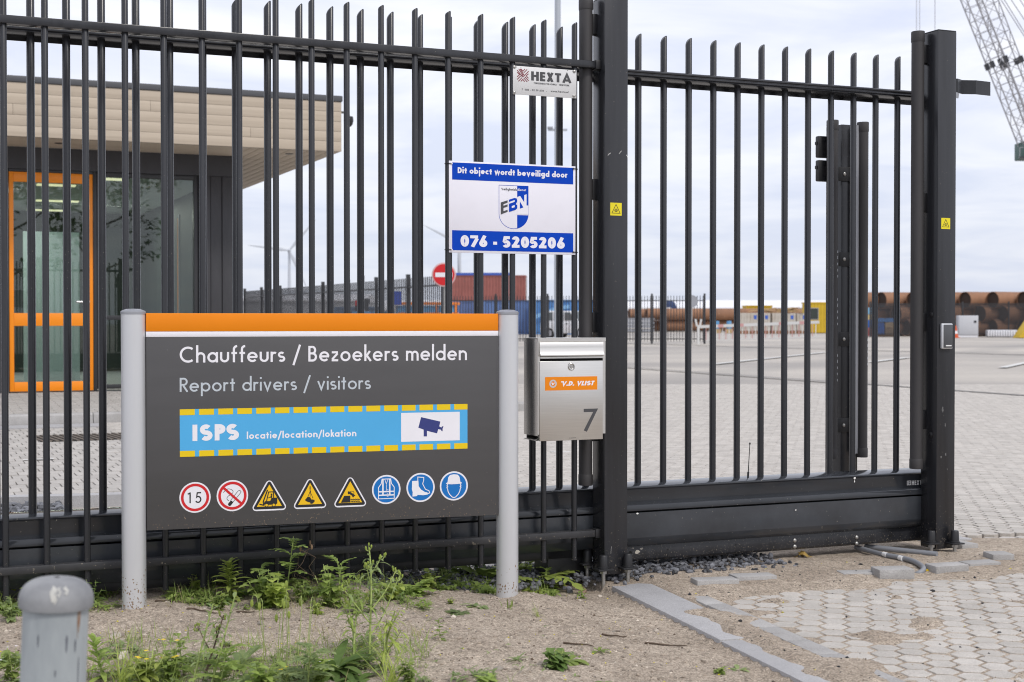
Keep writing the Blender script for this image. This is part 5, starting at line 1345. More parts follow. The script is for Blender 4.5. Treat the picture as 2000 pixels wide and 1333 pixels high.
# front: header, cladding boards right of the glazing
zh = bz(200, 336)[1]; zd = bz(100, 338)[1]
uw0, uw1 = bz(190, 500)[0], bz(388, 500)[0]
ud0, ud1 = bz(18, 500)[0], bz(182, 500)[0]
MB().box(UL, UC-0.001, WB, WB+0.12, zh, ZS+0.003).build('header_panel', M_DARKB, bld)
ncl = 3; cw = (UC-uw1)/ncl
for k in range(ncl):
    MB().box(uw1+cw*k+0.003, uw1+cw*(k+1)-0.003, WB-0.012*(k % 2 == 0)-0.01, WB+0.10, ZF, zh-0.004).build('cladding_board', M_DARKB, bld, bevel=0.004)
for k in range(10):
    MB().box(UC-0.06, UC-0.001, WB+0.105+k*.69, WB+0.105+k*.69+.682, ZF, ZS).build('cladding_board', M_DARKB, bld, bevel=0.004)
MB().box(UL, ud0-0.09, WB, WB+0.1, ZF, zh-0.002).build('wall', M_DARKB, bld)
# door
def framed_opening(parent, u0, u1, z0, z1, bars_u, bars_z, fw, m, w, d, nm='frame'):
    mb = MB()
    mb.box(u0, u0+fw, w, w+d, z0, z1); mb.box(u1-fw, u1, w, w+d, z0, z1)
    mb.box(u0+fw+.0005, u1-fw-.0005, w, w+d, z1-fw*1.0, z1); mb.box(u0+fw+.0005, u1-fw-.0005, w, w+d, z0, z0+fw)
    for b in bars_u: mb.box(b-fw/2, b+fw/2, w+.001, w+d-.001, z0+fw+.0005, z1-fw-.0005)
    for b in bars_z: mb.box(u0+fw+.0005, u1-fw-.0005, w+.002, w+d-.002, b-fw/2, b+fw/2)
    return mb.build(nm, m, parent, bevel=0.003)
zm0, zm1 = bz(100, 637)[1], bz(100, 612)[1]; zb1 = bz(100, 746)[1]; ztr = bz(100, 357)[1]
door_e = MB()
fwd = ud1 - bz(175, 500)[0]
fwl = bz(27, 500)[0]-ud0
door_e.box(ud0, ud0+fwl, WB+.02, WB+.08, ZF+.005, zd); door_e.box(ud1-fwd, ud1, WB+.02, WB+.08, ZF+.005, zd)
for a, b in ((ztr, zd), (zm0, zm1), (ZF+.005, zb1)): door_e.box(ud0+fwl+.0005, ud1-fwd-.0005, WB+.021, WB+.079, a, b)
dr = door_e.build('door', M_DOORO, bld, bevel=0.003)
for a, b in ((zm1, ztr), (zb1, zm0)):
    MB().box(ud0+fwl, ud1-fwd, WB+.046, WB+.052, a, b).build('pane', M_GLASS, dr)
uh, zhd = bz(150, 590)
MB().tube([(uh, WB+.02, zhd), (uh, WB-.03, zhd), (uh+.15, WB-.03, zhd)], .011, 8).build('door_handle', M_SILVER, dr, smooth=True)
MB().box(ud0-0.085, ud0-0.004, WB+.01, WB+.09, ZF, zh-.002).build('door_jamb', M_DFRAME, bld, bevel=.003)
MB().box(ud1+0.004, uw0-0.004, WB+.01, WB+.09, ZF, zh-.002).build('door_jamb', M_DFRAME, bld, bevel=.003)
MB().box(ud0, ud1, WB+.01, WB+.09, zd+.005, zh-.002).build('door_head', M_DFRAME, bld, bevel=.003)
# side window
zs_ = bz(300, 757)[1]; zmw = bz(300, 621)[1]
wf = framed_opening(bld, uw0, uw1, ZF+.02, zh-.004, [], [zmw], 0.055, M_DFRAME, WB+.015, .075, 'window')
MB().box(uw0+.05, uw1-.05, WB+.05, WB+.056, zmw+.028, zh-.06).build('pane', M_GLASS, wf)
MB().box(uw0+.05, uw1-.05, WB+.05, WB+.056, ZF+.075, zmw-.028).build('pane', M_GLASS, wf)
# interior
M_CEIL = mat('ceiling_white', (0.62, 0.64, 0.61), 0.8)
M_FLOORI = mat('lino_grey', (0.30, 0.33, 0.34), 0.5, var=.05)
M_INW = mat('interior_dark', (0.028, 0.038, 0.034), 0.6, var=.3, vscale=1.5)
M_FROST = mat('frosted_panel', (0.58, 0.72, 0.74), 0.4)
M_LED = emit('led_strip', (0.95, 0.86, 0.55), 1.0)
for du_, dw_ in ((-3.2, 2.2), (-1.2, 4.6), (-4.2, 5.0)):
    la = bpy.data.lights.new('ceiling_lamp_light', 'AREA'); la.energy = 45; la.shape = 'RECTANGLE'; la.size = 1.6; la.size_y = .3; la.color = (1, .95, .85)
    lo = bpy.data.objects.new('ceiling_lamp_light', la); COL.objects.link(lo); lo.parent = bld; lo.location = (UC+du_, WB+dw_, zh-.06)
ZC = zh-0.02
bi = MB(); bi.box(UL, UC-.07, WB+.125, WB+DEP, ZF-.10, ZF-.002); bi.build('floor', M_FLOORI, bld)
MB().box(UL, UC-.07, WB+.125, WB+DEP, ZC+.006, ZC+.03).build('ceiling', M_CEIL, bld)
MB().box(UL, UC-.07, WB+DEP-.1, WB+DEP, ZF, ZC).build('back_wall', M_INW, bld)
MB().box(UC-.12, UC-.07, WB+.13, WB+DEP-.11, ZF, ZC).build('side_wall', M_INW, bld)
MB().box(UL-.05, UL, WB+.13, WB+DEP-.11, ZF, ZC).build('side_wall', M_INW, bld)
fa, fz = FEN.hit(45, 452, WB+3.2); fb_, fz2 = FEN.hit(156, 700, WB+3.2)
MB().box(fa, fb_, WB+3.2, WB+3.22, ZF+.002, fz).build('frosted_screen', M_FROST, bld)
for (px, py, ln) in ((112, 393, .62), (92, 411, .62), (55, 436, .62), (110, 362, .5), (210, 350, .4)):
    d = ray(px, py); t = (ZC - CAM_H)/d.z; q = FEN.local(EYE + d*t)
    if q.y < WB+DEP-.2: MB().box(q.x-ln/2, q.x+ln/2, q.y-.08, q.y+.08, ZC-.012, ZC+.004).build('ceiling_lamp', M_LED, bld)
for k, d_ in enumerate((1.0, 2.0, 3.2, 4.6)):
    MB().box(UC-.135, UC-.121, WB+d_, WB+d_+.07, ZF+.01, ZC-.25).build('mullion', M_CAPGREY, bld)
    MB().box(UC-.140, UC-.121, WB+d_+.075, WB+d_+.12, ZF+.01, ZC-.3).build('mullion', M_DOORO if k in (0, 2) else M_DFRAME, bld)
MB().box(fa-.42, fa-.30, WB+3.0, WB+3.1, ZF+.005, ZF+2.1).build('inner_door_frame', M_DOORO, bld)
# dome camera under the eaves' end
dc = framed('dome_camera', 'dark dome security camera hanging from the right end of the eaves', 'camera', FEN)
u, z = FEN.hit(681, 236, WFa+.25)
MB().box(UF, UF+.03, WFa+.21, WFa+.29, z+.02, z+.13).build('wall_plate', M_DFRAME, dc, bevel=.005)
MB().tube([(UF+.02, WFa+.25, z+.10), (u, WFa+.25, z+.10), (u, WFa+.25, z+.05)], .016, 8).build('arm', M_DFRAME, dc, smooth=True)
MB().lathe([(.055, .05), (.06, .02), (.06, -.01), (.05, -.05), (.03, -.075), (0, -.085)], 18, (u, WFa+.25, z), cap=False).build('dome', M_BLACK, dc, smooth=True)

# ------------------------------------------------------------------ raised pavement, kerb, gully in front of it
KW = FEN.local(on_ground(120, 829)).y
M_BRICKP = concrete('brick_paver', (0.47, 0.445, 0.415), (0.39, 0.37, 0.345), obj=.08)
def sheet(u0, u1, w0, z0, w1, z1, name, m):
    mb = MB(); mb.add([FEN.world(u0, w0, z0), FEN.world(u1, w0, z0), FEN.world(u1, w1, z1), FEN.world(u0, w1, z1)], [(0,1,2,3)])
    return tag(mb.build(name, m), kind='structure')
pave = sheet(-8, UC+1.2, KW+.16, .105, WB+.02, ZF-.012, 'pavement', M_YARD)
mbp = MB()
slope_ = (ZF-.004-.112)/(WB-KW-.16)
def brick_rows(mbp, u0, u1, w0, w1, zfun, du, dw, gap, seed):
    rr = random.Random(seed); r = 0; w = w0
    while w + dw <= w1 + .001:
        u = u0 - (du/2 if r % 2 else 0)
        while u < u1:
            c = FEN.world(u+du/2, w+dw/2, 0)
            if visible(c, .3) and (-60 < 1000+FPX*c.x/c.y < 1240):
                z = zfun(w+dw/2) + rr.uniform(-.0025, .0025)
                a = [FEN.world(u+gap, w+gap, z-.02), FEN.world(u+du-gap, w+gap, z-.02), FEN.world(u+du-gap, w+dw-gap, z-.02), FEN.world(u+gap, w+dw-gap, z-.02)]
                b = [FEN.world(u+gap*1.6, w+gap*1.6, z), FEN.world(u+du-gap*1.6, w+gap*1.6, z), FEN.world(u+du-gap*1.6, w+dw-gap*1.6, z), FEN.world(u+gap*1.6, w+dw-gap*1.6, z)]
                mbp.add(a+b, [(4,5,6,7), (0,1,5,4), (1,2,6,5), (2,3,7,6), (3,0,4,7)])
            u += du
        w += dw; r += 1
brick_rows(mbp, -6, UC+1, KW+.17, WB, lambda w: .112+slope_*(w-KW-.16), .21, .105, .003, 1)
tag(mbp.build('paving_bricks', M_BRICKP, pave), kind='stuff')
mbp = MB(); brick_rows(mbp, -5, 3.4, 3.75, KW-.5, lambda w: 0.0, .105, .21, .003, 2)
tag(mbp.build('paving_bricks', M_BRICKP, yard), kind='stuff')
kb = thing('kerb', None, None, FEN.o, FEN.th); kb['kind'] = 'structure'
for k in range(14):
    a = -7.5 + k*1.0
    MB().extrude_u([(KW, -.05), (KW+.012, .09), (KW+.03, .108), (KW+.15, .110), (KW+.15, -.05)], a, a+.994).build('kerb_stone', M_KERB, kb, bevel=.004)
gt = tag(MB().box(-8, UC+1.2, KW-.42, KW-.004, -.05, .002).build('gutter', M_SLAB, None, loc=FEN.o, rot=(0, 0, FEN.th)), kind='structure')
g0, _ = FEN.hit(72, 858, KW-.9); 
q0 = FEN.local(on_ground(72, 858)); q1 = FEN.local(on_ground(240, 856))
gu = framed('drain_grate', 'rusty slotted drain grate in the paving before the gatehouse kerb', 'drain', FEN)
M_IRON = mat('rusty_iron', (0.14, 0.115, 0.095), 0.8, var=.3, vscale=30)
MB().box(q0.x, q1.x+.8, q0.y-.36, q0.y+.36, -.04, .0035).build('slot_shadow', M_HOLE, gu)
ng = 26
for k in range(ng):
    a = q0.x + (q1.x+.8-q0.x)*k/ng; MB().bar((a+.03, q0.y-.36, .006), (a-.05, q0.y+.36, .006), (q1.x+.8-q0.x)/ng*.5, .008).build('grate_bar', M_IRON, gu)
# concrete rim of the gravel bed behind the gate
mb = MB(); n_ = 24
for k in range(n_):
    def rim(t):
        u = -2.6 + 3.6*t; return u, 3.47 + 0.15*math.cos((u+0.8)*1.6)
    (u0, w0), (u1, w1) = rim(k/n_), rim((k+1)/n_)
    mb.add([(u0, w0, -.04), (u1, w1, -.04), (u1, w1, .055), (u0, w0, .055), (u0, w0+.16, -.04), (u1, w1+.16, -.04), (u1, w1+.16, .05), (u0, w0+.16, .05)], [(0,1,2,3), (3,2,6,7), (5,4,7,6)])
tag(mb.build('bed_rim', M_SLAB, None, loc=FEN.o, rot=(0, 0, FEN.th)), kind='structure')
# painted lines and joints in the yard
M_LINE = mat('worn_white_line', (0.66, 0.66, 0.64), .8, col2=(.52, .51, .49), vscale=3)
M_JOINT = mat('dark_drain_joint', (0.20, 0.19, 0.18), .9)
def ground_line(pa, pb, wd, m, name, z=.012):
    a, b = on_ground(*pa), on_ground(*pb); d = (b-a).normalized(); nn = Vector((-d.y, d.x, 0))*wd/2
    mb = MB(); mb.add([a-nn+Vector((0,0,z)), b-nn+Vector((0,0,z)), b+nn+Vector((0,0,z)), a+nn+Vector((0,0,z))], [(0,1,2,3)])
    return tag(mb.build(name, m), kind='structure')
ground_line((1395, 712), (1610, 689), .22, M_LINE, 'painted_line')
ground_line((1700, 708), (1775, 699), .22, M_LINE, 'painted_line')
ground_line((1958, 719), (2060, 697), .2, M_LINE, 'painted_line')
ground_line((1180, 715), (2100, 781), .16, M_JOINT, 'drain_channel')
ground_line((1000, 665), (2100, 696), .35, M_JOINT, 'drain_channel')
ground_line((1075, 883), (1115, 884), .06, M_LINE, 'painted_line', .006)
ground_line((45, 900), (105, 898), .06, M_LINE, 'painted_line', .008)
# ------------------------------------------------------------------ the yard's far side
def persp_len(px, Y): return px*Y/FPX
M_FFENCE = mat('far_fence_black', (0.030, 0.031, 0.035), .5)
def far_fence(label, a, b, height, nposts, nbars, post_w=.09, bar_w=.030, z0=0.0, lean=0):
    """a, b: world points at the base"""
    t = thing('yard_fence', label, 'fence', a)
    d = (b-a); d.z = 0; L_ = d.length; t.rotation_euler = (0, 0, math.atan2(d.y, d.x))
    pm = MB().box(-post_w/2, post_w/2, -post_w/2, post_w/2, 0, height).mesh('fence_post', M_FFENCE)
    for k in range(nposts): link_mesh('fence_post', pm, t, (L_*k/(nposts-1), 0, 0))
    bm_ = MB().box(-bar_w/2, bar_w/2, -bar_w/2, bar_w/2, .10, height-.10).mesh('fence_bar', M_FFENCE)
    mb = MB()
    for k in range(nbars):
        x = L_*(k+.5)/nbars
        if k < 280: link_mesh('fence_bar', bm_, t, (x, 0, 0))
        else: mb.box(x-bar_w/2, x+bar_w/2, -bar_w/2, bar_w/2, .1, height-.1)
    if mb.v: tag(mb.build('fence_bars', M_FFENCE, t), kind='stuff')
    for z in (height-.32, .22): MB().box(0, L_, -.025, .025, z-.02, z+.02).build('fence_rail', M_FFENCE, t)
    return t
a = at(478, 625, 52); b = at(868, 625, 33.5); a.z = b.z = 0
far_fence('long black bar fence running back along the left side of the yard', a, b, 2.22, 9, 150, bar_w=.024)
a = at(868, 625, 66); b = at(1376, 625, 65); a.z = b.z = 0
far_fence('black bar fence across the yard in front of the blue containers and the car', a, b, 2.28, 6, 90)
a = at(1700, 625, 91); b = at(2060, 625, 91); a.z = b.z = 0
far_fence('tall dark fence in front of the high rusty pipe stack', a, b, 2.25, 5, 270, bar_w=.022)
M_WHITEB = mat('white_sheeting', (0.74, 0.74, 0.77), .5, var=.03, vscale=.05)
M_GREYB = mat('grey_sheeting', (0.45, 0.46, 0.48), .5, var=.04, vscale=.05)
hall = thing('white_hall', 'very long low white hall along the far side of the yard', 'building', at(1000, 625, 230))
hall.location.z = 0
xa, xb = persp_len(-640, 230), persp_len(720, 230)
MB().box(xa, xb, 0, 26, -.05, 2.6).build('wall', M_GREYB, hall)
MB().extrude_u([(-.4, 2.6), (-.4, 3.1), (6, 4.35), (26, 4.35), (26.4, 2.6)], xa-.4, xb+.4).build('roof', M_WHITEB, hall)
hall2 = thing('grey_hall', 'pale grey hall standing behind the left yard fence', 'building', at(560, 625, 170)); hall2.location.z = 0
MB().box(persp_len(-110, 170), persp_len(150, 170), 0, 18, -.05, 3.3).build('wall', M_GREYB, hall2)
MB().extrude_u([(-.3, 3.3), (-.3, 3.5), (9, 4.3), (18.3, 3.3)], persp_len(-112, 170), persp_len(152, 170)).build('roof', M_WHITEB, hall2)

# ------------------------------------------------------------------ containers
def container(name, label, px0, px1, Y, ang, z0, col, length=12.2, h=2.6, w=2.44, group=None, doors=False, tarp=None):
    p = at(px0, 625, Y); t = thing(name, label, 'container', (p.x, p.y, z0), R(ang), group)
    m = mat(name+'_colour', col, .55, var=.15, vscale=1.2, speck=tuple(c*.45+.05 for c in col), speck_amt=.03, speck_scale=3)
    n = int(length/.28); pr = []
    for k in range(n):
        x = .12+(length-.24)*k/n; s_ = (length-.24)/n
        pr += [(x, .0), (x+s_*.3, .0), (x+s_*.5, .05), (x+s_*.8, .05)]
    pr += [(length-.12, 0)]
    for yy, sg in ((.02, 1), (w-.02, -1)):
        mb = MB(); vs = [(x, yy+sg*d, .15) for x, d in pr] + [(x, yy+sg*d, h-.12) for x, d in pr]; k = len(pr)
        mb.add(vs, [(i, i+1, k+i+1, k+i) for i in range(k-1)]); mb.build('side_wall', m, t)
    mb = MB()
    for x in (0, length-.12):
        for y in (0, w-.12): mb.box(x, x+.12, y, y+.12, 0, h)
    for z in (0, h-.12):
        for y in (0, w-.12): mb.box(.121, length-.121, y+.001, y+.119, z, z+.12)
        for x in (0, length-.12): mb.box(x+.001, x+.119, .121, w-.121, z, z+.12)
    mb.build('frame', m, t)
    MB().box(.05, length-.05, .05, w-.05, h-.06, h-.02).build('roof', m, t)
    MB().box(.05, .08, .1, w-.1, .1, h-.1).build('end_wall', m, t)
    for y0, y1 in ((.13, w/2-.01), (w/2+.01, w-.13)):
        dd = MB().box(length-.07, length-.03, y0, y1, .14, h-.14).build('door', m, t)
        for f in (.3, .7): MB().tube([(length-.015, y0+(y1-y0)*f, .16), (length-.015, y0+(y1-y0)*f, h-.16)], .02, 6).build('lock_rod', M_ZINC, dd)
    if tarp: MB().box(-.05, length-1.2, -.06, w+.06, h+.002, h+.22).build('tarpaulin', tarp, t)
    return t
M_TARP = mat('blue_tarpaulin', (0.045, 0.10, 0.42), .6)
BLUE = (0.055, 0.105, 0.30)
for k, (px, Y, L_, lab, col) in enumerate(((884, 112, 6.1, 'dark blue container left end of the row under the red one, behind a yard fence', (0.10, .145, .30)),  # blues paled and greyed, distance haze mixed into the colours
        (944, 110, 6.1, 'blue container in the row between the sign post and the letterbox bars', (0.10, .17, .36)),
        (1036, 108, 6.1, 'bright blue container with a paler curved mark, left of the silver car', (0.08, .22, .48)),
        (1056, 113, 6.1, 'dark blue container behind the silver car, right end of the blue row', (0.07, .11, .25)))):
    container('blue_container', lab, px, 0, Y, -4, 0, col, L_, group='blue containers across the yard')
M_PALEB = mat('pale_blue_print', (.20, .40, .66), .5)
q = at(1036, 625, 107.6); mb = MB(); line2(mb, [(q.x-4.4+k*.25+4.6, 1.25+0.85*math.sin(k/11*1.4)) for k in range(12)], .28, q.y-.02)
tag(mb.build('curved_emblem', M_PALEB, [o for o in bpy.data.objects if o.get('label', '').startswith('bright blue container')][0]), None)
o_ = bpy.data.objects['curved_emblem']; o_.matrix_parent_inverse = o_.parent.matrix_basis.inverted()
container('red_container', 'rusty red container stacked high above the blue row with a blue top edge', 876, 0, 128, -3, 2.72, (0.30, .105, .088), 6.9, h=2.35, tarp=M_TARP)  # upper red paled to look hazy, haze put into its colour
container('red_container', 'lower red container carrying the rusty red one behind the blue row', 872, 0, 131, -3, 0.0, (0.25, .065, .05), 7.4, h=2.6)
container('steel_blue_container', 'small steel blue container seen through the left yard fence', 652, 0, 100, -4, 0, (0.10, .16, .26), 3.0, h=2.0)
M_LBLUE = mat('light_blue_bin', (0.10, 0.28, 0.50), .5, var=.1)
M_SKIP = mat('orange_machine', (0.75, 0.20, 0.02), .5, var=.1)
# orange skip with white lettering, blue boards, pale blue drums
t = thing('orange_skip', 'orange steel skip with white lettering behind the left yard fence', 'skip', at(768, 625, 80)); t.location.z = 0
MB().prism([(0, .25), (.25, 0), (3.3, 0), (3.6, .3), (3.6, 1.5), (0, 1.5)], 0, 1.8).build('body', M_SKIP, t, bevel=.03)
MB().box(-.05, 3.65, -.06, 1.86, 1.93, 2.08).build('top_rail', M_SKIP, t)
for x in (.1, 1.2, 2.4, 3.45): MB().box(x, x+.1, -.03, .07, 1.5, 1.93).build('stanchion', M_SKIP, t)
MB().box(.15, 3.45, .08, 1.72, 1.5, 1.88).build('load', M_LBLUE, t)
mb = MB()
for k in range(6): mb.box(1.1+k*.36, 1.1+k*.36+.26, -.02, .0, .62, 1.02)
mb.build('white_lettering', M_WHITEB, t)
t = thing('site_board', 'square blue site board on a post behind the left yard fence', 'sign', at(764, 625, 60)); t.location.z = 0
MB().box(-.15, .45, 0, .03, 1.72, 2.28).build('board', mat('board_blue', (.02, .07, .46), .4), t); MB().box(.12, .18, .03, .09, -.05, 2.2).build('post', M_ZINC, t)
for k, (px, Y) in enumerate(((688, 78), (728, 79), (740, 79))):
    p = at(px, 625, Y); t = thing('chemical_tank', ('pale blue bulk tank behind the left yard fence, left of the pair', 'pale blue bulk tank, left one of the pair by the leaning posts', 'pale blue bulk tank, right one of the pair by the leaning posts')[k], 'tank', (p.x, p.y, 0), 0, 'pale blue tanks in the yard')
    MB().box(0, .95, 0, 1.0, .1, 1.55).build('tank', M_LBLUE, t, bevel=.05); MB().box(-.03, .98, -.03, 1.03, 0, .1).build('pallet', M_BARK, t)
    MB().lathe([(.12, 1.55), (.12, 1.66), (0, 1.67)], 10, (.5, .5, 0), cap=False).build('lid', M_WHITEB, t)
for k, (px, ht, m_) in enumerate(((700, 1.9, M_RED), (713, 2.0, M_BLACK))):
    p = at(px-6, 625, 82); t = thing('gas_rack', ('red topped rack behind the pale blue tanks', 'black topped rack behind the pale blue tanks')[k], 'rack', (p.x, p.y, 0))
    MB().box(0, .35, 0, .5, 0, ht).build('rack_body', M_PAINT, t); MB().box(-.03, .38, -.03, .53, ht, ht+.3).build('rack_top', m_, t)
# stacked timber beyond the left fence
M_TIMB = mat('stacked_timber', (.42, .30, .15), .8, island=.3)
t = thing('timber_stack', 'low stack of yellowish timber behind the left yard fence', 'timber', at(545, 625, 95)); t.location.z = 0
for r in range(5):
    for k in range(7): MB().box(k*.32, k*.32+.29, 0, 2.4, r*.3+.02, r*.3+.29).build('beam', M_TIMB, t)
t = thing('timber_stack', 'smaller stack of yellowish timber right of the wider timber stack', 'timber', at(648, 625, 95)); t.location.z = 0
for r in range(3):
    for k in range(5): MB().box(k*.32, k*.32+.29, 0, 2.4, r*.3+.02, r*.3+.29).build('beam', M_TIMB, t)

# ------------------------------------------------------------------ no-entry sign, grey sign back, lamp mast
t = thing('no_entry_sign', 'round red no-entry sign with a white bar on a grey post', 'road sign', at(867, 625, 31)); t.location.z = 0
zc = CAM_H + (625.5-537)*31/FPX; rr_ = 23.2*31/FPX
dsk = MB().lathe([(0, -.004), (rr_, -.004), (rr_+.006, 0), (rr_+.006, .02), (rr_, .024), (0, .024)], 40, cap=False).build('disc', mat('sign_rim', (.62, .40, .40), .4), t, smooth=True, loc=(0, 0, zc), rot=(R(90), 0, 0))
disc(MB(), 0, 0, rr_*.90, -.026).build('red_face', M_RED, dsk, rot=(R(-90), 0, 0))
flat(MB(), [(-rr_*.72, -rr_*.2), (rr_*.72, -rr_*.2), (rr_*.72, rr_*.17), (-rr_*.72, rr_*.17)], -.028).build('white_bar', M_WHITE, dsk, rot=(R(-90), 0, 0))
MB().tube([(0.02, .05, 0), (0.02, .05, zc+.2)], .028, 10).build('post', M_ZINC, t, smooth=True)
t = thing('road_sign_back', 'grey back of a round road sign beside the barrier', 'road sign', at(1351, 625, 64)); t.location.z = 0
zc = CAM_H+(625.5-589)*64/FPX
MB().lathe([(0, -.01), (.28, -.01), (.28, .01), (0, .01)], 28, cap=False).build('disc', M_CAPGREY, t, smooth=True, loc=(0, 0, zc), rot=(R(90), 0, 0))
MB().tube([(0, .05, 0), (0, .05, zc)], .04, 8).build('post', M_ZINC, t, smooth=True)
t = thing('lamp_mast', 'tall pale grey lamp mast behind the maker plate', 'lamp post', at(1089, 625, 42)); t.location.z = 0
M_MAST = mat('mast_grey', (.42, .45, .49), .45, metal=.3)
MB().tube([(0, 0, 0), (0, 0, 12.5)], .105, 16, r1=.085).build('pole', M_MAST, t, smooth=True)
za = CAM_H+(625.5-255)*42/FPX
MB().box(-.28, .28, -.03, .03, za-.03, za+.03).build('cross_arm', M_MAST, t); MB().box(-.30, -.14, -.06, .06, za+.03, za+.09).build('sensor', M_CAPGREY, t)
MB().box(-.05, .05, -1.6, 0, 12.4, 12.5).build('lamp_head', M_MAST, t)

# ------------------------------------------------------------------ wind turbines
def turbine(label, hub, Y, blade_px, angs, yaw=25):
    p = at(hub[0], hub[1], Y); t = thing('wind_turbine', label, 'wind turbine', (p.x, p.y, 0), R(yaw), 'wind turbines on the horizon')
    M = MATS.get('turbine_white') or mat('turbine_white', (.50, .53, .58), .6)
    MB().tube([(0, 0, -1), (0, 0, p.z-1.2)], 2.1, 14, r1=1.25).build('tower', M, t, smooth=True)
    MB().obox(Vector((0, 2.5, p.z)), Vector((1,0,0)), Vector((0,1,0)), Vector((0,0,1)), 1.7, 5.5, 1.7).build('nacelle', M, t, bevel=.6)
    MB().lathe([(1.6, 0), (1.5, 1.0), (.9, 2.2), (0, 2.7)], 14, cap=False).build('hub', M, t, smooth=True, loc=(0, -3.0, p.z), rot=(R(90), 0, 0))
    Lb = persp_len(blade_px, Y)
    for a in angs:
        d = Vector((math.cos(R(a)), 0, math.sin(R(a)))); c = Vector((-d.z, 0, d.x)); mb = MB(); vs = []
        for s_, wd in ((0, 1.0), (.08, 1.1), (.2, 1.9), (.5, 1.3), (.8, .8), (1, .25)):
            for q in ((-wd, 0), (0, -.35), (wd, 0), (0, .35)): vs.append(Vector((0, -4.0, p.z)) + d*(1+Lb*s_) + c*q[0] + Vector((0, q[1]*(1.2-s_), 0)))
        fs = [(i*4+k, i*4+(k+1) % 4, (i+1)*4+(k+1) % 4, (i+1)*4+k) for i in range(5) for k in range(4)]
        mb.add(vs, fs); mb.build('blade', M, t)
turbine('distant wind turbine with a near level blade, seen left of the yard fence', (565, 490), 1500, 78, (173, 50, -65), 8)
turbine('distant wind turbine half hidden behind the blue and white notice', (896, 476), 1600, 76, (153, 33, -87), 5)

# ------------------------------------------------------------------ rusty steel pipes
M_RUSTP = mat('rusty_pipe', (.31, .155, .085), .8, col2=(.18, .098, .062), vscale=1.1, stretch=(1, 1, 1), speck=(.36, .22, .13), speck_amt=0.02, speck_scale=4)
M_RUSTI = mat('pipe_inside', (.050, .035, .028), .9)
def pipe_mesh(r, L_):
    n = 24; vs, fs = [], []
    for x, rr2 in ((0, r), (L_, r), (L_, r*.94), (0, r*.94)):
        for k in range(n): vs.append((x, rr2*math.cos(2*math.pi*k/n), rr2*math.sin(2*math.pi*k/n)))
    for i in range(4):
        for k in range(n):
            fs.append((i*n+k, i*n+(k+1) % n, ((i+1) % 4)*n+(k+1) % n, ((i+1) % 4)*n+k))
    mb = MB(); mb.add(vs, fs); return mb.mesh('steel_pipe', M_RUSTP, smooth=True, angle=50)
Yp = 97; rP = .57
pm = pipe_mesh(rP, 12.0); pin = MB().lathe([(rP*.93, 0), (rP*.93, 10.8)], 20).mesh('bore', M_RUSTI)
for row in range(3):
    z = rP + row*.82*rP*2*.98
    for k in range(8):
        if row == 2 and k == 7: continue
        px = 1668 + 54.0*k + (24 if row == 1 else 0) + (0, 6, -8, 3, 12, -2, 5, -6, 0)[(k+row*2) % 9]
        p = at(px, 625, Yp - 0.006*(px-1700)); nm = ('bottom', 'middle', 'top')[row]
        o = link_mesh('steel_pipe', pm, None, (p.x, p.y, z), (0, 0, R(29)))
        tag(o, ('%s rusty steel pipe in the %s row of the high stack' % (('leftmost', 'second', 'third', 'fourth', 'fifth', 'sixth', 'seventh', 'eighth')[k] + ('' if k == 0 else ' from left'), nm)).replace('from left rusty', 'rusty').replace('pipe in the', 'pipe, counted from the left, in the' if k else 'pipe in the'), 'pipe', '%s row of the high pipe stack' % nm)
        link_mesh('bore', pin, o, (.12, 0, 0), (0, R(90), 0))
pm2 = pipe_mesh(.52, 18.0); pin2 = MB().lathe([(.48, 0), (.48, 17.8)], 20).mesh('bore', M_RUSTI)
for k, (px, Y, z, a, lab) in enumerate(((1300, 130, .62, 6, 'thick rusty pipe lying low beside the barrier post'), (1277, 134, .55, 8, 'rusty pipe in the lower layer behind the thick one'),
        (1228, 133, 1.60, 5, 'long rusty pipe of the upper layer, leftmost behind the gate'), (1262, 131, 1.62, 5, 'long rusty pipe of the upper layer with its dark bore showing'), (1298, 129.5, 1.60, 5, 'long rusty pipe of the upper layer nearest to the round sign'), (1390, 133, 1.55, 4, 'rusty pipe of the upper layer running behind the white boxes'))):
    p = at(px, 625, Y); o = link_mesh('steel_pipe', pm2, None, (p.x, p.y, z), (0, 0, R(a))); tag(o, lab, 'pipe', 'rusty pipes in the low stack')
    link_mesh('bore', pin2, o, (.12, 0, 0), (0, R(90), 0))
t = thing('beam_stack', 'stack of pale grey steel beams at the left end of the low pipe stack', 'steel beams', at(1228, 625, 126)); t.location.z = 0
for r in range(4):
    for k in range(2): MB().box(k*1.2, k*1.2+1.05, 0, 6, r*.33+.05, r*.33+.27).build('beam', M_CAPGREY, t)
t = thing('covered_winch', 'rounded dark blue covered machine behind the low pipe stack', 'machine', at(1297, 625, 138)); t.location.z = 0
MB().prism([(0, 2.0), (1.2, 2.0), (1.2, 2.35), (1.05, 2.75), (.75, 2.95), (.25, 2.9), (0, 2.7)], 0, 1.6).build('cover', mat('navy_cover', (.03, .06, .16), .6), t, bevel=.06)
MB().box(.1, 1.1, .1, 1.5, 0, 2.0).build('frame', M_PAINT, t)
MB().box(.15, .7, -.03, 0, 2.15, 2.3).build('plate', M_WHITEB, t)
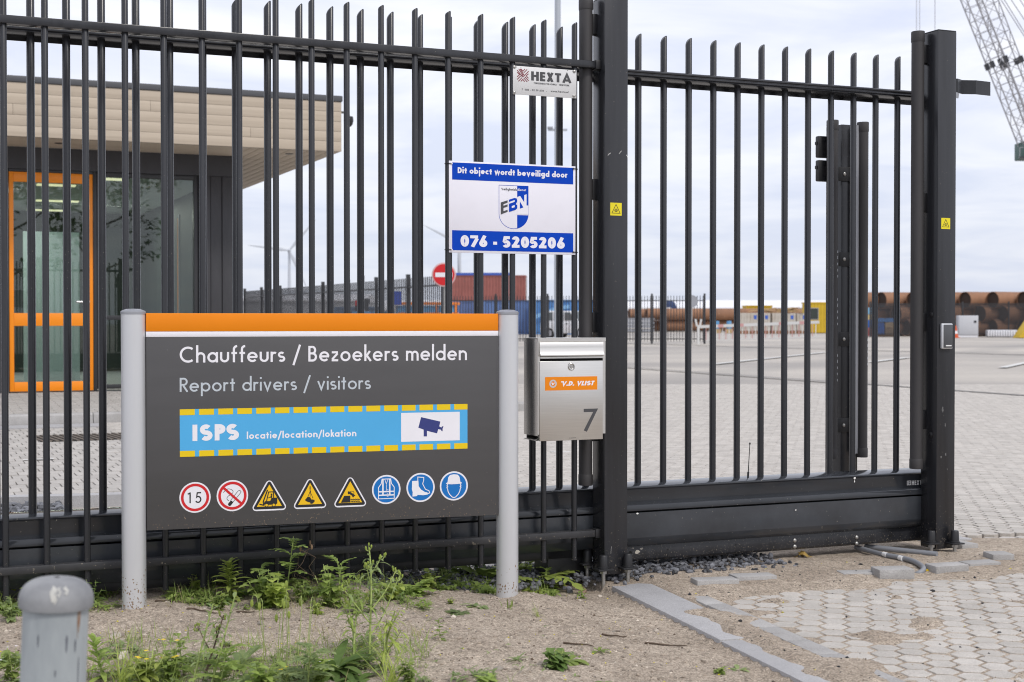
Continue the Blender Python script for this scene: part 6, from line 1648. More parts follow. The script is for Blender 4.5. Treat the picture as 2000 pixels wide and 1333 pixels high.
# yellow cabins, white boxes, wood on top
M_YCAB = mat('yellow_cabin', (.60, .40, .02), .6, var=.08, vscale=1)
def cabin(label, px0, px1, Y, z0, h):
    p = at(px0, 625, Y); L_ = persp_len(px1-px0, Y); t = thing('yellow_cabin', label, 'cabin', (p.x, p.y, z0))
    n = max(4, int(L_/.25))
    for k in range(n): MB().box(L_*k/n+.01, L_*(k+1)/n-.01, 0, .06, .05, h).build('wall_panel', M_YCAB, t)
    MB().box(0, L_, .07, 2.4, 0, h-.01).build('body', M_YCAB, t); MB().box(-.05, L_+.05, -.05, 2.5, h, h+.1).build('roof', M_YCAB, t)
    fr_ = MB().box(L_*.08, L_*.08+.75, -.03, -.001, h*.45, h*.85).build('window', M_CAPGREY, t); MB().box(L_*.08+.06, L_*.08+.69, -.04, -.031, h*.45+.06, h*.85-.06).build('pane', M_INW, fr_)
    return t
cabin('yellow site cabin right of the weathered white boxes', 1578, 1616, 118, 0, 2.45)
cabin('long yellow site cabin half hidden behind the white boxes', 1458, 1508, 135, 0.0, 2.35)
t = thing('dark_shed', 'dark brown flat shed between the two yellow cabins', 'shed', at(1505, 625, 136)); t.location.z = 0
MB().box(0, 3.6, 0, 3, 0, 2.0).build('wall', M_RUSTP, t); MB().box(-.1, 3.7, -.1, 3.1, 2.0, 2.2).build('roof', M_PAINT, t)
M_WBOX = mat('weathered_white_box', (.56, .53, .48), .7, col2=(.42, .37, .31), vscale=1.4, island=.1)
M_BLAB = mat('blue_label', (.04, .12, .50), .5)
for k, px in enumerate((1442, 1460, 1482, 1508, 1532, 1556)):
    p = at(px, 625, 112+k*.3); t = thing('white_box', ('weathered white box at the left end of the row, above the barrier boom', 'weathered white box second from the left end of the row', 'weathered white box third from the left end, with a blue label', 'weathered white box fourth from the left end of the row', 'weathered white box with two small blue marks, second from the yellow cabin', 'weathered white box beside the yellow cabin, with a blue label')[k], 'box', (p.x, p.y, .15), 0, 'white boxes in the yard')
    w_ = persp_len(24, 112)-.06
    for q in range(4): MB().box(w_*q/4+.01, w_*(q+1)/4-.01, -.04, 0, .1, 1.45).build('panel', M_WBOX, t)
    MB().box(0, w_, .001, 1.1, .08, 1.48).build('body', M_WBOX, t); MB().box(-.02, w_+.02, -.05, 1.15, -.15, .08).build('base', M_RUSTP, t)
    if k in (1, 2, 4, 5): MB().box(w_*.55, w_*.55+.22, -.052, -.041, 1.0, 1.3).build('label_plate', M_BLAB, t)
for k, px in enumerate((1400, 1424)):
    p = at(px, 625, 118); t = thing('blue_drum', ('pale blue drum, left one of two below the rusty pipes', 'pale blue drum, right one of two below the rusty pipes')[k], 'drum', (p.x, p.y, 0), 0, 'pale blue drums')
    MB().lathe([(.19, .35), (.2, .4), (.2, .95), (.18, 1.0)], 14).build('drum', M_LBLUE, t, smooth=True); MB().box(-.3, .3, -.25, .25, 0, .35).build('pallet', M_TIMB, t)
t = thing('scrap_wood', 'heap of loose planks lying on top of the white boxes', 'planks', at(1478, 625, 113)); t.location.z = 1.64
rr = random.Random(3)
for k in range(26):
    x = rr.uniform(0, 3.6); MB().bar((x-.6, rr.uniform(0, .8), rr.uniform(.03, .3)), (x+rr.uniform(.2, .9), rr.uniform(0, .8), rr.uniform(.05, .45)), .16, .04).build('plank', M_TIMB, t)
# barrier with hanging skirt
t = thing('barrier', 'white lifting barrier with a hanging skirt across the yard', 'barrier', at(1364, 625, 64)); t.location.z = 0
M_PALER = mat('faded_red', (.55, .30, .29), .5)
M_BWHITE = mat('barrier_white', (.60, .60, .59), .6)
MB().box(-.05, .05, -.07, .07, 0, .85).build('support', M_BWHITE, t)
for a in (-.13, .13): MB().bar((a*.5, 0, .8), (a, 0, 1.12), .1, .08).build('fork', M_BWHITE, t)
e = at(1600, 631, 63) - t.location
bo = MB().bar((.05, 0, .78), (e.x, e.y, .99), .07, .13).build('boom', M_BWHITE, t)
for k in range(5):
    f = .18+.17*k; c = Vector((.05, 0, .78)).lerp(Vector((e.x, e.y, .99)), f); d_ = Vector((e.x-.05, e.y, .21)).normalized()
    MB().bar(c-d_*.12, c+d_*.12, .078, .135).build('red_band', M_PALER, bo)
for k in range(34):
    c = Vector((.35, 0, .78)).lerp(Vector((e.x, e.y, .99)), k/34); MB().bar((c.x, c.y, c.z-.05), (c.x, c.y, c.z-.62), .035, .02, up=Vector((0, 1, 0))).build('skirt_slat', M_BWHITE if k % 2 else mat('pale_red', (.5, .28, .27), .5) if k == 0 else (MATS['pale_red'] if k % 2 == 0 else M_BWHITE), t)
MB().bar((.35, 0, .17), (e.x, e.y, .36), .03, .03).build('skirt_rail', M_BWHITE, t)
# machines and litter right of the guide post
t = thing('yellow_post', 'yellow and white marker post seen between the rubber edges', 'marker post', at(1669, 625, 88)); t.location.z = 0
for k in range(6): MB().box(-.09, .09, -.05, .05, k*.45, k*.45+.44).build('band', (M_YCAB, M_WHITEB)[k % 2], t)
t = thing('skip_load', 'blue and white stacked goods beside the guide post', 'goods', at(1688, 625, 92)); t.location.z = 0
for k, (c, h_) in enumerate((((.45, .16, .16), .55), ((.05, .14, .46), .5), ((.55, .42, .2), .35), ((.2, .42, .62), .45))):
    MB().box(0, .62, 0, .8, .05+sum((.55, .5, .35, .45)[:k]), .03+sum((.55, .5, .35, .45)[:k+1])).build('crate', mat('goods_colour', c, .6, var=.2, vscale=5), t)
t = thing('pallet_load', 'pallet of blue topped boxes in front of the high pipe stack', 'pallet', at(1711, 625, 93)); t.location.z = 0
for k, (x, z, w_, h_, c) in enumerate(((0, .15, .55, .75, (.06, .16, .5)), (.58, .15, .6, .4, (.30, .22, .15)), (.58, .58, .6, .35, (.45, .34, .22)), (-.02, .95, 1.25, .25, (.10, .26, .58)))):
    MB().box(x, x+w_, 0, .8, z, z+h_).build('box', mat('box_colour', c, .6, var=.1), t)
MB().box(-.1, 1.5, -.05, .9, 0, .14).build('pallet_base', M_BARK, t)
# cabinet, barrier block, cone, yellow machine
t = thing('switch_cabinet', 'pale grey electrical cabinet in front of the dark fence', 'cabinet', at(1872, 625, 89)); t.location.z = 0
M_CAB = mat('cabinet_grey', (.50, .51, .54), .5, var=.03)
w_ = persp_len(39, 89)
MB().box(0, w_, 0, .5, .12, 1.36).build('body', M_CAB, t, bevel=.02); MB().box(.02, w_-.02, .02, .48, 0, .12).build('plinth', M_WHITEB, t)
dd = MB().box(.04, w_-.04, -.025, -.001, .18, 1.30).build('door', M_CAB, t, bevel=.008); MB().box(w_-.28, w_-.14, -.06, -.026, .92, 1.04).build('handle', M_PAINT, dd)
t = thing('ribbed_block', 'low pale ribbed block lying before the dark fence', 'block', at(1929, 625, 90)); t.location.z = 0
w_ = persp_len(60, 90); MB().box(0, w_, .08, .5, .02, .46).build('core', M_CAB, t, bevel=.08)
for k in range(12): MB().box(w_*k/12+.02, w_*(k+1)/12-.03, .0, .079, .05, .43).build('rib', M_WHITEB, t, bevel=.02)
t = thing('traffic_cone', 'orange and white traffic cone left of the grey cabinet', 'traffic cone', at(1867, 625, 87)); t.location.z = 0
M_CONE = mat('cone_orange', (.60, .10, .03), .6)
MB().box(-.2, .2, -.2, .2, 0, .04).build('base', M_CONE, t)
for k, (r0, r1, z0, z1, m_) in enumerate(((.15, .115, .04, .25, M_CONE), (.115, .085, .25, .42, M_WHITEB), (.085, .03, .42, .75, M_CONE))): MB().lathe([(r0, z0), (r1, z1)], 16).build('cone_band', m_, t, smooth=True)
t = thing('yellow_excavator_bucket', 'yellow sloping machine part at the right edge before the dark fence', 'machine', at(1991, 625, 86)); t.location.z = 0
MB().prism([(0, 0), (1.2, 0), (1.2, 1.1), (.75, 1.1), (.3, .45)], 0, 1.2).build('shell', M_YCAB, t, bevel=.03); MB().box(.02, 1.1, -.05, -.001, .02, .16).build('wear_edge', M_YCAB, t)
# little silver car
def car(label, px, Y, ang):
    p = at(px, 625, Y); t = thing('parked_car', label, 'car', (p.x, p.y, 0), R(ang))
    M_S = mat('car_silver', (.70, .71, .73), .3, metal=.1); M_G = mat('car_glass', (.11, .13, .14), .1); M_T = mat('tyre', (.015, .015, .016), .8)
    Lc, Wc = 3.5, 1.6
    low = [(0, .28), (3.42, .28), (3.5, .45), (3.48, .72), (3.35, .86), (2.62, .98), (0.02, 1.0), (-.03, .6)]
    top_ = [(0.04, .99), (2.62, .97), (2.10, 1.58), (1.95, 1.62), (.25, 1.64), (.12, 1.58)]
    MB().prism(low, 0, Wc).build('body', M_S, t, bevel=.05, seg=3)
    MB().prism(top_, .07, Wc-.07).build('cabin', M_S, t, bevel=.05, seg=3)
    for y0, y1 in ((.055, .075), (Wc-.075, Wc-.055)):
        for pts in ([(.22, 1.05), (.80, 1.05), (.80, 1.53), (.25, 1.53)], [(.90, 1.05), (1.55, 1.05), (1.55, 1.53), (.90, 1.53)], [(1.65, 1.05), (2.40, 1.05), (2.03, 1.53), (1.65, 1.53)]):
            MB().prism(pts, y0, y1).build('side_window', M_G, t)
    MB().add([(2.60, .16, 1.02), (2.60, Wc-.16, 1.02), (2.13, Wc-.2, 1.56), (2.13, .2, 1.56), (2.62, .16, 1.03), (2.62, Wc-.16, 1.03), (2.15, Wc-.2, 1.57), (2.15, .2, 1.57)], [(4,5,6,7), (0,3,2,1), (0,1,5,4), (2,3,7,6), (1,2,6,5), (3,0,4,7)]).build('windscreen', M_G, t)
    for x in (.62, 2.80):
        for y in (-.01, Wc-.19):
            w_ = MB().tube([(x, y, .30), (x, y+.2, .30)], .30, 20).build('wheel', M_T, t, smooth=True, angle=40)
            MB().tube([(x, y-.01, .30), (x, y+.02, .30)], .19, 14).build('rim', M_CAPGREY, w_)
    for y in (.08, Wc-.38): MB().box(3.32, 3.49, y, y+.30, .66, .82).build('headlight', M_WHITEB, t, bevel=.03)
    MB().box(3.44, 3.52, .45, Wc-.45, .40, .55).build('grille', M_BLACK, t); MB().box(3.50, 3.53, .55, Wc-.55, .42, .52).build('number_plate', M_YELLOW, t)
    for y in (-.16, Wc+.02): MB().box(2.28, 2.40, y, y+.14, 1.02, 1.16).build('mirror', M_S, t, bevel=.03)
    for x in (.86, 1.60, 2.40): MB().box(x, x+.012, -.004, .0, .38, .97).build('door_gap', M_BLACK, t)
    for x in (1.02, 1.75): MB().box(x, x+.16, -.02, .0, .84, .88).build('door_handle', M_BLACK, t)
    return t
car('small silver car parked behind the far fence beside the blue containers', 1056, 86, -34)

# ------------------------------------------------------------------ lattice boom crane at the right
M_CR = mat('crane_grey', (.34, .34, .36), .5); M_CRG = mat('crane_green', (.015, .07, .055), .5)
YC = 150.0
crane = thing('lattice_crane', 'tall grey lattice boom crane leaning in at the upper right corner', 'crane', at(2010, 625, YC)); crane.location.z = 0
c0 = crane.location
foot = at(2022, 322, YC) - c0; tip = at(1806, -215, YC-6) - c0
ax = (tip-foot).normalized(); sx = ax.cross(Vector((0, 1, 0))).normalized(); sy = Vector((0, 1, 0))
def boom(name, f, e, wx, wy, n, r):
    root = None
    mb = MB(); L_ = (e-f).length; d = (e-f)/L_; x = d.cross(Vector((0, 1, 0))).normalized(); y = x.cross(d)
    cs = [x*(i*wx/2) + y*(j*wy/2) for i, j in ((-1,-1),(1,-1),(1,1),(-1,1))]
    for c in cs: mb.tube([f+c, e+c], r, 6)
    mb2 = MB()
    for k in range(n):
        a, b = f+d*(L_*k/n), f+d*(L_*(k+1)/n)
        for q in range(4):
            p0, p1 = cs[q], cs[(q+1) % 4]
            mb2.tube([a+(p0 if k % 2 else p1), b+(p1 if k % 2 else p0)], r*.5, 4, caps=False)
            mb2.tube([a+p0, a+p1], r*.42, 4, caps=False)
    o = mb.build(name, M_CR, crane, smooth=True); tag(mb2.build('lacing', M_CR, o), kind='stuff')
    mj = MB()
    for fr2 in (.33, .7):
        for c in cs: mj.obox(f+d*(L_*fr2)+c, x, d, y, .2, .35, .2)
    tag(mj.build('joint_plates', M_PAINT, o), kind='stuff')
    return o
mid = at(2000, 262, YC)-c0
boom('boom', at(2012, 290, YC)-c0, at(1812, -215, YC)-c0, 1.5, 1.6, 20, .075)
boom('back_mast', at(2040, 290, YC+3)-c0, at(1846, -215, YC+3)-c0, 1.6, 1.4, 18, .065)
for (a, b) in (((1955, 0), (2070, 180)), ((1975, 0), (2100, 190)), ((1992, 0), (2120, 200)), ((1900, -100), (2060, 160))):
    MB().tube([at(*a, YC+4)-c0 + (at(*a, YC+4)-at(*b, YC+4))*1.5, at(*b, YC+4)-c0], .05, 5).build('pendant_line', M_CR, crane)
for px in (1790, 1796, 1826):
    MB().tube([at(px, -215, YC)-c0, at(px, 560, YC)-c0], .035, 5).build('hoist_line', M_CR, crane)
b = at(2008, 300, YC)-c0
MB().box(b.x-.75, b.x+3.4, -2, 2, b.z-.6, b.z+1.2).build('machine_house', M_CRG, crane, bevel=.1)
MB().box(b.x-1.7, b.x+3.5, -2.3, -2.0, b.z-.75, b.z-.60).build('walkway', M_PAINT, crane)
for k in range(6): MB().box(b.x-1.7+k*.6, b.x-1.66+k*.6, -2.3, -2.26, b.z-.6, b.z+.35).build('rail_post', M_CR, crane)
MB().box(b.x-1.7, b.x+2, -2.3, -2.26, b.z+.32, b.z+.36).build('handrail', M_CR, crane)
MB().box(b.x+1.2, b.x+3.2, -1.2, 1.2, 3.5, b.z-.62).build('pedestal', M_CR, crane, bevel=.1)
MB().box(b.x-4, b.x+6, -3.5, 3.5, 0, 3.5).build('undercarriage', M_CRG, crane, bevel=.2)
# two extra leaning posts inside the left yard fence (an opened pedestrian gate)
yf = [o for o in bpy.data.objects if o.get('label', '').startswith('long black bar fence')][0]
for px, ln in ((716, .05), (724, .07)):
    q = at(px, 625, 39.5); q.z = 0; M_inv = Matrix.Rotation(-yf.rotation_euler.z, 4, 'Z'); v = M_inv @ (q - yf.location)
    MB().box(-.05, .05, -.05, .05, 0, 2.3).build('fence_post', M_FFENCE, yf, loc=(v.x, 0, 0), rot=(0, ln, 0))
# ------------------------------------------------------------------ weeds
def leaf_mat(name, c1, c2, tr=0.35, isl=0.35):
    m = bpy.data.materials.new(name); m.use_nodes = True
    n, l = m.node_tree.nodes, m.node_tree.links
    p = n['Principled BSDF']; p.inputs['Roughness'].default_value = 0.55; p.inputs['Specular IOR Level'].default_value = 0.35
    g = n.new('ShaderNodeNewGeometry'); oi = n.new('ShaderNodeObjectInfo')
    mx_ = n.new('ShaderNodeMixRGB'); mx_.inputs['Color1'].default_value = (*c1, 1); mx_.inputs['Color2'].default_value = (*c2, 1)
    l.new(g.outputs['Random Per Island'], mx_.inputs['Fac'])
    hv = n.new('ShaderNodeHueSaturation'); mr = n.new('ShaderNodeMapRange'); mr.inputs['To Min'].default_value = 0.8; mr.inputs['To Max'].default_value = 1.2
    l.new(oi.outputs['Random'], mr.inputs[0]); l.new(mr.outputs[0], hv.inputs['Value']); l.new(mx_.outputs[0], hv.inputs['Color'])
    q = n.new('ShaderNodeTexNoise'); q.inputs['Scale'].default_value = 90; t = n.new('ShaderNodeTexCoord'); l.new(t.outputs['Object'], q.inputs['Vector'])
    ov = n.new('ShaderNodeMixRGB'); ov.blend_type = 'OVERLAY'; ov.inputs['Fac'].default_value = .3; l.new(hv.outputs[0], ov.inputs['Color1']); l.new(q.outputs['Fac'], ov.inputs['Color2'])
    l.new(ov.outputs[0], p.inputs['Base Color'])
    tl = n.new('ShaderNodeBsdfTranslucent'); l.new(ov.outputs[0], tl.inputs['Color'])
    ms = n.new('ShaderNodeMixShader'); ms.inputs[0].default_value = tr
    l.new(p.outputs[0], ms.inputs[1]); l.new(tl.outputs[0], ms.inputs[2]); l.new(ms.outputs[0], n['Material Output'].inputs[0])
    return m
M_LF1 = leaf_mat('fresh_leaf', (.36, .46, .12), (.235, .335, .085), .45)
M_LF2 = leaf_mat('grey_green_leaf', (.34, .42, .18), (.23, .31, .125), .45)
M_LF3 = leaf_mat('dark_leaf', (.19, .28, .075), (.12, .20, .055), .4)
M_LF4 = leaf_mat('yellow_green_leaf', (.46, .54, .13), (.33, .42, .10), .45)
M_STEM = leaf_mat('green_stem', (.42, .50, .17), (.32, .40, .13), .1)
M_STEMR = leaf_mat('reddish_stem', (.16, .10, .075), (.12, .09, .06), .1)
M_FLW = mat('white_petal', (.75, .72, .78), .6)
M_FLY = mat('yellow_petal', (.75, .55, .03), .6)
M_SEED = mat('brown_seed_head', (.20, .13, .08), .8, island=.3)
UP = Vector((0, 0, 1))
def blade(mb, base, d, L_, wd, droop=.5, n=5, fold=.25, prof=None, lobes=0, rr=None):
    """one leaf: base point, start direction, length, half width"""
    d = d.normalized(); side = d.cross(UP)
    side = side.normalized() if side.length > .05 else Vector((1, 0, 0))
    pts, p = [], Vector(base)
    for i in range(n+1):
        t = i/n
        w = wd*(prof(t) if prof else math.sin(math.pi*min(1, .12+t*.88))**.8)
        nn = side.cross(d).normalized()
        pts.append((p.copy(), side*w, nn*(w*fold)))
        d = (d - UP*(droop/n) * (1.0 if d.z > -.9 else 0)).normalized(); p = p + d*(L_/n)
    vs = []; fs = []
    for q, s, u in pts: vs += [q-s+u, q, q+s+u]
    for i in range(n):
        a = i*3; fs += [(a, a+1, a+4, a+3), (a+1, a+2, a+5, a+4)]
    mb.add(vs, fs); return p
def lobed(mb, base, d, L_, wd, droop, rr, k=5):
    """deeply cut leaf: a midrib with pairs of toothed segments"""
    d = d.normalized(); p = Vector(base); side = d.cross(UP); side = side.normalized() if side.length > .05 else Vector((1, 0, 0))
    for i in range(k+1):
        t = i/k; q = p.copy(); d = (d - UP*(droop/(k+1))).normalized(); p = p + d*(L_/(k+1))
        mb.add([q-side*wd*.10, q+side*wd*.10, p+side*wd*.08, p-side*wd*.08], [(0,1,2,3)])
        s = wd*(1.15-abs(t-.45)*1.3)
        for sg in (-1, 1):
            dd = side*sg*.85 + d*.6 + UP*rr.uniform(-.1, .2); blade(mb, q, dd, s*1.2, s*.26, .2, 3, .1)
            if s > wd*.6: blade(mb, q+dd*s*.35, dd*.5+d, s*.55, s*.16, .2, 2, .1)
    blade(mb, p, d, L_*.22, wd*.3, .2, 3, .1)
def stem_path(rr, h, lean, n=7, wob=.03):
    a = rr.uniform(0, 6.28); pts = [Vector((0, 0, -.01))]; d = Vector((math.cos(a)*lean, math.sin(a)*lean, 1)).normalized()
    for i in range(n):
        d = (d + Vector((rr.uniform(-wob, wob), rr.uniform(-wob, wob), 0)) + UP*.04).normalized(); pts.append(pts[-1] + d*(h/n))
    return pts
def at_path(pts, t):
    x = t*(len(pts)-1); i = min(int(x), len(pts)-2); return pts[i].lerp(pts[i+1], x-i), (pts[i+1]-pts[i]).normalized()
def new_plant(name, label, group=None):
    t = thing(name, label, 'weed', (0, 0, 0), 0, group); return t
def finish(t, stem, leaves, lm, sm_=M_STEM, extra=None):
    if stem.v: stem.build('stem', sm_, t, smooth=True)
    if leaves.v: tag(leaves.build('foliage', lm, t, smooth=True), kind='stuff')
    for nm, mb, m in (extra or []):
        if mb.v: tag(mb.build(nm, m, t, smooth=True), kind='stuff')
    return t
def fleabane(seed, label, h=.26, leaves=46, lm=M_LF1, L_=.085, wd=.0085, lean=.12):
    rr = random.Random(seed); t = new_plant('fleabane_weed', label); s, f = MB(), MB()
    pts = stem_path(rr, h, lean); s.tube(pts, .0036, 6, r1=.0018)
    for k in range(leaves):
        u = (k/leaves)**.85; q, d = at_path(pts, u); a = k*2.4 + rr.uniform(-.3, .3)
        e = .15 + .95*u; dd = Vector((math.cos(a), math.sin(a), e)); blade(f, q, dd, L_*rr.uniform(.75, 1.1)*(1-.45*u if u > .6 else 1), wd*rr.uniform(.8, 1.2), rr.uniform(.8, 1.5)*(1-u*.5), 5)
    return finish(t, s, f, lm)
def ragweed(seed, label, h=.22, k=9, L_=.12, wd=.045, lm=M_LF1, lean=.2):
    rr = random.Random(seed); t = new_plant('ragweed', label); s, f = MB(), MB()
    pts = stem_path(rr, h, lean); s.tube(pts, .0032, 6, r1=.0014)
    for i in range(k):
        u = .1+.9*i/k; q, d = at_path(pts, u); a = i*2.4+rr.uniform(-.3, .3)
        lobed(f, q, Vector((math.cos(a), math.sin(a), .5+.8*u)), L_*rr.uniform(.7, 1.1)*(1-.4*u), wd*(1-.35*u), rr.uniform(.7, 1.3), rr)
    return finish(t, s, f, lm)
def rosette(seed, label, k=14, L_=.13, wd=.018, lm=M_LF3, up=.55, droop=1.1, cut=False, name='broadleaf_weed'):
    rr = random.Random(seed); t = new_plant(name, label); s, f = MB(), MB()
    for i in range(k):
        a = i*2.4+rr.uniform(-.4, .4); e = rr.uniform(.25, 1.5)*up; dd = Vector((math.cos(a), math.sin(a), e)); l2 = L_*rr.uniform(.6, 1.15)
        if cut: lobed(f, Vector((0, 0, 0)), dd, l2, wd*1.5, droop*rr.uniform(.7, 1.2), rr, 5)
        else: blade(f, Vector((math.cos(a)*.006, math.sin(a)*.006, 0)), dd, l2, wd*rr.uniform(.7, 1.2), droop*rr.uniform(.7, 1.3), 6, .2, lambda t_: (.25+.75*math.sin(math.pi*min(1, t_*.95+.05)))*(1 if t_ < .97 else .2))
    return finish(t, s, f, lm)
def leafy(seed, label, h=.16, stems=5, per=7, L_=.042, wd=.016, lm=M_LF1, flowers=0, fm=M_FLW):
    rr = random.Random(seed); t = new_plant('bushy_weed', label); s, f, w = MB(), MB(), MB()
    for j in range(stems):
        pts = stem_path(rr, h*rr.uniform(.6, 1.1), rr.uniform(.1, .8), 6, .08); s.tube(pts, .0022, 5, r1=.001)
        for i in range(per):
            u = .15+.85*i/per; q, d = at_path(pts, u); a = i*2.4+rr.uniform(-.5, .5)
            blade(f, q, Vector((math.cos(a), math.sin(a), rr.uniform(.1, .9))), L_*rr.uniform(.6, 1.2), wd*rr.uniform(.7, 1.1), rr.uniform(.4, 1.3), 4, .2)
        if j < flowers:
            q = pts[-1] + UP*.006
            for k in range(5):
                a = k*1.2566; blade(w, q, Vector((math.cos(a), math.sin(a), .35)), .008, .003, .2, 2, .1)
    return finish(t, s, f, lm, extra=[('flowers', w, fm)])
def tuft(seed, label, k=40, L_=.15, wd=.0016, lm=M_LF4, spread=.7, name='grass_tuft'):
    rr = random.Random(seed); t = new_plant(name, label); f = MB()
    for i in range(k):
        a = rr.uniform(0, 6.28); e = rr.uniform(.6, 2.6)/spread
        blade(f, Vector((rr.gauss(0, .012), rr.gauss(0, .012), 0)), Vector((math.cos(a), math.sin(a), e)), L_*rr.uniform(.4, 1.2), wd*rr.uniform(.7, 1.4), rr.uniform(.3, 1.6), 5, .3, lambda t_: 1-t_**2)
    return finish(t, MB(), f, lm)
def groundsel(seed, label, h=.34, lean=.1, branches=5, lm=M_LF2, L_=.085, wd=.0042, buds=True, sm_=M_STEM):
    """tall branching weed with narrow curling leaves and bud clusters"""
    rr = random.Random(seed); t = new_plant('tall_weed', label); s, f, b = MB(), MB(), MB()
    pts = stem_path(rr, h, lean, 9, .05); s.tube(pts, .0038, 6, r1=.0018)
    shoots = [(pts, 0.02, 16, 1.0)]
    for k in range(branches):
        u = .22+.66*k/branches; q, d = at_path(pts, u); a = k*2.5+rr.uniform(-.5, .5); dd = Vector((math.cos(a), math.sin(a)*.7, 1.0)).normalized()
        bp = [q]; l2 = h*(.62-.52*u)*rr.uniform(.8, 1.2)
        for i in range(5): dd = (dd+UP*.10+Vector((rr.uniform(-.1, .1), rr.uniform(-.1, .1), 0))).normalized(); bp.append(bp[-1]+dd*l2/5)
        s.tube(bp, .0024, 5, r1=.0011); shoots.append((bp, .1, 9, .75))
    for sp_, u0, k, sc in shoots:
        for i in range(k):
            u = u0+(1-u0)*i/k; q, d = at_path(sp_, u); a = i*2.4+rr.uniform(-.6, .6)
            blade(f, q, Vector((math.cos(a), math.sin(a), rr.uniform(.3, 1.1))), L_*sc*rr.uniform(.5, 1.15)*(1-.5*u), wd*rr.uniform(.7, 1.2), rr.uniform(.8, 2.2), 6, .3)
        if buds:
            for j in range(5):
                q = sp_[-1]+Vector((rr.uniform(-.012, .012), rr.uniform(-.012, .012), rr.uniform(-.012, .010))); b.lathe([(.0008, -.005), (.0028, -.002), (.0030, .002), (.0018, .005), (0, .0055)], 6, q, cap=False)
                s.tube([sp_[-1]-UP*.012, q-UP*.004], .0008, 4)
    return finish(t, s, f, lm, sm_, extra=[('buds', b, M_LF4)])
def poppy(seed, label, k=5, h=.24, lm=M_LF2):
    rr = random.Random(seed); t = new_plant('poppy_stalks', label); s, b, f = MB(), MB(), MB()
    for i in range(k):
        o = Vector((rr.gauss(0, .03), rr.gauss(0, .03), 0)); pts = [o+q for q in stem_path(rr, h*rr.uniform(.6, 1.1), .12, 7, .04)]
        if rr.random() < .6:
            a = rr.uniform(0, 6.28); e = pts[-1]; c = Vector((math.cos(a), math.sin(a), 0))
            pts += [e+c*.006+UP*.007, e+c*.014+UP*.005, e+c*.017-UP*.006]; q = pts[-1]-UP*.008
        else: q = pts[-1]+UP*.006
        s.tube(pts, .0012, 5, r1=.0009); b.lathe([(.001, -.011), (.0042, -.005), (.0046, .002), (.003, .008), (0, .010)], 7, q, cap=False)
    for i in range(6):
        a = i*1.1; lobed(f, Vector((0, 0, 0)), Vector((math.cos(a), math.sin(a), .7)), .09, .03, 1.0, rr, 5)
    return finish(t, s, f, lm, extra=[('buds', b, M_LF4)])
def seedstalk(seed, label, k=3, h=.25):
    rr = random.Random(seed); t = new_plant('plantain_stalks', label); s, b, f = MB(), MB(), MB()
    for i in range(k):
        pts = [Vector((rr.gauss(0, .02), rr.gauss(0, .02), 0))+q for q in stem_path(rr, h*rr.uniform(.7, 1.1), .1, 6, .03)]
        s.tube(pts, .0011, 5); b.lathe([(.001, -.008), (.0038, -.004), (.0042, .004), (.002, .010), (0, .011)], 7, pts[-1], cap=False)
    for i in range(8):
        a = i*2.4; blade(f, Vector((0, 0, 0)), Vector((math.cos(a), math.sin(a), 1.0)), .11*rr.uniform(.6, 1.1), .009, 1.0, 5)
    return finish(t, s, f, M_LF3, M_STEMR, extra=[('seed_heads', b, M_SEED)])
PLANTED = []
def plant(t, px, py, sc=1.0, rz=None, group=None, sink=0.0):
    z = .05
    for _ in range(5):
        p = on_ground(px, py, z); z = sand_z(p.x, p.y)
    t.location = (p.x, p.y, z-sink); t.scale = (sc, sc, sc); t.rotation_euler = (0, 0, rnd.uniform(0, 6.28) if rz is None else rz); PLANTED.append(t); return t
def again(t, px, py, sc, label, rz=None):
    c = copy_tree(t); c['label'] = label; return plant(c, px, py, sc, rz)
def clump(members, items, sink=0.0):
    for k, (i, px, py, sc, lab) in enumerate(items): again(members[i], px, py, sc, lab)

# by the fence foot, between the sign's posts
plant(fleabane(11, 'bright fresh weed with a spiky leaf whorl below the forklift pictogram', .15, 50, M_LF4, .085, .0095), 452, 1172, 1.0)
plant(ragweed(12, 'tall feathery weed with a nodding bud in front of the bottom rail', .235, 12, .105, .038), 558, 1165, 1.0)
plant(ragweed(13, 'low feathery weed left of the tall feathery one', .13, 9, .11, .038), 515, 1168, 1.0)
plant(rosette(14, 'dark broad leaved rosette under the sign, left of the bright spiky weed', 12, .12, .020, M_LF3), 415, 1172, 1.0)
plant(leafy(15, 'low bushy weed with rounded leaves under the no smoking pictogram', .12, 8, 7, .045, .018, M_LF1), 520, 1182, 1.05)
plant(leafy(16, 'bushy rounded leaved weed spreading before the tall feathery weed', .13, 9, 8, .045, .018, M_LF4), 545, 1188, 1.0)
plant(seedstalk(17, 'plantain with brown seed heads in front of the bottom rail', 3, .20), 605, 1165, 1.05)
plant(rosette(18, 'tall strap leaved clump below the hoisting pictogram', 18, .14, .009, M_LF2, 1.0, .9), 632, 1168, 1.0)
plant(ragweed(19, 'feathery weed behind the tall branching weed', .15, 10, .11, .038, M_LF1), 668, 1165, 1.0)
plant(leafy(20, 'dense leafy weed at the foot of the fence below the quayside pictogram', .16, 9, 8, .045, .016, M_LF1), 650, 1185, 1.0)
plant(groundsel(21, 'tall branching weed with curling leaves and bud clusters before the sign', .34, .05, 6, M_LF2, .085, .0042), 722, 1285, 1.0, 0.6)
plant(groundsel(22, 'narrow leaved weed leaning right from the foot of the tall branching one', .24, .9, 4, M_LF4, .10, .0045, False), 742, 1302, 1.0, 5.4)
plant(groundsel(23, 'narrow leaved weed leaning left from the foot of the tall branching one', .28, .65, 4, M_LF1, .10, .0045, True), 690, 1300, 1.0, 2.0)
plant(leafy(24, 'low light green weed below the safety vest pictogram', .09, 9, 7, .035, .013, M_LF4), 768, 1172, 1.0)
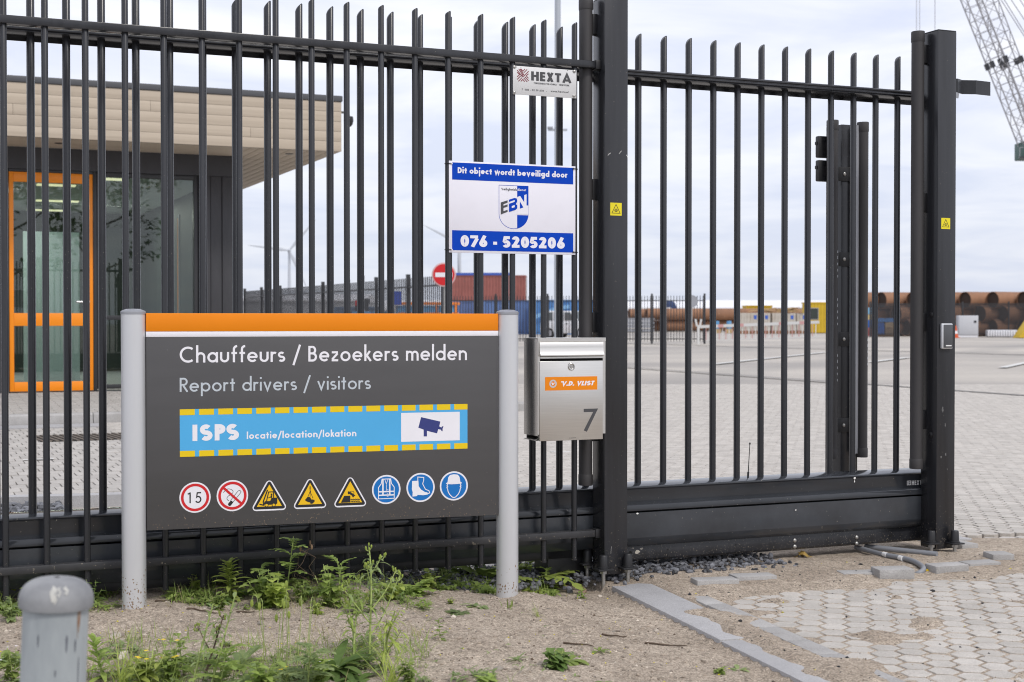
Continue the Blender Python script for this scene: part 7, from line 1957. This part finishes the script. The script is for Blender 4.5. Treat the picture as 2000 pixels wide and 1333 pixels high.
plant(rosette(25, 'pale feathery rosette below the safety boots pictogram', 10, .11, .03, M_LF1, .8, .9, True, 'ragwort_rosette'), 800, 1160, 1.0)
plant(leafy(26, 'small clover like weed with yellow flowers under the safety helmet pictogram', .10, 10, 9, .016, .006, M_LF3, 6, M_FLY), 868, 1135, 1.8)
plant(leafy(27, 'red tipped leafy weed left of the right sign post', .16, 5, 7, .05, .016, M_LF3), 912, 1130, 1.35)
plant(rosette(28, 'broad crinkled leaves leaning against the right sign post', 9, .12, .028, M_LF1, 1.0, 1.0), 953, 1138, 1.9)
plant(rosette(29, 'bright crinkled broad leaved weed right of the right sign post', 14, .12, .030, M_LF4, .8, 1.1, True, 'thistle_rosette'), 1040, 1145, 1.9)
plant(tuft(30, 'thin grass tuft right of the right sign post', 22, .20, .0018, M_LF4), 1058, 1128, 1.1)
plant(leafy(130, 'bright leafy weed squeezed against the right side of the right sign post', .10, 7, 7, .04, .016, M_LF4), 1022, 1135, 1.2)
# left of the left sign post
plant(leafy(31, 'leafy weed with white flowers between the bollard and the left sign post', .20, 6, 8, .050, .020, M_LF1, 3), 196, 1160, 1.0)
plant(leafy(32, 'leafy weed hanging beside the left sign post', .15, 5, 7, .05, .014, M_LF2), 222, 1150, 1.0)
plant(leafy(33, 'white flowered weed at the left edge behind the bollard', .17, 7, 8, .045, .014, M_LF1, 4), 40, 1165, 1.05)
plant(rosette(34, 'long pale leaves drooping at the left edge behind the bollard', 8, .17, .020, M_LF2, .5, 1.3), 15, 1195, 1.0)
plant(leafy(35, 'dense low weed behind the bollard', .13, 9, 8, .045, .016, M_LF1), 95, 1160, 1.1)
plant(tuft(36, 'grass tuft at the left edge under the fence rail', 26, .20, .0022, M_LF1), 15, 1150, 1.0)
plant(leafy(37, 'bright low weed at the left edge in front of the fence', .10, 8, 8, .04, .015, M_LF4), 8, 1180, 1.0)
# foreground left, right of the bollard
plant(fleabane(41, 'fresh leafy weed growing close beside the bollard', .13, 34, M_LF1, .085, .008, .3), 205, 1330, 1.0)
plant(fleabane(42, 'slender weed stalk with a closed bud in the left foreground', .25, 22, M_LF2, .05, .005, .25), 372, 1345, 1.0, 2.6)
plant(fleabane(43, 'second slender weed stalk leaning beside the first in the left foreground', .27, 20, M_LF2, .05, .005, .3), 410, 1340, 1.0, 0.3)
plant(leafy(44, 'yellow flowered weed in the left foreground', .10, 10, 9, .030, .009, M_LF1, 6, M_FLY), 330, 1335, 1.15)
plant(leafy(45, 'lush green weed with yellow flowers right of the bollard', .11, 10, 9, .035, .010, M_LF4, 5, M_FLY), 285, 1345, 1.1)
plant(rosette(46, 'grey green strap leaved weed in the middle foreground', 16, .13, .013, M_LF2, .9, 1.0), 470, 1300, 1.0)
plant(poppy(47, 'thin poppy stalks with nodding buds in the middle foreground', 7, .26), 545, 1325, 1.1)
plant(poppy(48, 'feathery poppy plant with two buds left of the dark rosette', 4, .24, M_LF2), 585, 1320, 1.0)
plant(rosette(49, 'dark dense rosette in the middle foreground', 34, .12, .013, M_LF3, .9, 1.0), 652, 1312, 1.1)
plant(ragweed(50, 'feathery weed at the bottom edge right of the poppy stalks', .13, 9, .11, .04, M_LF2), 600, 1345, 1.0)
plant(ragweed(51, 'feathery fresh weed at the bottom edge below the slender stalks', .12, 9, .11, .04, M_LF1), 430, 1345, 1.0)
plant(tuft(52, 'wiry grass at the bottom edge under the tall branching weed', 30, .16, .0017, M_LF4), 760, 1340, 1.0)
plant(tuft(53, 'wiry grass at the bottom left beside the bollard', 30, .14, .0018, M_LF4), 240, 1338, 1.0)
plant(leafy(54, 'spreading bright weed at the bottom edge in the middle', .09, 10, 8, .032, .010, M_LF1), 510, 1345, 1.1)
plant(groundsel(55, 'wiry reddish stalk in the left foreground', .20, .3, 3, M_LF2, .06, .004, True, M_STEMR), 395, 1330, 1.0)
# single weeds on bare sand at right
plant(leafy(56, 'flat dark weed on bare sand below the right sign post', .06, 9, 8, .036, .013, M_LF3), 1085, 1305, 1.1)
plant(rosette(57, 'leafy rosette beside the flat dark weed on bare sand', 11, .07, .014, M_LF1, .6, 1.0), 1110, 1292, 1.0)
plant(leafy(58, 'green cushion weed alone near the paving edge', .03, 16, 8, .014, .004, M_LF1), 1404, 1316, 1.25)
plant(rosette(59, 'tiny pale rosette beside the green cushion weed', 7, .035, .007, M_LF2, .4, .8), 1442, 1309, 1.0)
plant(rosette(60, 'tiny feathery rosette on the sand left of the right sign post base', 8, .05, .018, M_LF2, .4, .9, True), 898, 1198, 1.0)
plant(rosette(61, 'low grey rosette on the sand right of the sign post base', 9, .06, .011, M_LF2, .4, .9), 935, 1187, 1.0)
plant(tuft(62, 'small green seedling between sign post and gate', 9, .05, .002, M_LF1), 995, 1185, 1.0)
plant(leafy(63, 'small leafy seedling on the sand near the gate post bolts', .05, 4, 5, .026, .006, M_LF1), 1136, 1168, 1.0)
plant(leafy(64, 'small green weed at the bottom edge below the sand', .04, 9, 8, .03, .010, M_LF1), 950, 1338, 1.1)
plant(rosette(65, 'flat weed with thin leaves at the bottom edge right of the middle', 10, .06, .010, M_LF2, .4, .9), 1185, 1338, 1.0)
plant(rosette(66, 'small rosette right of the rosette beside the flat dark weed', 8, .05, .008, M_LF1, .5, .9), 1168, 1272, .9)
# fillers: the same kinds repeated, each in its own place
src = [o for o in PLANTED]
byname = {o['label']: o for o in src}
low = [o for o in src if o.name.startswith(('bushy_weed', 'broadleaf_weed', 'ragweed', 'ragwort', 'grass_tuft'))][:18]
rr = random.Random(99)
M_CLOV = M_LF1
# creeping ground cover between the weeds (nobody could count it)
gc = MB(); gc2 = MB()
def cover(mb, px0, px1, py0, py1, n, seed, lo=.012, hi=.035):
    r2 = random.Random(seed); k = 0
    while k < n:
        px, py = r2.uniform(px0, px1), r2.uniform(py0, py1); p = on_ground(px, py, .05)
        if noise.noise(Vector((p.x*5.5, p.y*5.5, seed))) < -.02 + .25*r2.random(): k += .25; continue
        z = sand_z(p.x, p.y); p.z = z; a0 = r2.uniform(0, 6.28); nl = r2.randint(3, 6); hh = r2.uniform(0, .02)
        for j in range(nl):
            a = a0+j*6.28/nl+r2.uniform(-.4, .4); L_ = r2.uniform(lo, hi); blade(mb, p+Vector((0, 0, hh)), Vector((math.cos(a), math.sin(a), r2.uniform(.2, 1.2))), L_, L_*r2.uniform(.12, .24), r2.uniform(.5, 1.4), 3, .2)
        k += 1
cover(gc, 330, 840, 1135, 1195, 700, 1, .010, .028); cover(gc, -30, 235, 1150, 1215, 260, 2); cover(gc, 835, 965, 1100, 1145, 340, 3); cover(gc, 1010, 1085, 1105, 1145, 190, 8)
cover(gc2, 165, 560, 1268, 1350, 560, 4, .008, .024); cover(gc2, 560, 840, 1255, 1350, 340, 5, .008, .024); cover(gc2, 0, 60, 1270, 1345, 60, 6); cover(gc2, 880, 1010, 1325, 1345, 30, 7)
cover(gc2, 300, 1160, 1180, 1330, 70, 9, .008, .018)
tag(gc.build('ground_cover', M_LF1, smooth=True), kind='stuff'); tag(gc2.build('ground_cover', M_LF2, smooth=True), kind='stuff')
where = [(470, 1160, 'left of the tall feathery weed'), (590, 1178, 'right of the tall feathery weed'), (700, 1180, 'left of the tall branching weed, at the fence foot'), (740, 1176, 'right of the tall branching weed, at the fence foot'),
 (385, 1160, 'right of the left sign post'), (350, 1168, 'close to the left sign post'), (620, 1200, 'on the sand edge below the hoisting pictogram'), (690, 1198, 'on the sand edge below the quayside pictogram'),
 (65, 1190, 'at the left edge above the bollard'), (180, 1185, 'right of the bollard cap'), (25, 1215, 'at the far left edge'), (890, 1130, 'right of the yellow flowered clover'), (845, 1140, 'left of the yellow flowered clover'),
 (260, 1320, 'at the bottom, a little right of the bollard'), (360, 1320, 'at the bottom, under the slender stalks'), (480, 1340, 'at the bottom, left of the poppy stalks'), (560, 1345, 'at the bottom, below the poppy stalks'),
 (620, 1340, 'at the bottom, left of the dark rosette'), (700, 1330, 'at the bottom, right of the dark rosette'), (800, 1338, 'at the bottom, right of the wiry grass'), (10, 1300, 'at the left edge beside the bollard'), (25, 1335, 'in the bottom left corner'),
 (832, 1150, 'low at the fence foot below the safety boots pictogram'), (858, 1142, 'low at the fence foot between the boots and helmet pictograms'), (938, 1138, 'just left of the right sign post'), (978, 1150, 'at the front foot of the right sign post'),
 (1065, 1150, 'on the sand right of the crinkled weed'), (785, 1180, 'low at the sand edge below the safety vest pictogram'), (725, 1196, 'on the sand edge left of the safety vest'), (430, 1192, 'on the sand edge below the spiky leaved weed'),
 (880, 1180, 'single on the sand left of the sign post base'), (1050, 1205, 'single on the sand halfway to the slab'), (860, 1250, 'single on open sand right of the tall branching weed'), (1010, 1290, 'single on open sand left of the flat dark weed')]
kinds = {'bushy_weed': 'bushy', 'broadleaf_weed': 'broad leaved', 'ragweed': 'feathery', 'ragwort_rosette': 'feathery', 'grass_tuft': 'grassy'}
for k, (px, py, loc_) in enumerate(where):
    o = low[(k*5+2) % len(low)]; kd = [v for q, v in kinds.items() if o.name.startswith(q)][0]
    again(o, px, py, (rr.uniform(.5, .72) if py not in (1180, 1205, 1250, 1290) else .3), '%s weed %s' % (kd, loc_))
# ------------------------------------------------------------------ thin dry grass among the weeds, trees mirrored in the gatehouse glass
M_DRY = leaf_mat('dry_grass', (.50, .44, .24), (.36, .32, .15), .3)
def grass_blades(name, spans, m, seed):
    r2 = random.Random(seed); mb = MB()
    for (px0, px1, py0, py1, n, lo, hi) in spans:
        k = 0
        while k < n:
            p = on_ground(r2.uniform(px0, px1), r2.uniform(py0, py1), .05)
            if noise.noise(Vector((p.x*4, p.y*4, 3.3+seed))) < -.1+.2*r2.random(): k += .2; continue
            p.z = sand_z(p.x, p.y)-.002; a = r2.uniform(0, 6.28)
            blade(mb, p, Vector((math.cos(a), math.sin(a), r2.uniform(.8, 3.2))), r2.uniform(lo, hi), r2.uniform(.0007, .0013), r2.uniform(.2, 1.5), 4, .3, lambda t_: 1-t_**2); k += 1
    return tag(mb.build(name, m, smooth=True), kind='stuff')
grass_blades('grass', ((330, 840, 1130, 1195, 520, .04, .12), (-20, 235, 1140, 1215, 260, .04, .12), (165, 560, 1262, 1350, 800, .03, .09), (560, 840, 1262, 1350, 520, .03, .10), (1010, 1075, 1112, 1142, 60, .04, .10), (840, 970, 1110, 1150, 90, .03, .09), (880, 1010, 1322, 1350, 70, .03, .07)), M_LF1, 1)
grass_blades('dry_grass', ((330, 850, 1135, 1205, 230, .04, .11), (165, 850, 1240, 1350, 360, .03, .11), (-10, 230, 1150, 1230, 90, .03, .09)), M_DRY, 2)
M_CROWN = leaf_mat('tree_leaf', (.09, .14, .035), (.05, .085, .022), .3)
M_TRUNK = mat('tree_bark', (.12, .09, .07), .9, var=.3, vscale=12, bump=.4, bscale=25)
for k, (x, y, h_, rc_, lab) in enumerate(((9.0, -13.0, 8.5, 2.6, 'leafy tree across the road, mirrored in the left part of the door glass'), (14.0, -16.0, 9.5, 3.2, 'large leafy tree across the road, mirrored in the window glass'), (4.5, -15.0, 7.5, 2.3, 'smaller leafy tree across the road, right of the mirrored pair'))):
    t = thing('leafy_tree', lab, 'tree', (x, y, -.05), 0, 'trees across the road'); r2 = random.Random(k); tr = MB()
    tr.tube([(0, 0, 0), (.05, 0, h_*.3), (-.05, .1, h_*.55), (0, 0, h_*.9)], [.16, .12, .08, .03], 10)
    for j in range(9):
        a = j*2.4; z0 = h_*(.3+.06*j); tr.tube([(0, 0, z0), (math.cos(a)*rc_*.4, math.sin(a)*rc_*.4, z0+.5), (math.cos(a)*rc_*.75, math.sin(a)*rc_*.75, z0+1.2)], [.05, .035, .012], 6)
    tr.build('trunk', M_TRUNK, t, smooth=True)
    cr_ = MB(); cl = []
    for j in range(34):
        a, e, q = r2.uniform(0, 6.28), r2.uniform(-.9, 1.2), r2.uniform(.45, 1.0)
        cl.append((Vector((math.cos(a)*math.cos(e)*rc_*q, math.sin(a)*math.cos(e)*rc_*q, h_*.62+math.sin(e)*h_*.33*q)), r2.uniform(.45, .85)))
    for c, s_ in cl:
        for j in range(60):
            p = c + Vector((r2.gauss(0, s_*.5), r2.gauss(0, s_*.5), r2.gauss(0, s_*.4))); d = Vector((r2.uniform(-1, 1), r2.uniform(-1, 1), r2.uniform(-.6, .6))).normalized()
            sd = d.cross(UP).normalized(); w_ = r2.uniform(.06, .12)
            cr_.add([p-d*w_*1.4, p+sd*w_, p+d*w_*1.4, p-sd*w_], [(0,1,2,3)])
    tag(cr_.build('crown', M_CROWN, t), kind='stuff')
